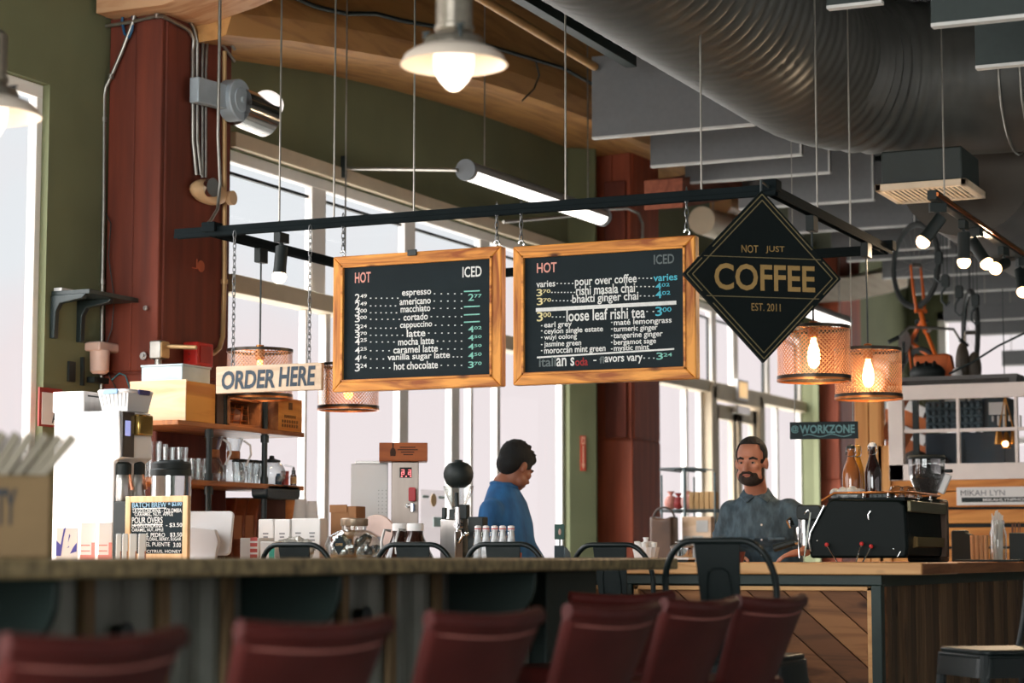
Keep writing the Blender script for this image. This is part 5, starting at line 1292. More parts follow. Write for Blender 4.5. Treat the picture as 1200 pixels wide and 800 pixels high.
# paper cups
for px, top, Y_, r, l in ((352, 585, 9.95, .04, 'left tall stack of white paper cups beside the dark brown box'), (365, 587, 9.98, .033, 'right slimmer stack of white paper cups')):
    p = (XY(px, Y_), Y_, CT) if False else (XY(px, 10.2), 10.2, CT); h = ZY(px, top, 10.2)-CT
    t = thing('paper_cup_stack', l, 'cups', p, 0, 'white paper cup stacks')
    n_ = 9
    for k in range(n_):
        b = MB(); z0 = (h-.11)*k/(n_-1); b.lathe([(r*1.12, z0), (r*1.14, z0+.004), (r*.78, z0+.11), (0, z0+.11)], n=24); b.build('paper_cup', paper_w, t)
# white paper bags
def wbag(px0, px1, top, Y, label, prints):
    t, w, h = pbox('paper_bag', label, 'bag', px0, px1, top, Y, .08, paper_w, bevel=.006, group='white printed coffee bags')
    b = MB()
    for c_ in prints:
        for k, (zz, ww) in enumerate(((.66, .02), (.58, .016), (.5, .02), (.42, .018))): b.box(c_*w-ww*.8, c_*w+ww*.8, -.001, 0, h*zz-.004, h*zz+.004)
        b.box(c_*w-.014, c_*w+.02, -.001, 0, h*.28-.004, h*.28+.005)
    b.build('print', mat('grey print', (150, 148, 148), .8) if 'grey print' not in MATS else MATS['grey print'], t, smooth=False)
wbag(302, 320, 608, 9.35, 'leftmost small white printed coffee bag', (0,)); wbag(321, 339.5, 608, 9.35, 'middle small white printed coffee bag', (0,)); wbag(340.5, 375, 607, 9.36, 'widest white printed coffee bag beside the paper cups', (-.5, .45))
t, w, h = pbox('printed_carton', 'white bag with red block print right of the till', 'carton', 281, 303, 630, 9.1, .15, white_card)
b = MB()
for k in range(4): b.box(w*.1, w*.85, -.001, 0, .02+k*.028, .038+k*.028)
b.build('red_print', mat('red block print', (206, 96, 88), .7), t, smooth=False)
t, w, h = pbox('teal_carton', 'small white and teal carton behind the left stool', 'carton', 305, 322, 634, 9.0, .08, white_card)
b = MB(); b.box(w*.2, w*.95, -.001, 0, .0, .07); b.build('teal_print', mat('teal print', (60, 160, 140), .6), t)
# crumpled clear bag
b = MB(); b.ell((0, 0, .06), (.12, .07, .06), 20, 10)
rr = random.Random(5)
for v in b.bm.verts: v.co += Vector((rr.uniform(-.012, .012), rr.uniform(-.012, .012), rr.uniform(-.012, .012)))
tag(b.build('plastic_bag', mat('crinkled film', (200, 196, 186), .25, .1, var=.4, scale=30), None, (XY(343, 9.15), 9.15, CT), smooth=False), 'crinkled clear plastic bag in front of the white coffee bags', 'bag')
# glass jar full of foil packets
p = (XY(415, 9.22), 9.22, CT); t = thing('glass_jar', 'big round glass jar of silver foil packets', 'jar', p)
hj = ZY(415, 607, 9.22)-CT
b = MB(); b.lathe([(0, .003), (.10, .004), (.138, .035), (.146, .08), (.13, .125), (.085, .15), (.062, .158), (.062, hj-.03), (.058, hj-.03), (.058, .156), (.08, .147), (.126, .122), (.142, .08), (.134, .037), (.098, .008), (0, .008)], n=40); b.build('jar_body', clear, t)
b = MB(); b.lathe([(.066, hj-.038), (.068, hj-.034), (.068, hj-.005), (.06, hj), (0, hj)], n=32); b.build('lid', mat('worn brass lid', (176, 156, 134), .35, .6), t)
foil = mat('silver foil', (196, 196, 192), .25, .8, var=.5, scale=20, bump=.5, bscale=25)
rr = random.Random(9)
for k in range(9):
    a = k*2.4; q = .055+.02*(k % 3); M = Matrix.Translation((q*math.cos(a), q*math.sin(a), .05+.018*(k % 4))) @ Euler((rr.uniform(.9, 2), rr.uniform(-.6, .6), a)).to_matrix().to_4x4()
    b = MB(); b.ell((0, 0, 0), (.045, .036, .010), 14, 8, None)
    b.bm.transform(M); b.build('foil_packet', foil, t)
M = Matrix.Rotation(-.15, 4, 'X')
b = MB(); b.prism([(0, .05), (.035, .0), (0, -.05), (-.035, 0)], -.004, 0, 'xz', Matrix.Translation((.0, -.147, .085)) @ M); b.build('diamond_label', slate, t)
b = MB(); b.text('COFFEE', -.02, .02, -.006, .012, 0, .001, .02, Matrix.Translation((.0, -.1515, .085)) @ M); b.build('label_print', gold, t)
# cardboard and board behind the jar
t, w, h = pbox('cardboard_box', 'brown corrugated cardboard box behind the glass jar', 'box', 387, 417, 593, 9.5, .1, kraft_dark)
b = MB(); b.box(-w*1.05, w*.3, -.004, .0, h-.03, h+.008); b.build('flap', kraft_dark, t)
b = MB(); b.lathe([(0, -.01), (.115, -.01), (.12, 0), (.115, .01), (0, .01)], (0, 0, .12), 36, Euler((PI/2-.2, 0, 0)).to_matrix()); tag(b.build('round_board', pinkish, None, (XY(439, 9.48), 9.48, CT)), 'round pale board leaning behind the glass jar', 'board')
# white machine and hot water tower
t, w, h = pbox('white_machine', 'white cabinet machine with a dark top edge left of the water tower', 'machine', 409, 456, 543, 10.25, .22, enamel, rz='cam')
b = MB(); b.box(-w*.75, w, -.004, .22, h, h+.014); b.build('top_lid', steel, t, bevel=.002)
b = MB()
for i in range(3):
    for k in range(7): b.cyl((w*(.5+.2*i), -.001, h*.5+.02*k), (w*(.5+.2*i), .002, h*.5+.02*k), .003, n=6)
b.build('vent_hole', grey_card, t)
t, w, h = pbox('water_tower', 'stainless hot water tower with red lever tap and red display', 'water boiler', 457, 491.5, 541, 10.2, .22, mat('satin steel', (150, 138, 130), .3, .9, var=.12, scale=30, stretch=(1, 1, .05)), rz='cam')
b = MB(); b.box(-w*.4, w*.48, -.006, 0, h-.085, h-.03); b.build('display_panel', soft_black, t, bevel=.002)
b = MB()
for x in (-.018, .018):
    for s in ((-.008, .008, .018, .021), (-.008, .008, 0.006, .009), (-.008, -.005, .006, .02), (.005, .008, .006, .02), (-.008, .008, .030, .033), (.005, .008, .02, .032)): b.box(x+.006+s[0], x+.006+s[1], -.0075, -.006, h-.075+s[2], h-.075+s[3])
for k in range(3): b.cyl((-.018+.024*k, -.0075, h-.078), (-.018+.024*k, -.006, h-.078), .004, n=10)
b.build('red_digits', emit('red led', (255, 60, 70), 2.2), t, smooth=False)
b = MB(); b.cyl((w*.2, 0, h*.56), (w*.2, -.06, h*.56), .012, n=14); b.cyl((w*.55, -.06, h*.58), (w*.55, -.06, h*.5), .014, n=14); b.cyl((w*.1, -.05, h*.56), (w*.6, -.06, h*.56), .01, n=12); b.build('tap', chrome, t)
b = MB(); b.prism(rpoly(-.014, .024, 0, .075, .008), -.012, .004, 'xz', Matrix.Translation((w*.45, -.06, h*.6))); b.build('tap_lever', mat('red lever plastic', (196, 40, 50), .35), t, bevel=.003)
x0, x1 = XY(442.5, 10.15), XY(502, 10.15); zt_ = ZY(472, 518.5, 10.15); zb_ = CT+h+.001
t = thing('wine_box', 'flat orange brown wooden box branded with a bottle on top of the water tower', 'box', ((x0+x1)/2, 10.15, zb_), math.atan2(-(x0+x1)/2, 10.15)); w = (x1-x0)/2*.85; h = zt_-zb_
b = MB(); b.box(-w, w, 0, .2, 0, h); b.build('body', wood('burnt orange box', (176, 96, 48), (140, 72, 36), 'x', 3, .5), t, bevel=.004)
b = MB(); b.lathe([(0, 0), (.014, 0), (.016, .02), (.013, .035), (.004, .045), (.004, .07), (0, .07)], (-w*.43, .0, h*.28), 16, Matrix.Diagonal((1, .1, 1)).to_3x3())
for k, (a, c_) in enumerate(((-.15, .5), (-.25, .6), (-.1, .45), (0, .4))): b.box(w*a, w*c_, -.001, 0, h*(.72-.13*k), h*(.78-.13*k))
b.build('brand_stamp', mat('charred stamp', (70, 42, 26), .8), t, smooth=False)
# two conical brown jugs with white lids
for px, Y_, l in ((486.5, 8.99, 'right brown growler bottle with a white lid behind the stool hoop'), (469, 9.14, 'left brown growler bottle with a white lid behind the stool hoop')):
    p = (XY(px, Y_), Y_, CT); hh = ZY(px, 613, Y_)-CT; t = thing('growler_bottle', l, 'bottle', p, 0, 'brown growler bottles')
    b = MB(); b.lathe([(0, 0), (.088, 0), (.092, .008), (.085, .03), (.056, .085), (.04, .125), (.037, hh-.03), (0, hh-.03)], n=32); b.build('bottle_body', brown_glass, t)
    b = MB(); b.lathe([(.0385, hh-.036), (.040, hh-.03), (.040, hh-.004), (.036, hh), (0, hh)], n=28); b.build('lid', white_plastic, t)
    b = MB(); b.tube([(-.04, -.02, .15), (-.07, -.03, .155), (-.085, -.035, .1), (-.085, -.03, .04)], .007, 8); b.build('handle', steel, t)
# beer tap tower and round grinder
p = (XY(528, 9.2), 9.2, CT); t = thing('tap_tower', 'square stainless tap tower with black handles', 'drink tap', p)
hh = ZY(528, 608, 9.2)-CT
b = MB(); b.box(-.042, .042, -.03, .05, 0, hh); b.build('tower', steel, t, bevel=.006)
b = MB(); b.cyl((-.03, -.01, hh), (-.03, -.01, hh+.012), .012, n=12); b.prism(rpoly(-.038, -.018, hh+.008, hh+.055, .005), -.02, 0); b.build('tap_handle', soft_black, t, bevel=.002)
b = MB(); b.cyl((.055, -.04, hh+.04), (.05, -.04, hh+.125), .009, .011, n=12); b.build('tap_handle', soft_black, t)
b = MB(); b.cyl((.055, -.04, hh+.03), (.055, -.04, hh+.055), .012, n=12); b.cyl((.055, -.04, hh-.06), (.055, -.04, hh+.03), .014, n=14); b.cyl((.055, .0, hh-.03), (.055, -.06, hh-.03), .013, n=12)
b.tube([(.06, -.05, hh-.05), (.09, -.06, hh-.055), (.10, -.07, hh-.08), (.075, -.06, hh-.11), (.06, -.05, hh-.1)], .008, 8); b.ell((.115, -.06, hh-.07), .012); b.build('tap_body', chrome, t)
b = MB(); b.box(.09, .17, .0, .06, 0, hh+.01); b.box(.03, .075, .02, .06, hh, hh+.07); b.build('bracket_block', soft_black, t, bevel=.004)
p = (XY(537, 9.45), 9.45, CT); t = thing('round_grinder', 'coffee grinder with a round black hopper lid and clear cone', 'grinder', p)
zc = ZY(536, 556, 9.45)-CT; r = .074
b = MB(); b.lathe([(.07, 0), (.075, .02), (.05, .06), (.045, zc-.17), (.0, zc-.17)], n=28); b.build('body', soft_black, t)
b = MB(); b.lathe([(.03, zc-.165), (.04, zc-.15), (.068, zc-.09), (.076, zc-.055), (.073, zc-.055), (.064, zc-.09), (.037, zc-.148), (.03, zc-.16)], n=32); b.build('clear_cone', clear, t)
b = MB(); b.lathe([(0, zc-.066), (.035, zc-.064), (.06, zc-.045), (.073, zc-.012), (.074, zc+.008), (.066, zc+.036), (.048, zc+.056), (.02, zc+.064), (.02, zc+.072), (0, zc+.074)], n=36); b.build('hopper_lid', soft_black, t)
# clear swing-top bottles
wire = chrome; redrub = mat('red rubber seal', (190, 50, 52), .5); frosty = mat('frosted white glass', (206, 210, 212), .15, 0, var=.35, scale=30, spec=.8)
for i, px in enumerate((560, 569.5, 579.5, 589, 599)):
    p = (XY(px, 9.08), 9.08, CT); hh = ZY(px, 616, 9.08)-CT; s = hh/.18
    t = thing('swing_top_bottle', ('leftmost', 'second', 'middle', 'fourth', 'rightmost')[i]+' clear swing top bottle in front of the man in the blue shirt', 'bottle', p, .3*i, 'clear swing top bottles')
    b = MB(); b.lathe([(0, 0), (.02*1, 0), (.021, .01), (.021, .09*s), (.016, .12*s), (.0135, .135*s), (.0135, .155*s), (.017, .157*s), (.017, .163*s), (0, .164*s)], n=20); b.build('glass_body', frosty, t)
    b = MB(); b.lathe([(.014, .164*s), (.015, .168*s), (.016, .178*s), (.008, .182*s), (0, .182*s)], n=16); b.build('stopper', white_plastic, t)
    b = MB(); b.lathe([(.0165, .163*s), (.0165, .168*s), (0, .168*s)], n=16); b.build('rubber_seal', redrub, t)
    b = MB(); b.tube([(-.018, 0, .15*s), (-.021, 0, .13*s), (-.019, .01, .115*s), (.0, .02, .11*s), (.019, .01, .115*s), (.021, 0, .13*s), (.018, 0, .15*s), (0, 0, .172*s), (-.018, 0, .15*s)], .0016, 5); b.build('wire_bail', wire, t)
lathe_thing('small_bowl', 'small orange bowl at the bar edge below the bottles', 'bowl', (XY(604, 9.0), 9.0, CT), [(0, 0), (.02, 0), (.028, .02), (.03, .045), (.027, .045), (.024, .02), (0, .006)], mat('terracotta glaze', (186, 84, 54), .4))
# poster on the window glass
y0, y1 = onX(493, 600, XW-.03).y, onX(522, 600, XW-.03).y; z0, z1 = onX(508, 640, XW-.03).z, onX(508, 574, XW-.03).z
t = thing('window_poster', 'pale coloured poster taped to the window glass beside the tap tower', 'poster', (XW-.03, y0, z0))
b = MB(); b.box(0, .002, 0, y1-y0, 0, z1-z0); b.build('sheet', glassy('pale poster film', (.93, .92, .91, 1), .3, .9, .1), t)
b = MB(); w = y1-y0; h = z1-z0
b.cyl((.002, w*.5, h*.82), (.004, w*.5, h*.82), w*.12, n=20); b.build('sun_print', mat('pale orange print', (236, 200, 150), .7), t)
b = MB(); b.box(.002, .004, w*.5, w*.95, h*.35, h*.52); b.box(.002, .004, w*.05, w*.3, h*.85, h*.9); b.box(.002, .004, w*.7, w*.95, h*.85, h*.9); b.build('blue_print', mat('pale teal print', (180, 206, 206), .7), t)
# ================================================================ right: espresso machine, counter things
# ---- things on the timber counter right of the bar
Yq = 9.78
p = (XY(656, Yq), Yq, CT); t = thing('card_reader', 'card terminal with a small green sign at the left end of the timber counter', 'card reader', p, .45)
teal = mat('dark teal sign', (52, 96, 88), .5)
def hz(py): return ZY(656, py, Yq)-CT
b = MB(); b.box(-.026, .024, -.004, .004, hz(632), hz(614)); b.build('sign_plate', teal, t, bevel=.003)
b = MB(); b.ell((0, -.005, (hz(632)+hz(614))/2), (.007, .002, .016)); b.build('emblem', pinkish, t)
b = MB(); b.cyl((0, 0, .05), (0, 0, hz(631)), .004, n=8); b.box(-.026, .02, -.02, .03, 0, hz(639)); b.build('stand', mat('slate blue plastic', (40, 66, 78), .4), t, bevel=.006)
b = MB(); b.prism([(.018, 0), (.06, 0), (.05, .05), (.03, .075), (.018, .075)], -.03, .04); b.build('terminal', mat('grey terminal plastic', (70, 86, 92), .4), t, bevel=.006)
# ribbed white tub of cups
p = (XY(757, Yq), Yq, CT); t = thing('cup_tub', 'white ribbed tub of white stir cups beyond the end of the bar', 'tub', p); hh = ZY(757, 641, Yq)-CT
n = 48; b = MB(); rings = []
for k, r in ((0, .050), (.6, .058), (1, .064)):
    rings.append([((r+(.003 if j % 3 == 0 else 0))*math.cos(2*PI*j/n), (r+(.003 if j % 3 == 0 else 0))*math.sin(2*PI*j/n), hh*k) for j in range(n)])
b.loft(rings); b.build('ribbed_tub', white_plastic, t)
for k in range(9):
    a = k*.7; r = .042 if k < 8 else 0; b = MB(); b.lathe([(0, hh-.01), (.013, hh-.01), (.015, hh+.02+.004*(k % 3)), (0, hh+.022+.004*(k % 3))], (r*math.cos(a), r*math.sin(a), 0), 14); b.build('paper_cup', paper_w, t)
b = MB(); b.lathe([(0, hh), (.012, hh), (.012, hh+.04), (.014, hh+.042), (.014, hh+.048), (0, hh+.048)], n=14); b.build('taller_cup', white_plastic, t)
# silver canister on a small scale
p = (XY(799, Yq), Yq, CT); t = thing('scale', 'flat white and black scale under the silver canister', 'scale', p)
b = MB(); b.box(-.055, .05, -.05, .05, 0, .012); b.build('base', soft_black, t, bevel=.003)
b = MB(); b.box(-.06, .055, -.055, .055, .012, .022); b.build('plate', white_plastic, t, bevel=.003)
p = (p[0], p[1], CT+.0225); t = thing('silver_canister', 'silver lidded canister on the scale beside the tall stool', 'canister', p)
b = MB(); b.lathe([(0, 0), (.052, 0), (.053, .004), (.053, .05), (0, .05)], n=36); b.build('body', chrome, t)
b = MB(); b.lathe([(.056, .047), (.057, .05), (.057, .056), (.03, .066), (.0, .068)], n=36); b.cyl((.03, 0, .062), (.03, 0, .085), .012, n=14); b.build('lid', steel, t)
b = MB(); b.bar((-.03, -.01, .075), (.02, -.01, .066), .01, .003); b.build('spoon', chrome, t)
t = thing('knock_cup', 'dark red speckled cup beside the tall stool back', 'cup', (XY(865, Yq), Yq, CT))
b = MB(); b.lathe([(0, 0), (.025, 0), (.035, .05), (.032, .05), (.022, .005), (0, .005)], n=20); b.build('cup_body', mat('speckled dark red glaze', (110, 50, 46), .4, var=.5, scale=60), t)
# ---- espresso machine: its end faces the camera, its front faces left, its back runs away to the right
Ye = 9.76
def mx(px): return XY(px, Ye)
def mz(py): return ZY(1000, py, Ye)-CT
x0 = mx(948); x1 = mx(1064); D = .74
t = thing('espresso_machine', 'large black espresso machine seen end-on at the corner of the timber counter', 'espresso machine', (x0, Ye, CT)); w = x1-x0
esp = mat('black machine enamel', (7, 17, 16), .45, .0, var=.12, spec=.12); esp2 = mat('satin black panel', (10, 20, 19), .55, .0, var=.15, spec=.12)
prof = [(.006, .02), (0, .06), (.0, .12)]+[(w*.02+.02*k, .15+.03*k) for k in range(1, 4)]+[(w*.2, mz(587)), (w*.25, mz(584)), (w*.92, mz(586)), (w*.985, mz(592)), (w, mz(640)), (w*.99, .03), (w*.96, .02)]
b = MB(); b.prism(prof, .0, .05); b.build('end_panel', esp, t, bevel=.012, seg=3)
b = MB(); b.prism(prof, D-.05, D); b.build('end_panel', esp, t, bevel=.012, seg=3)
b = MB(); b.prism([(w*.3, .03), (w*.97, .03), (w*.99, mz(625)), (w*.97, mz(592)), (w*.3, mz(590))], .05, D-.05); b.build('body', esp2, t, bevel=.006)
b = MB(); b.tube([(.012, -.004, .05), (.004, -.004, .10), (.012, -.004, .14), (w*.08, -.004, .185), (w*.17, -.004, mz(592))], .006, 8); b.build('chrome_edge', chrome, t)
b = MB(); b.prism([(w*.2, mz(587)), (w*.97, mz(587)), (w*.97, mz(583)), (w*.2, mz(583))], .01, D-.01); b.build('top_tray', esp2, t)
# back: ledge, bronze drip shelf
b = MB(); b.box(w, w+.02, .0, D, mz(600), mz(587)); b.build('back_ledge', mat('olive bronze panel', (92, 84, 56), .35, .4), t, bevel=.004)
b = MB(); b.prism([(w*.97, mz(642)), (w+.012, mz(640)), (w+.012, mz(629)), (w*.97, mz(628))], .14, D-.06); b.build('bronze_shelf', mat('polished bronze', (150, 120, 76), .22, .7), t)
b = MB(); b.box(w*.9, w+.022, D-.045, D+.0, .02, mz(584)); b.build('rear_upright', mat('brown steel upright', (92, 72, 58), .35, .6), t, bevel=.006)
# rail round the top
b = MB(); zr = mz(577)
b.tube([(w*.12, .03, mz(586)), (w*.25, .03, zr), (w*.95, .03, zr), (w*.98, .06, zr), (w*.98, D-.06, zr), (w*.95, D-.03, zr), (w*.25, D-.03, zr), (w*.12, D-.03, mz(586))], .006, 8); b.build('cup_rail', copper, t, ang=60)
b = MB()
for x, y in ((w*.55, .03), (w*.8, .03), (w*.98, .25), (w*.98, .5)):
    b.cyl((x, y, mz(586)), (x, y, zr), .005, n=8); b.ell((x, y, mz(583)), .009)
b.build('rail_post', chrome, t)
# front (left side): group heads, portafilter, steam wand, paddles
for yy in (.14, .46):
    b = MB(); b.cyl((-.055, yy, .21), (-.055, yy, .13), .036, n=24); b.cyl((-.055, yy, .135), (-.055, yy, .115), .042, n=24); b.box(-.07, .03, yy-.04, yy+.04, .19, .235); g = b.build('group_head', chrome, t)
    b = MB(); b.cyl((-.055, yy, .116), (-.055, yy, .09), .036, n=24); b.tube([(-.08, yy, .10), (-.12, yy, .092), (-.17, yy, .078)], [.009, .012, .014], 10); b.build('portafilter', chrome, g)
    b = MB(); b.tube([(-.11, yy, .096), (-.215, yy, .066)], [.014, .018], 12); b.build('handle', soft_black, g)
b = MB(); b.cyl((-.035, .05, .08), (-.035, .05, .2), .017, n=16); b.cyl((-.035, .05, .14), (-.035, .05, .155), .022, n=16); b.cyl((-.035, .05, .2), (-.03, .05, .225), .014, n=12); b.build('valve_body', chrome, t)
b = MB(); b.tube([(-.02, .0, .225), (.0, .0, .245), (.012, -.004, .235), (.0, -.004, .16), (-.012, -.004, .08), (-.02, -.004, .025)], .005, 8); b.build('steam_wand', chrome, t)
b = MB(); b.tube([(-.05, .02, .16), (-.055, .02, .08), (-.045, .0, .02)], .004, 8); b.build('water_wand', chrome, t)
b = MB(); b.prism(rpoly(-.06, .06, .20, .27, .02), .0, .14); b.box(-.02, .03, .02, .12, .06, .2); b.build('lever_block', soft_black, t, bevel=.006)
b = MB(); b.bar((-.11, .04, .205), (-.1, .06, .17), .012, .03); b.build('paddle', chrome, t)
for xx, yy, a, l in ((.262-.0, -.012, -.5, 0), (.31, -.012, .32, 0), (.33, -.012, .42, 0)): pass
# badge and latch on the end panel
b = MB(); b.tube([(w*.62, -.004, mz(609)), (w*.615, -.004, mz(603)), (w*.64, -.004, mz(599))], .005, 8); b.build('latch', chrome, t)
b = MB(); b.ell((w*.09, -.002, mz(633)), .004); b.ell((w*.86, -.002, mz(643)), .005); b.tube([(w*.9, -.003, mz(652)), (w*.93, -.003, mz(646))], .002, 6); b.build('screw', chrome, t)
# red tipped probes leaning on the end panel
red_plastic = mat('red knob plastic', (206, 44, 42), .4)
for i, (xa_, xb_, yt) in enumerate(((981, 969, 638), (1003, 1010, 637), (1011, 1021, 640))):
    p = Vector((XY(xa_, Ye-.06), Ye-.06, CT)); q = Vector((XY(xb_, Ye-.035), Ye-.035, ZY(xb_, yt, Ye-.035)))
    tt = thing('thermometer', ('left thermometer with a red tip leaning left on the machine end', 'middle red tipped thermometer leaning on the machine end', 'right red tipped thermometer leaning right on the machine end')[i], 'thermometer', p, 0, 'red tipped thermometers')
    v = q-p; b = MB(); b.tube([(0, 0, .002), v*.96], .0035, 8); b.build('steel_stem', chrome, tt)
    b = MB(); b.ell(v, (.010, .008, .010)); b.build('red_tip', red_plastic, tt)
# towel, cups and bottles on top of the machine
zt = CT+mz(583)+.001
towel = mat('grey white towel cloth', (206, 206, 204), .9, var=.2, scale=30, bump=.4, bscale=60)
b = MB(); rr = random.Random(2)
b.ell((0, 0, .022), (.075, .05, .03), 22, 12)
for v in b.bm.verts: v.co.z = max(0, v.co.z+.006*math.sin(v.co.x*120)+rr.uniform(-.003, .003)); v.co.x += rr.uniform(-.004, .004)
b.ell((-.07, 0, .022), (.025, .045, .026), 16, 10)
tag(b.build('towel', towel, None, (XY(997, Ye+.1), Ye+.1, zt)), 'crumpled grey white towel on top of the espresso machine', 'towel')
amber = mat('amber bottle glass', (160, 96, 52), .08, 0, var=.25, scale=6, spec=.8)
dark_glass = mat('dark brown bottle glass', (40, 22, 20), .06, 0, var=.2, spec=.9)
def swing_bottle(px, py, Y, label, m, neck, sc=1, base=None):
    base = zt if base is None else base
    p = (XY(px, Y), Y, base); H_ = ZY(px, py, Y)-base; t = thing('flip_top_bottle', label, 'bottle', p)
    r = .041*sc
    b = MB(); b.lathe([(0, 0), (r*.95, 0), (r, .008), (r, H_*.48), (r*.85, H_*.58), (r*.42, H_*.76), (r*.36, H_*.9), (r*.42, H_*.905), (r*.42, H_*.925), (0, H_*.925)], n=28); b.build('glass_body', m, t)
    b = MB(); b.lathe([(r*.4, H_*.925), (r*.44, H_*.94), (r*.4, H_*.985), (r*.2, H_), (0, H_)], n=18); b.build('stopper', neck, t)
    b = MB(); b.tube([(-r*.45, 0, H_*.89), (-r*.6, 0, H_*.85), (-r*.5, -.006, H_*.8), (0, -r*.45, H_*.78), (r*.5, -.006, H_*.8), (r*.6, 0, H_*.85), (r*.5, 0, H_*.96), (0, 0, H_*1.01), (-r*.5, 0, H_*.96), (-r*.6, 0, H_*.85)], .0022, 5); b.build('wire_bail', chrome, t)
swing_bottle(999, 521, 10.2, 'amber flip top bottle with a dark cap on the espresso machine', amber, soft_black, 1.05)
swing_bottle(1024.5, 518, 10.22, 'dark brown flip top bottle with a pale stopper on the espresso machine', dark_glass, white_plastic, .95)
swing_bottle(1007, 521, 10.36, 'yellow bottle behind the amber one on the espresso machine', mat('yellow syrup bottle', (222, 150, 40), .2, 0, spec=.7), mat('yellow cap', (226, 160, 40), .4), .8)
cup_glass = glassy('smoky glass', (.8, .74, .68, 1), .05, .86, .6)
for px, Y, l in ((1052, 9.86, 'upturned glass cup at the near right of the machine top'), (1064, 9.95, 'second upturned glass cup on the machine top'), (1077, 10.08, 'largest upturned glass cup at the right of the machine top')):
    b = MB(); b.lathe([(.03, 0), (.038, .002), (.037, .03), (.028, .05), (.012, .056), (0, .056)], n=22); tag(b.build('upturned_cup', cup_glass, None, (min(XY(px, Y), x1-.045), Y, zt)), l, 'cup', 'upturned glass cups')
b = MB(); b.box(-.05, .05, -.045, .045, 0, .03)
for k in range(4):
    for q in range(2): b.ell((-.036+.024*k, -.047, .008+.014*q), .004, 8, 6)
tag(b.build('studded_box', black_metal, None, (XY(1035, 9.85), 9.85, zt), bevel=.004), 'small black studded box on top of the machine', 'box')
# ---- coffee grinder behind the machine
Yg = 10.72; p = (XY(1088, Yg), Yg, CT); t = thing('hopper_grinder', 'coffee grinder with a bean filled clear hopper behind the espresso machine', 'grinder', p)
def gz(py): return ZY(1088, py, Yg)-CT
r = (XY(1106.5, Yg)-XY(1062.5, Yg))/2*.96
b = MB(); b.box(-.085, .085, -.1, .1, 0, gz(585)); b.cyl((0, 0, gz(585)), (0, 0, gz(578)), .05, n=24); b.build('body', soft_black, t, bevel=.012)
b = MB(); b.lathe([(.042, gz(586)), (.05, gz(580)), (r*.96, gz(561)), (r, gz(555)), (r, gz(537)), (r-.003, gz(537)), (r-.004, gz(555)), (r*.93, gz(560)), (.046, gz(580))], n=36); b.build('hopper', clear, t)
b = MB(); b.lathe([(0, gz(585)), (.04, gz(585)), (.046, gz(580)), (r*.9, gz(562)), (r*.95, gz(556)), (r*.95, gz(547)), (r*.6, gz(544)), (0, gz(545))], n=32); b.build('coffee_beans', mat('roasted beans', (44, 34, 30), .5, var=.5, scale=90, bump=.8, bscale=110), t)
b = MB(); b.lathe([(r*1.02, gz(538)), (r*1.05, gz(536)), (r*.98, gz(533.5)), (0, gz(532.5))], n=36); b.build('lid', soft_black, t)
b = MB(); b.bar((r*.75, 0, gz(578)), (r*1.2, 0, gz(556)), .03, .035); b.build('side_chute', white_plastic, t, bevel=.006)
b = MB(); b.box(r*1.02, r*1.4, -.02, .02, gz(554), gz(550)); b.build('knob', soft_black, t, bevel=.004)
# ---- small things on the wing counter
Yw_ = 11.5
def wp(px, Y=Yw_): return (XY(px, Y), Y, CT)
t = thing('lid_holder', 'stepped black holder just right of the espresso machine', 'holder', wp(1127)); h = ZY(1127, 621, Yw_)-CT
b = MB(); b.prism([(-.055, 0), (.05, 0), (.05, h*.86), (.025, h*.9), (.02, h), (-.045, h), (-.055, h*.97)], 0, .09); b.build('holder_body', soft_black, t, bevel=.006)
t = thing('wood_cups', 'short stack of pale cups beside the straw jar', 'cups', wp(1148)); h = ZY(1148, 627, Yw_)-CT
for k in range(4):
    b = MB(); x = -.036+.024*k; b.lathe([(0, 0), (.012, 0), (.014, h), (0, h)], (x, 0, 0), 14); b.build('paper_cup', mat('tan cup card', (206, 160, 116), .7) if 'tan cup card' not in MATS else MATS['tan cup card'], t)
t = thing('straw_jar', 'tall clear jar packed with white straws', 'jar', wp(1170)); h = ZY(1170, 604, Yw_)-CT
b = MB(); b.lathe([(0, .003), (.042, .004), (.046, .02), (.046, h*.62), (.036, h*.75), (.036, h*.9), (.033, h*.9), (.033, h*.75), (.043, h*.62), (.043, .02), (.04, .008), (0, .008)], n=28); b.build('jar_body', clear, t)
strawm = mat('white straw', (230, 226, 218), .4); rr = random.Random(4)
for k in range(26):
    a = rr.uniform(0, 2*PI); q = .026*math.sqrt(rr.random()); a2 = a+rr.uniform(-.5, .5); q2 = q+rr.uniform(0, .006)
    b = MB(); b.cyl((q*math.cos(a), q*math.sin(a), .01), (q2*math.cos(a2), q2*math.sin(a2), h+rr.uniform(-.005, .03)), .0032, n=6); b.build('straw', strawm, t)
t = thing('stirrer_cup', 'dark square cup of wooden stirrers at the right edge', 'cup', wp(1198)); h = ZY(1198, 624, Yw_)-CT
b = MB(); b.box(-.06, .06, -.04, .04, 0, h); b.build('cup_body', soft_black, t, bevel=.005)
stm = mat('wooden stirrer', (130, 86, 66), .7)
for k in range(20):
    x = rr.uniform(-.05, .05); y = rr.uniform(-.03, .03); b = MB(); b.bar((x, y, h*.5), (x+rr.uniform(-.012, .012), y, h+.03+rr.uniform(0, .03)), .005, .0015); b.build('stirrer', stm, t)
b = MB(); b.box(-.17, .17, -.06, .06, 0, .012); tag(b.build('dark_tray', soft_black, None, (XY(1160, 11.3), 11.3, CT), bevel=.003), 'long dark tray along the wing counter edge', 'tray')
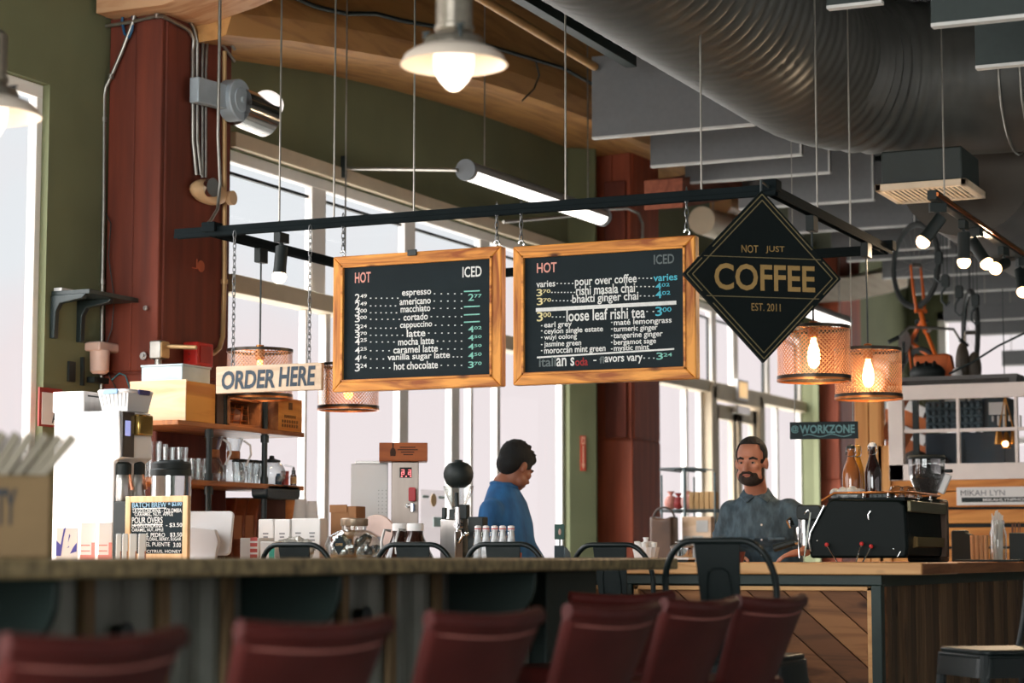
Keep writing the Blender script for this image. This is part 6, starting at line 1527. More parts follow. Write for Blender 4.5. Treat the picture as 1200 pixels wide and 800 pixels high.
# ================================================================ back of the room: partition, sash window, bicycles, rack
YP = 14.6
pine_h = wood('golden pine boards', (222, 150, 78), (190, 116, 54), 'x', 3, .5)
pine_v = wood('golden pine studs', (218, 158, 96), (190, 126, 70), 'z', 3, .5)
def px_(p): return XY(p, YP)
def pz(p): return ZY(1120, p, YP)
xl = px_(1005); xr = px_(1260)
b = MB()
zs = [(pz(560), pz(575)), (pz(576), pz(594)), (pz(597), pz(613)), (pz(618), pz(640)), (pz(643), pz(668)), (pz(671), pz(700)), (.02, pz(703))]
for z1, z0 in [(a, c) for a, c in zs if a > c]+[(zs[-1][1], .02)]: b.box(px_(1046), xr, YP, YP+.05, z0, z1)
o = struct(b.build('wall_partition', pine_h, bevel=.006))
b = MB(); b.box(px_(1046), xr, YP+.055, YP+.1, .02, pz(560)); b.build('backing_board', soft_black, o)
for a, c_, top in ((1005, 1021, 466), (1022, 1037, 466), (1031, 1046, 520)):
    b = MB(); b.box(px_(a), px_(c_), YP-.02, YP+.06, 0, pz(top)); b.build('stud', pine_v, o, bevel=.006)
for k in range(3):
    b = MB(); z = pz(545)-.28*k+.55; b.bar((px_(1036), YP+.04, z), (px_(1062), YP+.12, z-.1), .03, .13); b.build('cross_board', wood('brown cross board', (168, 96, 52), (130, 72, 40), 'x', 3) if 'brown cross board' not in MATS else MATS['brown cross board'], o)
# salvaged white sash window set in the partition
wf = mat('chalky white frame paint', (242, 228, 220), .6, var=.06)
t = thing('sash_window', 'old white sash window with six panes set on the pine partition', 'window', (px_(1045), YP-.03, pz(562)))
ox, oz = px_(1045), pz(562)
def fx(p): return px_(p)-ox
def fz(p): return pz(p)-oz
X1 = fx(1262)
for z0, z1 in ((0, fz(543)), (fz(467), fz(450))):
    b = MB(); b.box(0, X1, 0, .06, z0, z1); b.build('rail', wf, t, bevel=.004)
for a, c_ in ((1045, 1062), (1245, 1262)):
    b = MB(); b.box(fx(a), fx(c_), 0, .06, 0, fz(450)); b.build('stile', wf, t, bevel=.004)
for a in (1126.5, 1195): b = MB(); b.box(fx(a)-.011, fx(a)+.011, .01, .05, fz(543), fz(467)); b.build('muntin', wf, t, bevel=.003)
b = MB(); b.box(fx(1062), fx(1245), .012, .048, fz(506), fz(502)); b.build('muntin', wf, t, bevel=.003)
xs_ = [1062, 1126.5, 1195, 1245]; 
for i in range(3):
    for z0, z1 in ((543, 506), (502, 467)):
        b = MB(); b.box(fx(xs_[i])+.012, fx(xs_[i+1])-.012, .028, .031, fz(z0)+.002, fz(z1)-.002); b.build('pane', pane, t, smooth=False)
# things seen through the panes
YQ = 15.6
foam = mat('blue grey acoustic foam', (74, 88, 94), .9, var=.1)
t = thing('foam_panel', 'blue grey egg crate foam panel seen through the upper sash panes', 'acoustic panel', (XY(1088, YQ), YQ, ZY(1110, 505, YQ)))
w = XY(1155, YQ)-XY(1088, YQ); h = ZY(1110, 470, YQ)-ZY(1110, 505, YQ)
b = MB(); b.box(0, w, 0, .04, 0, h)
for i in range(9):
    for k in range(4): b.lathe([(.024, 0), (.016, .02), (0, .03)], (w*(i+.5)/9, 0, h*(k+.5)/4), 8, Euler((PI/2, 0, 0)).to_matrix())
b.build('foam', foam, t)
t = thing('dark_cabinet', 'dark blue cabinet seen through the lower sash panes', 'cabinet', (XY(1086, YQ), YQ+.02, 0)); zt_ = ZY(1110, 507, YQ)
b = MB(); w = XY(1180, YQ)-XY(1086, YQ); b.box(0, w, 0, .5, 0, zt_); b.build('cabinet_body', mat('dark navy panel', (30, 44, 54), .4), t, bevel=.006)
b = MB(); b.box(w*.48, w*.5, -.006, 0, .1, zt_-.05); b.build('door_gap', soft_black, t)
b = MB(); b.box(w*.72, w, .02, .4, zt_, zt_+.26); b.build('hutch', foam, t)
b = MB(); b.box(XY(1040, 16.2), XY(1088, 16.2), 16.2, 16.24, 0, ZY(1070, 478, 16.2)); tag(b.build('plywood_sheet', wood('orange plywood', (186, 104, 54), (160, 86, 44), 'x', 2)), 'orange plywood sheet seen through the left sash panes', 'board')
for k, py in enumerate((470, 503)):
    b = MB(); b.bar((XY(1058, 16.18), 16.18, ZY(1058, py, 16.18)), (XY(1088, 16.18), 16.18, ZY(1088, py+14, 16.18)), .04, .08); tag(b.build('white_batten', white_card, bevel=.004), ('upper', 'lower')[k]+' slanting white batten behind the left sash panes', 'batten')
b = MB(); b.ell((0, 0, .05), (.1, .08, .08)); b.ell((.16, 0, .04), (.09, .08, .05)); tag(b.build('dark_cushion', mat('dark grey cloth', (70, 64, 60), .9), None, (XY(1075, 15.5), 15.5, ZY(1075, 540, 15.5)-.05)), 'dark bundle behind the lower left sash pane', 'bundle')
t = thing('hanging_lamp', 'brass lamp cluster seen through the right sash panes', 'lamp', (XY(1182, 15.54), 15.54, ZY(1182, 520, 15.54)))
b = MB()
for k in range(3): b.lathe([(.012, .12), (.02, .1), (.035, 0), (.03, 0), (.015, .1)], (.05*(k-1), .02*k, -.03*(k % 2)), 16); b.cyl((.05*(k-1), .02*k, .1), (.0, 0, .35), .005, n=6)
b.build('brass_shade', mat('aged brass', (180, 124, 60), .3, .8), t)
b = MB(); b.ell((.0, -.02, .0), .02); b.build('bulb', filament, t)
b = MB(); b.cyl((0, 0, .34), (0, 0, 3.03-ZY(1182, 520, 15.54)), .004, n=6); b.build('cord', black_metal, t)
t, w, h = None, None, None
b = MB(); b.box(0, XY(1186, 15.5)-XY(1166, 15.5), 0, .02, .03, .12); 
for k in range(6): b.bar((.03+.04*k, -.005, -.02-.03*(k % 3)), (.03+.04*k, -.005, .02), .01, .03)
tag(b.build('white_flyer', white_card, None, (XY(1162, YQ), YQ+.015, ZY(1175, 490, YQ))), 'white ragged flyer behind the upper right sash pane', 'flyer')
# photographer plaque on the partition
t = thing('name_plaque', 'white name plaque with a black strip on the pine partition', 'plaque', (px_(1123), YP-.012, pz(592)))
w = px_(1262)-px_(1123); h = pz(571)-pz(592)
b = MB(); b.box(0, w, -.004, .01, 0, h); b.build('plate', white_card, t, bevel=.002)
b = MB(); b.box(px_(1129)-px_(1123), w-.03, -.006, -.004, pz(588.5)-pz(592), pz(583)-pz(592)); b.build('black_strip', soft_black, t, smooth=False)
b = MB(); b.text('MIKAH LYN', px_(1128)-px_(1123), px_(1180)-px_(1123), pz(581)-pz(592), pz(574.5)-pz(581), -.005, .001, .0); b.build('grey_lettering', mat('grey letter paint', (120, 120, 122), .6), t, smooth=False)
b = MB(); b.text('MIKAHLYNPHOTOGRAPHY', px_(1154)-px_(1123), px_(1240)-px_(1123), pz(587.6)-pz(592), pz(584.2)-pz(587.6), -.0065, .001, .02); b.build('white_lettering', white_card, t, smooth=False)
# ---- bicycles hoisted above the partition
tyre_m = mat('black tyre rubber', (38, 40, 38), .8)
def make_bike(label, loc, rz, fm, accent, hang=True):
    """hangs nose-up in its own xz plane: front wheel at the top"""
    t = thing('bicycle', label, 'bicycle', loc, rz)
    def wheel(c):
        b = MB(); b.tube([(c[0]+.33*math.cos(a*PI/24), c[1], c[2]+.33*math.sin(a*PI/24)) for a in range(48)], .021, 8, closed=True); wv = b.build('tyre', tyre_m, t)
        b = MB(); b.tube([(c[0]+.31*math.cos(a*PI/24), c[1], c[2]+.31*math.sin(a*PI/24)) for a in range(48)], .009, 6, closed=True); b.build('rim', black_metal, wv)
        b = MB()
        for k in range(20):
            a = 2*PI*k/20; b.cyl((c[0], c[1]+.02*(-1)**k, c[2]), (c[0]+.305*math.cos(a), c[1], c[2]+.305*math.sin(a)), .0008, n=4)
        b.cyl((c[0], c[1]-.04, c[2]), (c[0], c[1]+.04, c[2]), .018, n=10); b.build('spokes', steel, wv)
    A = Vector((0, 0, 0)); Bq = Vector((.02, 0, -1.0)); wheel(A); wheel(Bq)
    crown = Vector((.06, 0, -.37)); head2 = Vector((.13, 0, -.55)); bb = Vector((-.10, 0, -.60)); seat = Vector((.30, 0, -.80))
    for s in (-.045, .045):
        b = MB(); b.tube([(0, s, 0), (.03, s, -.2), (crown.x, s*.8, crown.z)], [.009, .012, .013], 8); b.build('fork_blade', accent, t)
    b = MB(); b.bar((crown.x, -.05, crown.z), (crown.x, .05, crown.z), .03, .03); b.tube([crown, head2], .019, 10); b.build('head_tube', accent, t)
    for p, q, r in ((crown.lerp(head2, .4), bb, .018), (head2.lerp(crown, .2), seat, .016), (bb, seat, .016)):
        b = MB(); b.tube([p, q], r, 10); b.build('frame_tube', fm, t)
    for s in (-.05, .05):
        b = MB(); b.tube([bb+Vector((0, s*.4, 0)), (.02, s, -1.0)], .009, 8); b.build('chain_stay', fm, t)
        b = MB(); b.tube([seat.lerp(bb, .1)+Vector((0, s*.3, 0)), (.02, s, -1.0)], .008, 8); b.build('seat_stay', fm, t)
    b = MB(); b.tube([head2, head2+Vector((.07, 0, .02))], .012, 8); b.build('stem', steel, t)
    hb = head2+Vector((.08, 0, .03)); b = MB(); b.tube([hb+Vector((-.03, -.28, -.08)), hb+Vector((.0, -.2, 0)), hb, hb+Vector((0, .2, 0)), hb+Vector((-.03, .28, -.08))], .011, 8); b.build('handlebar', steel, t)
    for s in (-1, 1): b = MB(); b.tube([hb+Vector((-.03, .28*s, -.08)), hb+Vector((-.05, .36*s, -.12))], .016, 10); b.build('grip', soft_black, t)
    b = MB(); b.tube([seat, seat+Vector((.1, 0, -.07))], .013, 8); b.build('seat_post', steel, t)
    sd_ = seat+Vector((.13, 0, -.09)); b = MB(); b.ell(sd_, (.03, .075, .13), 18, 10, Euler((0, -.3, 0)).to_matrix()); b.build('saddle', soft_black, t)
    b = MB(); b.cyl(bb+Vector((0, -.05, 0)), bb+Vector((0, -.056, 0)), .09, n=28); b.build('chainring', steel, t)
    for s in (-1, 1):
        b = MB(); b.bar(bb+Vector((0, .06*s, 0)), bb+Vector((.0, .065*s, .17*s)), .012, .022); b.cbox(bb+Vector((0, .11*s, .17*s)), (.06, .09, .02)); b.build('crank', black_metal, t)
    if hang:
        b = MB()
        for s in (-.025, .025): b.cyl((s, 0, .32), (s, 0, HC-.06-loc[2]), .004, n=6)
        b.build('hoist_rope', black_metal, t)
    return t
orange = mat('orange frame enamel', (214, 100, 32), .35)
cw = onY(1073, 311, 16.6)
make_bike('orange bicycle hoisted nose up with its wheel ringed against the grey baffles', cw, math.radians(-44), orange, orange)
cw2 = onY(1137, 372, 16.9)
dk = mat('dark brown frame enamel', (72, 54, 42), .4)
cw2.z -= .12
make_bike('dark bicycle hoisted edge-on beside the orange one', cw2, math.radians(112), dk, mat('silver fork', (170, 160, 146), .3, .7))
for px, Y, py, l in ((1124, 16.3, 342, 'left black pulley hook above the dark bicycle'), (1143, 16.3, 352, 'right black pulley hook above the dark bicycle'), (1100, 16.0, 302, 'small black pulley beside the top of the bicycle wheel'), (1108, 16.0, 329, 'black pulley block at the right of the bicycle wheel')):
    c = onY(px, py, Y); t = thing('pulley', l, 'pulley', c, 0, 'hoist pulleys')
    b = MB(); b.prism(rpoly(-.03, .03, -.05, .05, .02), -.02, .02); b.build('block', soft_black, t, bevel=.004)
    b = MB(); b.tube([(0, 0, -.05), (-.03, 0, -.09), (-.035, 0, -.15), (0, 0, -.19), (.03, 0, -.16)], .008, 8); b.build('hook', black_metal, t)
    b = MB()
    for s in (-.015, .015): b.cyl((s, 0, .045), (s, 0, HC-.06-c.z), .003, n=6)
    b.build('rope', black_metal, t)
# crate of gear above the sash window: orange bag, helmet, black pouch
zsh = pz(449); 
ysh = 15.3
t = thing('gear_shelf', 'grey slatted ledge above the sash window carrying bags', 'shelf', (XY(1098, ysh), YP+.06, ZY(1120, 448, ysh)-.03))
b = MB(); L = XY(1178, ysh)-XY(1060, ysh); 
for k in range(6): b.box(-.2, L, .02+.13*k, .12+.13*k, 0, .028)
b.box(-.2, -.15, 0, .8, -.05, 0); b.box(L-.05, L, 0, .8, -.05, 0); b.build('slat_board', mat('weathered grey board', (110, 108, 106), .8), t)
for x in (-.17, L-.03):
    b = MB(); b.box(x-.02, x+.02, .76, .8, -(t.location.z), 0); b.build('post', black_metal, t)
zt2 = ZY(1120, 448, ysh)
t = thing('orange_bag', 'orange bag standing on the ledge below the orange bicycle', 'bag', (XY(1097, ysh), ysh, zt2)); h = ZY(1097, 414, ysh)-zt2; w = (XY(1121, ysh)-XY(1074, ysh))/2
b = MB(); b.prism([(-w*.85, 0), (w*.9, 0), (w, h*.2), (w*.8, h), (-w, h*.95)], 0, .16); b.build('bag_body', mat('orange canvas', (196, 96, 40), .7), t, bevel=.02, seg=3)
b = MB(); b.prism([(w*.6, h*.1), (w*1.15, h*.15), (w*.85, h*.98)], -.004, .0); b.build('flap', mat('bright orange canvas', (222, 104, 36), .6), t)
b = MB(); b.ell((0, 0, .0), (.13, .09, .075), 24, 14)
for v in b.bm.verts: v.co.z = max(v.co.z, -.03)
for k in range(3): b.ell((-.06+.06*k, -.03, .055), (.012, .05, .03), 10, 8)
tag(b.build('helmet', soft_black, None, (XY(1091, 15.15), 15.15, zt2+.033+.03)), 'black bicycle helmet in front of the orange bag', 'helmet')
b = MB(); b.ell((0, 0, .13), (.05, .08, .16), 16, 12); b.ell((.08, .02, .1), (.05, .07, .12), 16, 12); tag(b.build('stuff_sack', mat('brown grey nylon', (96, 86, 74), .5, var=.4, scale=12, bump=.3, bscale=12), None, (XY(1133, ysh), ysh, zt2)), 'brown grey stuff sacks under the dark bicycle', 'bag')
b = MB(); b.ell((0, 0, .045), (.04, .03, .045)); tag(b.build('white_pouch', white_plastic, None, (XY(1126, 15.1), 15.1, zt2+.001)), 'small white bulb shaped object beside the stuff sacks', 'pouch')
pts = [onY(x, y, 15.0) for x, y in ((1112, 438), (1140, 424), (1170, 405), (1205, 388))]
pipe('cable', 'thin dark cable sagging to the right of the dark bicycle', pts, .008, black_metal, 'cable')
# ---- wire rack by the far windows
YRk = 14.4
def rx(p): return XY(p, YRk)
def rz_(p): return ZY(805, p, YRk)
t = thing('wire_rack', 'thin wire display rack by the far windows behind the bearded man', 'rack', (rx(805), YRk, 0)); ox = rx(805)
rackm = mat('dark grey wire', (96, 110, 112), .4, .5)
for p, top, dy in ((803, 547, 0), (838.5, 554, 0), (789, 556, .45), (776, 556, .0)):
    b = MB(); b.cyl((rx(p)-ox, dy, 0), (rx(p)-ox, dy, rz_(top)), .012 if p == 803 else .007, n=10); b.build('post', rackm, t)
for top in (548, 597, 633):
    b = MB(); z = rz_(top)
    for k in range(8): b.cyl((rx(774)-ox, .06*k, z), (rx(840 if top > 550 else 815)-ox, .06*k, z), .004, n=6)
    for q in (774, 790, 803, 820, 838):
        if top > 550 or q < 815: b.cyl((rx(q)-ox, 0, z-.01), (rx(q)-ox, .45, z-.01), .006, n=6)
    b.build('wire_shelf', rackm, t)
for px, py, r, l, c_ in ((780, 589, .05, 'left red flowered parcel on the wire rack', (198, 130, 116)), (789, 588, .045, 'dark red round ornament on the wire rack', (150, 40, 40)), (799, 585, .05, 'pale pink wrapped parcel on the wire rack', (220, 170, 164))):
    b = MB(); b.ell((0, 0, r), (r, r, r), 18, 12); b.lathe([(.004, r*1.9), (.03, r*2.6), (.0, r*2.3)], n=9); tag(b.build('parcel', mat('parcel wrap '+l[:6], c_, .6, var=.3, scale=20), None, (rx(px), YRk+.12, rz_(597)+.006)), l, 'parcel')
for k, px in enumerate((808, 814, 820, 826, 832)):
    b = MB(); w = .016; z = rz_(577)-rz_(597); b.prism([(-w, 0), (w, 0), (w*1.05, z), (-w*1.05, z)], 0, .1); b.box(-w*.6, w*.6, -.002, 0, z*.3, z*.65); tag(b.build('kraft_pouch', kraft, None, (rx(px), YRk+.05, rz_(597)+.006), bevel=.003), ('first', 'second', 'third', 'fourth', 'last')[k]+' kraft pouch in the row on the wire rack', 'pouch', 'kraft pouches')
t = thing('leather_bag', 'dark brown leather bag standing below the wire rack shelf', 'bag', (rx(787), YRk-.22, 0)); h = ZY(787, 604, YRk-.22); w = (rx(802)-rx(774))/2
b = MB(); b.prism([(-w, 0), (w, 0), (w*.96, h), (w*.3, h*.985), (-w*.4, h*.99), (-w*.95, h)], 0, .14); b.build('bag_body', mat('dark brown leather', (86, 56, 34), .35, var=.45, scale=5), t, bevel=.02, seg=3)
b = MB(); b.tube(arc((0, .07, h-.02), .08, 0, 180, 10), .008, 8); b.build('handle', mat('strap leather', (60, 40, 26), .5), t)
t = thing('display_stand', 'pale pine stand of leaflets beside the leather bag', 'stand', (rx(822), YRk-.1, 0)); w = (rx(839)-rx(805))/2; h = ZY(822, 605, YRk-.1)
b = MB(); b.box(-w, w, 0, .08, 0, h); b.build('stand_board', wood('pale pine stand', (220, 190, 162), (196, 162, 130), 'x', 3), t, bevel=.004)
for a, c_, z0, z1 in ((-.9, -.4, .78, .9), (-.3, .45, .7, .9), (.0, .8, .92, .98)): b = MB(); b.box(w*a, w*c_, -.005, 0, h*z0, h*z1); b.build('leaflet', mat('grey leaflet', (186, 182, 178), .7) if 'grey leaflet' not in MATS else MATS['grey leaflet'], t)
# exit sign glowing by the door
c = onX(869, 457, XW+.06)
t = thing('amber_sign', 'small amber panel sign above the glazed door', 'sign', c)
b = MB(); b.box(-.02, .02, -.16, .16, -.1, .1); b.build('sign_box', white_plastic, t, bevel=.006)
b = MB(); b.box(.0202, .022, -.12, .12, -.075, .075); b.build('amber_panel', emit('amber panel', (246, 190, 110), .9), t, smooth=False)
# ================================================================ people
skin = mat('skin', (188, 126, 100), .5, var=.08, scale=8)
skin2 = mat('tanned skin', (150, 94, 70), .5, var=.08, scale=8)
hair_m = mat('black hair', (9, 12, 12), .85, var=.3, scale=60, stretch=(1, 1, .3), bump=.5, bscale=120)
hair_b = mat('dark brown hair', (24, 19, 17), .8, var=.3, scale=60, stretch=(1, 1, .3), bump=.5, bscale=120)
beard_m = mat('dark brown beard', (52, 38, 30), .8, var=.4, scale=70, bump=.5, bscale=150)
denim = mat('blue denim shirt', (44, 108, 166), .8, var=.35, scale=7, bump=.2, bscale=30, stretch=(3, 3, 1))
chambray = mat('grey blue chambray shirt', (84, 103, 114), .9, var=.5, scale=14, bump=.25, bscale=28, stretch=(2.5, 2.5, 1))
trouser = mat('dark trousers', (40, 44, 50), .85)
shoe_m = mat('dark shoes', (30, 28, 28), .5)
def ring(c, rx_, ry_, n=20, M=None):
    out = []
    for k in range(n):
        a = 2*PI*k/n; v = Vector((rx_*math.cos(a), ry_*math.sin(a), 0)); out.append(Vector(c)+(M @ v if M else v))
    return out
def limb(b, pts, rs, n=12):
    b.tube(pts, rs, n)
    for p, r in zip(pts, rs): b.ell(p, r*1.0, 12, 8)
def finish(b, name, m, parent, voxel=.012, smooth=6, fac=.5):
    o = b.build(name, m, parent)
    r = o.modifiers.new('merge', 'REMESH'); r.mode = 'VOXEL'; r.voxel_size = voxel; r.use_smooth_shade = True
    s = o.modifiers.new('soften', 'SMOOTH'); s.iterations = smooth; s.factor = fac
    return o
def hand(b, wrist, direction, palm_n, side=1, curl=.35, s=1.0):
    """palm and five bent fingers; direction = along the hand, palm_n = out of the back of the hand"""
    d = Vector(direction).normalized(); nrm = Vector(palm_n); nrm = (nrm-d*nrm.dot(d)).normalized(); w = d.cross(nrm)*side
    M = Matrix((w, d, nrm)).transposed()
    b.ell(Vector(wrist)+d*.045*s, (.042*s, .055*s, .018*s), 16, 10, M)
    for k, (off, L) in enumerate(((-.030, .062), (-.010, .074), (.011, .070), (.030, .054))):
        p = Vector(wrist)+d*.085*s+w*off*s; pts = [p-d*.02*s]; cur = d.copy(); q = p
        for j in range(3):
            a = curl*(j+.6); dd = (d*math.cos(a)-nrm*math.sin(a)); pts.append(q); q = q+dd*L/3*s
        pts.append(q); b.tube(pts, [.0105*s, .0105*s, .0095*s, .0085*s, .007*s][:len(pts)], 8); b.ell(q, .0072*s, 8, 6)
    p = Vector(wrist)+d*.03*s-w*.035*s; b.tube([p, p-w*.025*s+d*.02*s-nrm*.006, p-w*.038*s+d*.05*s-nrm*.012, p-w*.038*s+d*.07*s-nrm*.016], [.0125*s, .0115*s, .010*s, .008*s], 8)
def head(bm, bh, bb, c, M, s=1.0):
    """skull, face and ears into bm, hair into bh, beard into bb; looks along M @ -y"""
    T = lambda x, y, z: Vector(c)+M @ (Vector((x, y, z))*s)
    def E(b, p, r): b.ell(T(*p), tuple(q*s for q in r), 22, 16, M)
    E(bm, (0, .012, .035), (.074, .094, .088)); E(bm, (0, -.018, -.03), (.062, .072, .085)); E(bm, (0, -.045, -.082), (.038, .040, .032))
    E(bm, (0, -.078, .012), (.052, .018, .014))
    for k in (-1, 1):
        E(bm, (.036*k, -.062, -.022), (.026, .022, .022)); E(bm, (.079*k, .012, -.012), (.011, .02, .032)); E(bm, (.048*k, -.03, -.07), (.022, .035, .03))
    bm.tube([T(0, -.086, .008), T(0, -.098, -.016), T(0, -.113, -.036), T(0, -.098, -.045)], [.009*s, .011*s, .014*s, .010*s], 10)
    for k in (-1, 1): E(bm, (.012*k, -.096, -.041), (.009, .010, .007))
    E(bm, (0, -.088, -.066), (.022, .010, .006)); E(bm, (0, -.087, -.075), (.019, .010, .006))
# ---- bearded man at the espresso machine
Yr = 10.42
bx = XY(889, Yr)
def RP(px, py, y): return Vector((XY(px, y)-bx, y-Yr, ZY(px, py, y)))
t = thing('person', 'bearded man in a grey blue button shirt leaning on the counter by the espresso machine', 'person', (bx, Yr, 0))
neckb = RP(886, 574, 10.42)+Vector((0, .0, 0)); hc = RP(881.5, 541, 10.33)
face_to = Vector((-math.sin(math.radians(0)), -1, 0))
# looks towards the camera and a little to the left of the picture
toc = Vector((0-bx, 0-Yr, 0)).normalized(); ang = math.atan2(toc.x, -toc.y)
Mh = Euler((math.radians(3), 0, ang-math.radians(15))).to_matrix()
bm, bh, bb_ = MB(), MB(), MB()
head(bm, bh, bb_, hc, Mh, .97)
bm.tube([neckb+Vector((0, .02, -.06)), neckb+Vector((0, .01, 0)), hc+Vector((0, .02, -.05))], [.075, .058, .056], 16)
pel = Vector((neckb.x+.03, .16, 1.0))
shL = RP(858, 600, 10.42); shR = RP(925, 598, 10.46)
elL = RP(846, 634, 10.45); wrL = RP(859, 651, 10.22)
elR = RP(969, 618, 10.48); wrR = Vector((XY(944, 10.16)-bx, 10.16-Yr, CT+.055))
chest = (shL+shR)/2+Vector((.0, .02, -.14)); belly = Vector((chest.x+.01, chest.y+.09, 1.12))
ax = (shR-shL).normalized(); 
az_ = math.atan2(ax.y, ax.x); Rz = Matrix.Rotation(az_, 3, 'Z')
def torso(b, g=0.0):
    up = neckb+Vector((0, .03, -.035))
    b.loft([ring(pel+Vector((0, 0, -.12)), .165+g, .115+g, M=Rz), ring(pel, .165+g, .12+g, M=Rz), ring(belly, .165+g, .12+g, M=Rz), ring(chest, .18+g, .12+g, M=Rz), ring((chest+up)/2+Vector((0, 0, .02)), .168+g, .10+g, M=Rz), ring(up+Vector((0, 0, -.025)), .115+g, .08+g, M=Rz), ring(up+Vector((0, 0, .02)), .066+g, .062+g, M=Rz)])
    limb(b, [shL, (shL+chest)/2], [.06+g, .07+g]); limb(b, [shR, (shR+chest)/2], [.06+g, .07+g])
torso(bm, -.012)
limb(bm, [shL, elL, wrL], [.05, .04, .028]); limb(bm, [shR, elR, wrR], [.05, .04, .028])
hand(bm, wrL, Vector((.35, -1, -.25)), Vector((0, -.2, 1)), 1, .5)
hand(bm, wrR, Vector((-1, -.35, -.22)), Vector((-.1, -.1, 1)), -1, .25)
for s in (-1, 1):
    limb(bm, [pel+Vector((.09*s, 0, -.05)), Vector((pel.x+.10*s, .1, .52)), Vector((pel.x+.11*s, .16, .09)), Vector((pel.x+.11*s, .06, .05))], [.085, .055, .04, .035])
finish(bm, 'body', skin, t, .0075, 3, .4)
b = MB(); torso(b, .006)
limb(b, [shL, elL, wrL.lerp(elL, .25)], [.062, .054, .046]); limb(b, [shR, elR, wrR.lerp(elR, .3)], [.062, .054, .045])
# soft folds on the sleeves
for k in range(5): q = shL.lerp(elL, .3+.14*k); b.ell(q+Vector((.008*(-1)**k, 0, 0)), (.063, .06, .012), 14, 8)
for k in range(5): q = shR.lerp(elR, .3+.14*k); b.ell(q+Vector((0, .005*(-1)**k, 0)), (.06, .06, .014), 14, 8)
finish(b, 'shirt', chambray, t, .010, 9)
# collar and placket
b = MB(); up = neckb+Vector((0, .02, -.005)); fd = (Mh @ Vector((0, -1, 0))); fd = Vector((ang and math.sin(ang), -math.cos(ang), 0)); sd_ = Vector((fd.y, -fd.x, 0))
for k in (-1, 1):
    a0 = up+sd_*.058*k+Vector((0, 0, .015)); a1 = up+fd*.066+sd_*.012*k+Vector((0, 0, -.035)); a2 = up+fd*.088+sd_*.052*k+Vector((0, 0, -.065)); a3 = up+sd_*.088*k+fd*.02+Vector((0, 0, -.03))
    o_ = fd*.008+Vector((0, 0, .006)); b._add([a0, a1, a2, a3, a0+o_, a1+o_, a2+o_, a3+o_], [(0, 1, 2, 3), (7, 6, 5, 4), (0, 4, 5, 1), (1, 5, 6, 2), (2, 6, 7, 3), (3, 7, 4, 0)])
b.build('collar', chambray, t, bevel=.003)
b = MB()
for k in (-1, 1):
    q = chest+fd*.128+sd_*.075*k+Vector((0, 0, .0)); b.cbox((0, 0, 0), (.085, .008, .014), Matrix.Translation(q) @ Matrix.Rotation(ang, 4, 'Z'))
b.build('pocket_flap', chambray, t, bevel=.003)
b = MB()
for k in range(4): q = chest+fd*(.137-.004*k)+Vector((0, 0, .07-.075*k)); b.ell(q, (.006, .006, .006), 10, 6)
b.build('button', white_plastic, t)
b = MB()
for s in (-1, 1): limb(b, [pel+Vector((.085*s, 0, -.06)), Vector((pel.x+.10*s, .1, .52)), Vector((pel.x+.11*s, .16, .1))], [.105, .075, .06])
b.loft([ring(pel+Vector((0, 0, -.16)), .165, .12), ring(pel+Vector((0, 0, .03)), .175, .128)]); finish(b, 'trousers', trouser, t, .014, 4)
for s in (-1, 1): b = MB(); b.ell((pel.x+.11*s, .07, .045), (.045, .135, .045), 18, 12); b.build('shoe', shoe_m, t)
# hair, beard, brows, eyes as parts
Tm = lambda x, y, z: hc+Mh @ (Vector((x, y, z))*.97)
b = MB(); b.ell(Tm(0, .020, .040), (.0795, .097, .092), 30, 20, Mh)
for v in list(b.bm.verts):
    q = Mh.inverted() @ (v.co-hc)
    if q.y < -.035 and q.z < .090: v.co = v.co+Mh @ Vector((0, .03, 0)) if q.z > .06 else Tm(q.x*.8, .0, .03)
    elif q.z < -.03 and q.y < .03: v.co = Tm(q.x*.8, q.y*.8, -.02)
b.build('hair', hair_b, t, ang=80)
b = MB()
b.ell(Tm(0, -.05, -.088), (.047, .042, .036), 24, 14, Mh); b.ell(Tm(0, -.012, -.076), (.0685, .0745, .050), 24, 14, Mh)
for k in (-1, 1): b.tube([Tm(.067*k, -.010, -.03), Tm(.064*k, -.018, -.05), Tm(.056*k, -.034, -.07)], [.006, .012, .018], 10)
b.tube([Tm(-.03, -.086, -.066), Tm(-.018, -.098, -.054), Tm(0, -.101, -.052), Tm(.018, -.098, -.054), Tm(.03, -.086, -.066)], [.008, .009, .008, .009, .008], 8)
o = finish(b, 'beard', beard_m, t, .006, 2)
b = MB(); b.tube([Tm(-.02, -.094, -.066), Tm(0, -.100, -.066), Tm(.02, -.094, -.066)], [.004, .0065, .004], 8); b.build('lips', mat('lips', (168, 104, 92), .5), t)
for k in (-1, 1):
    b = MB(); b.tube([Tm(.014*k, -.094, .016), Tm(.034*k, -.090, .022), Tm(.054*k, -.074, .014)], [.005, .0065, .004], 8); b.build('eyebrow', hair_b, t)
    b = MB(); b.ell(Tm(.031*k, -.079, -.004), (.011, .0075, .005), 14, 8, Mh); e_ = b.build('eye', mat('eye white', (176, 160, 148), .4) if 'eye white' not in MATS else MATS['eye white'], t)
    b = MB(); b.ell(Tm(.030*k, -.0855, -.004), (.0055, .004, .005), 12, 8, Mh); b.build('iris', mat('dark iris', (40, 34, 30), .2) if 'dark iris' not in MATS else MATS['dark iris'], e_)
    b = MB(); b.tube([Tm(.017*k, -.085, .002), Tm(.031*k, -.0885, .006), Tm(.046*k, -.078, .001)], .003, 6); b.build('eyelid', skin, t)
# ---- man in the blue denim shirt, seen from behind and turned to the right
Yl = 10.15
bx2 = XY(592, Yl)
def LP(px, py, y): return Vector((XY(px, y)-bx2, y-Yl, ZY(px, py, y)))
t = thing('person', 'dark haired man in a blue denim shirt turned away and looking down', 'person', (bx2, Yl, 0))
hc = LP(604.5, 547, 10.18)
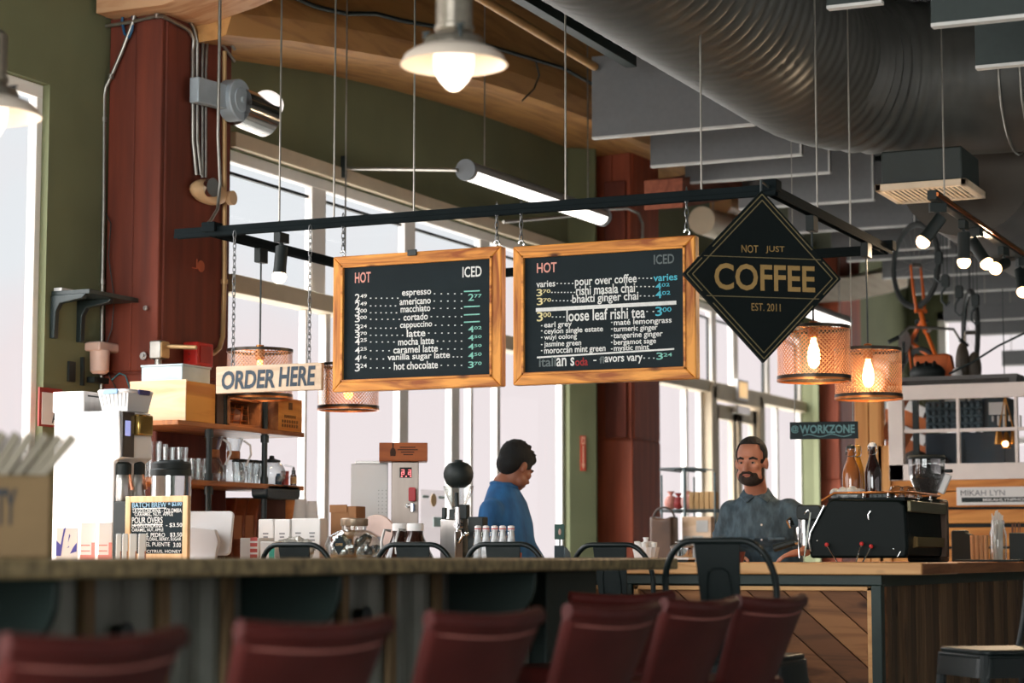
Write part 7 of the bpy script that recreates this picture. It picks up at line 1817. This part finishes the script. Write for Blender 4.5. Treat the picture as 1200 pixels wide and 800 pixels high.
# faces right and away, chin down
azl = math.atan2(-bx2, Yl)                     # direction of the camera's right-hand side
Mh = Euler((0, 0, azl+math.radians(134))).to_matrix() @ Euler((math.radians(26), 0, 0)).to_matrix()
bm = MB(); head(bm, None, None, hc, Mh, 1.0)
neckb = LP(591, 566, 10.15); 
bm.tube([neckb+Vector((-.01, 0, -.05)), neckb, hc+Vector((-.012, 0, -.03))], [.075, .06, .056], 16)
shA = LP(573, 594, 10.02); shB = LP(606, 590, 10.30)
shA.y = -.17; shB.y = .14
chest = (LP(594, 612, Yl)); pel = LP(598, 672, Yl); pel.z = 1.0; belly = LP(597, 640, Yl)
Rz = Matrix.Rotation(azl+math.radians(60), 3, 'Z')
def torso2(b, g=0):
    up = neckb+Vector((-.005, 0, -.03))
    b.loft([ring(pel+Vector((0, 0, -.12)), .155+g, .115+g, M=Rz), ring(pel, .155+g, .115+g, M=Rz), ring(belly, .16+g, .115+g, M=Rz), ring(chest, .165+g, .115+g, M=Rz), ring((chest+up)/2+Vector((0, 0, .02)), .135+g, .095+g, M=Rz), ring(up, .082+g, .072+g, M=Rz), ring(up+Vector((0.002, 0, .035)), .062+g, .06+g, M=Rz)])
torso2(bm, -.012)
sA = LP(576, 599, 10.0); eA = LP(568, 642, 9.98); wA = LP(592, 668, 10.12)
sB = LP(605, 598, 10.32); eB = LP(616, 640, 10.36); wB = LP(634, 664, 10.36)
sA.z = min(sA.z, 1.36)
limb(bm, [sA, eA, wA], [.05, .04, .028]); limb(bm, [sB, eB, wB], [.05, .04, .028])
hand(bm, wA, Vector((1, .4, -.3)), Vector((0, -.3, 1)), 1, .5); hand(bm, wB, Vector((1, .2, -.3)), Vector((0, .3, 1)), -1, .5)
for s in (-1, 1): limb(bm, [pel+Rz @ Vector((.08*s, 0, -.05)), pel+Rz @ Vector((.09*s, 0, -.48)), pel+Rz @ Vector((.09*s, .02, -.92))], [.085, .055, .04])
finish(bm, 'body', skin2, t, .0075, 3, .4)
b = MB(); torso2(b, .008); limb(b, [sA, eA, wA.lerp(eA, .3)], [.068, .058, .048]); limb(b, [sB, eB, wB.lerp(eB, .3)], [.066, .058, .048])
for k in range(6): q = sA.lerp(eA, .2+.15*k); b.ell(q+Vector((.012*(-1)**k, -.006, 0)), (.062, .062, .014), 14, 8, Euler((.3, .35*(-1)**k, 0)).to_matrix())
finish(b, 'shirt', denim, t, .010, 3)
b = MB(); b.tube([neckb+Matrix.Rotation(2*PI*k/16, 3, 'Z') @ Vector((.066, 0, -.012))+Vector((0, 0, .012*math.cos(2*PI*k/16+2.6))) for k in range(16)], .013, 8, closed=True); b.build('collar', denim, t, ang=80)
b = MB()
for s in (-1, 1): limb(b, [pel+Rz @ Vector((.08*s, 0, -.06)), pel+Rz @ Vector((.09*s, 0, -.48)), pel+Rz @ Vector((.09*s, .02, -.88))], [.105, .075, .06])
b.loft([ring(pel+Vector((0, 0, -.16)), .16, .12, M=Rz), ring(pel+Vector((0, 0, .03)), .168, .126, M=Rz)]); finish(b, 'trousers', trouser, t, .014, 4)
for s in (-1, 1): b = MB(); q = pel+Rz @ Vector((.09*s, -.04, -.955)); b.ell((q.x, q.y, .045), (.05, .13, .045), 18, 12, Rz.to_3x3()); b.build('shoe', shoe_m, t)
Tm = lambda x, y, z: hc+Mh @ Vector((x, y, z))
b = MB(); rr = random.Random(11)
b.ell(Tm(0, .018, .045), (.083, .103, .092), 26, 18, Mh); b.ell(Tm(0, .058, -.008), (.07, .058, .062), 22, 14, Mh); b.ell(Tm(0, -.055, .072), (.06, .045, .035), 18, 12, Mh)
for k in (-1, 1): b.ell(Tm(.068*k, .002, .02), (.014, .03, .045), 14, 10, Mh)
for k in range(60):
    a = rr.uniform(0, 2*PI); q = rr.uniform(.0, 1.25); d_ = Vector((math.sin(q)*math.cos(a)*.08, math.sin(q)*math.sin(a)*.1+.018, math.cos(q)*.09+.045)); d2 = d_*1.0+Vector((math.sin(q)*math.cos(a), math.sin(q)*math.sin(a), math.cos(q)))*.014+Vector((0, -.015, 0))
    b.tube([Tm(*d_), Tm(*d2)], [.011, .002], 6)
finish(b, 'hair', hair_m, t, .006, 2, .3)
b = MB()
for k in (-1, 1): b.tube([Tm(.014*k, -.094, .016), Tm(.034*k, -.090, .022), Tm(.054*k, -.074, .014)], [.005, .006, .004], 8)
b.build('eyebrow', hair_m, t)
for k in (-1, 1): b = MB(); b.ell(Tm(.031*k, -.080, -.004), (.0125, .008, .006), 14, 8, Mh); b.build('eye', white_card, t)
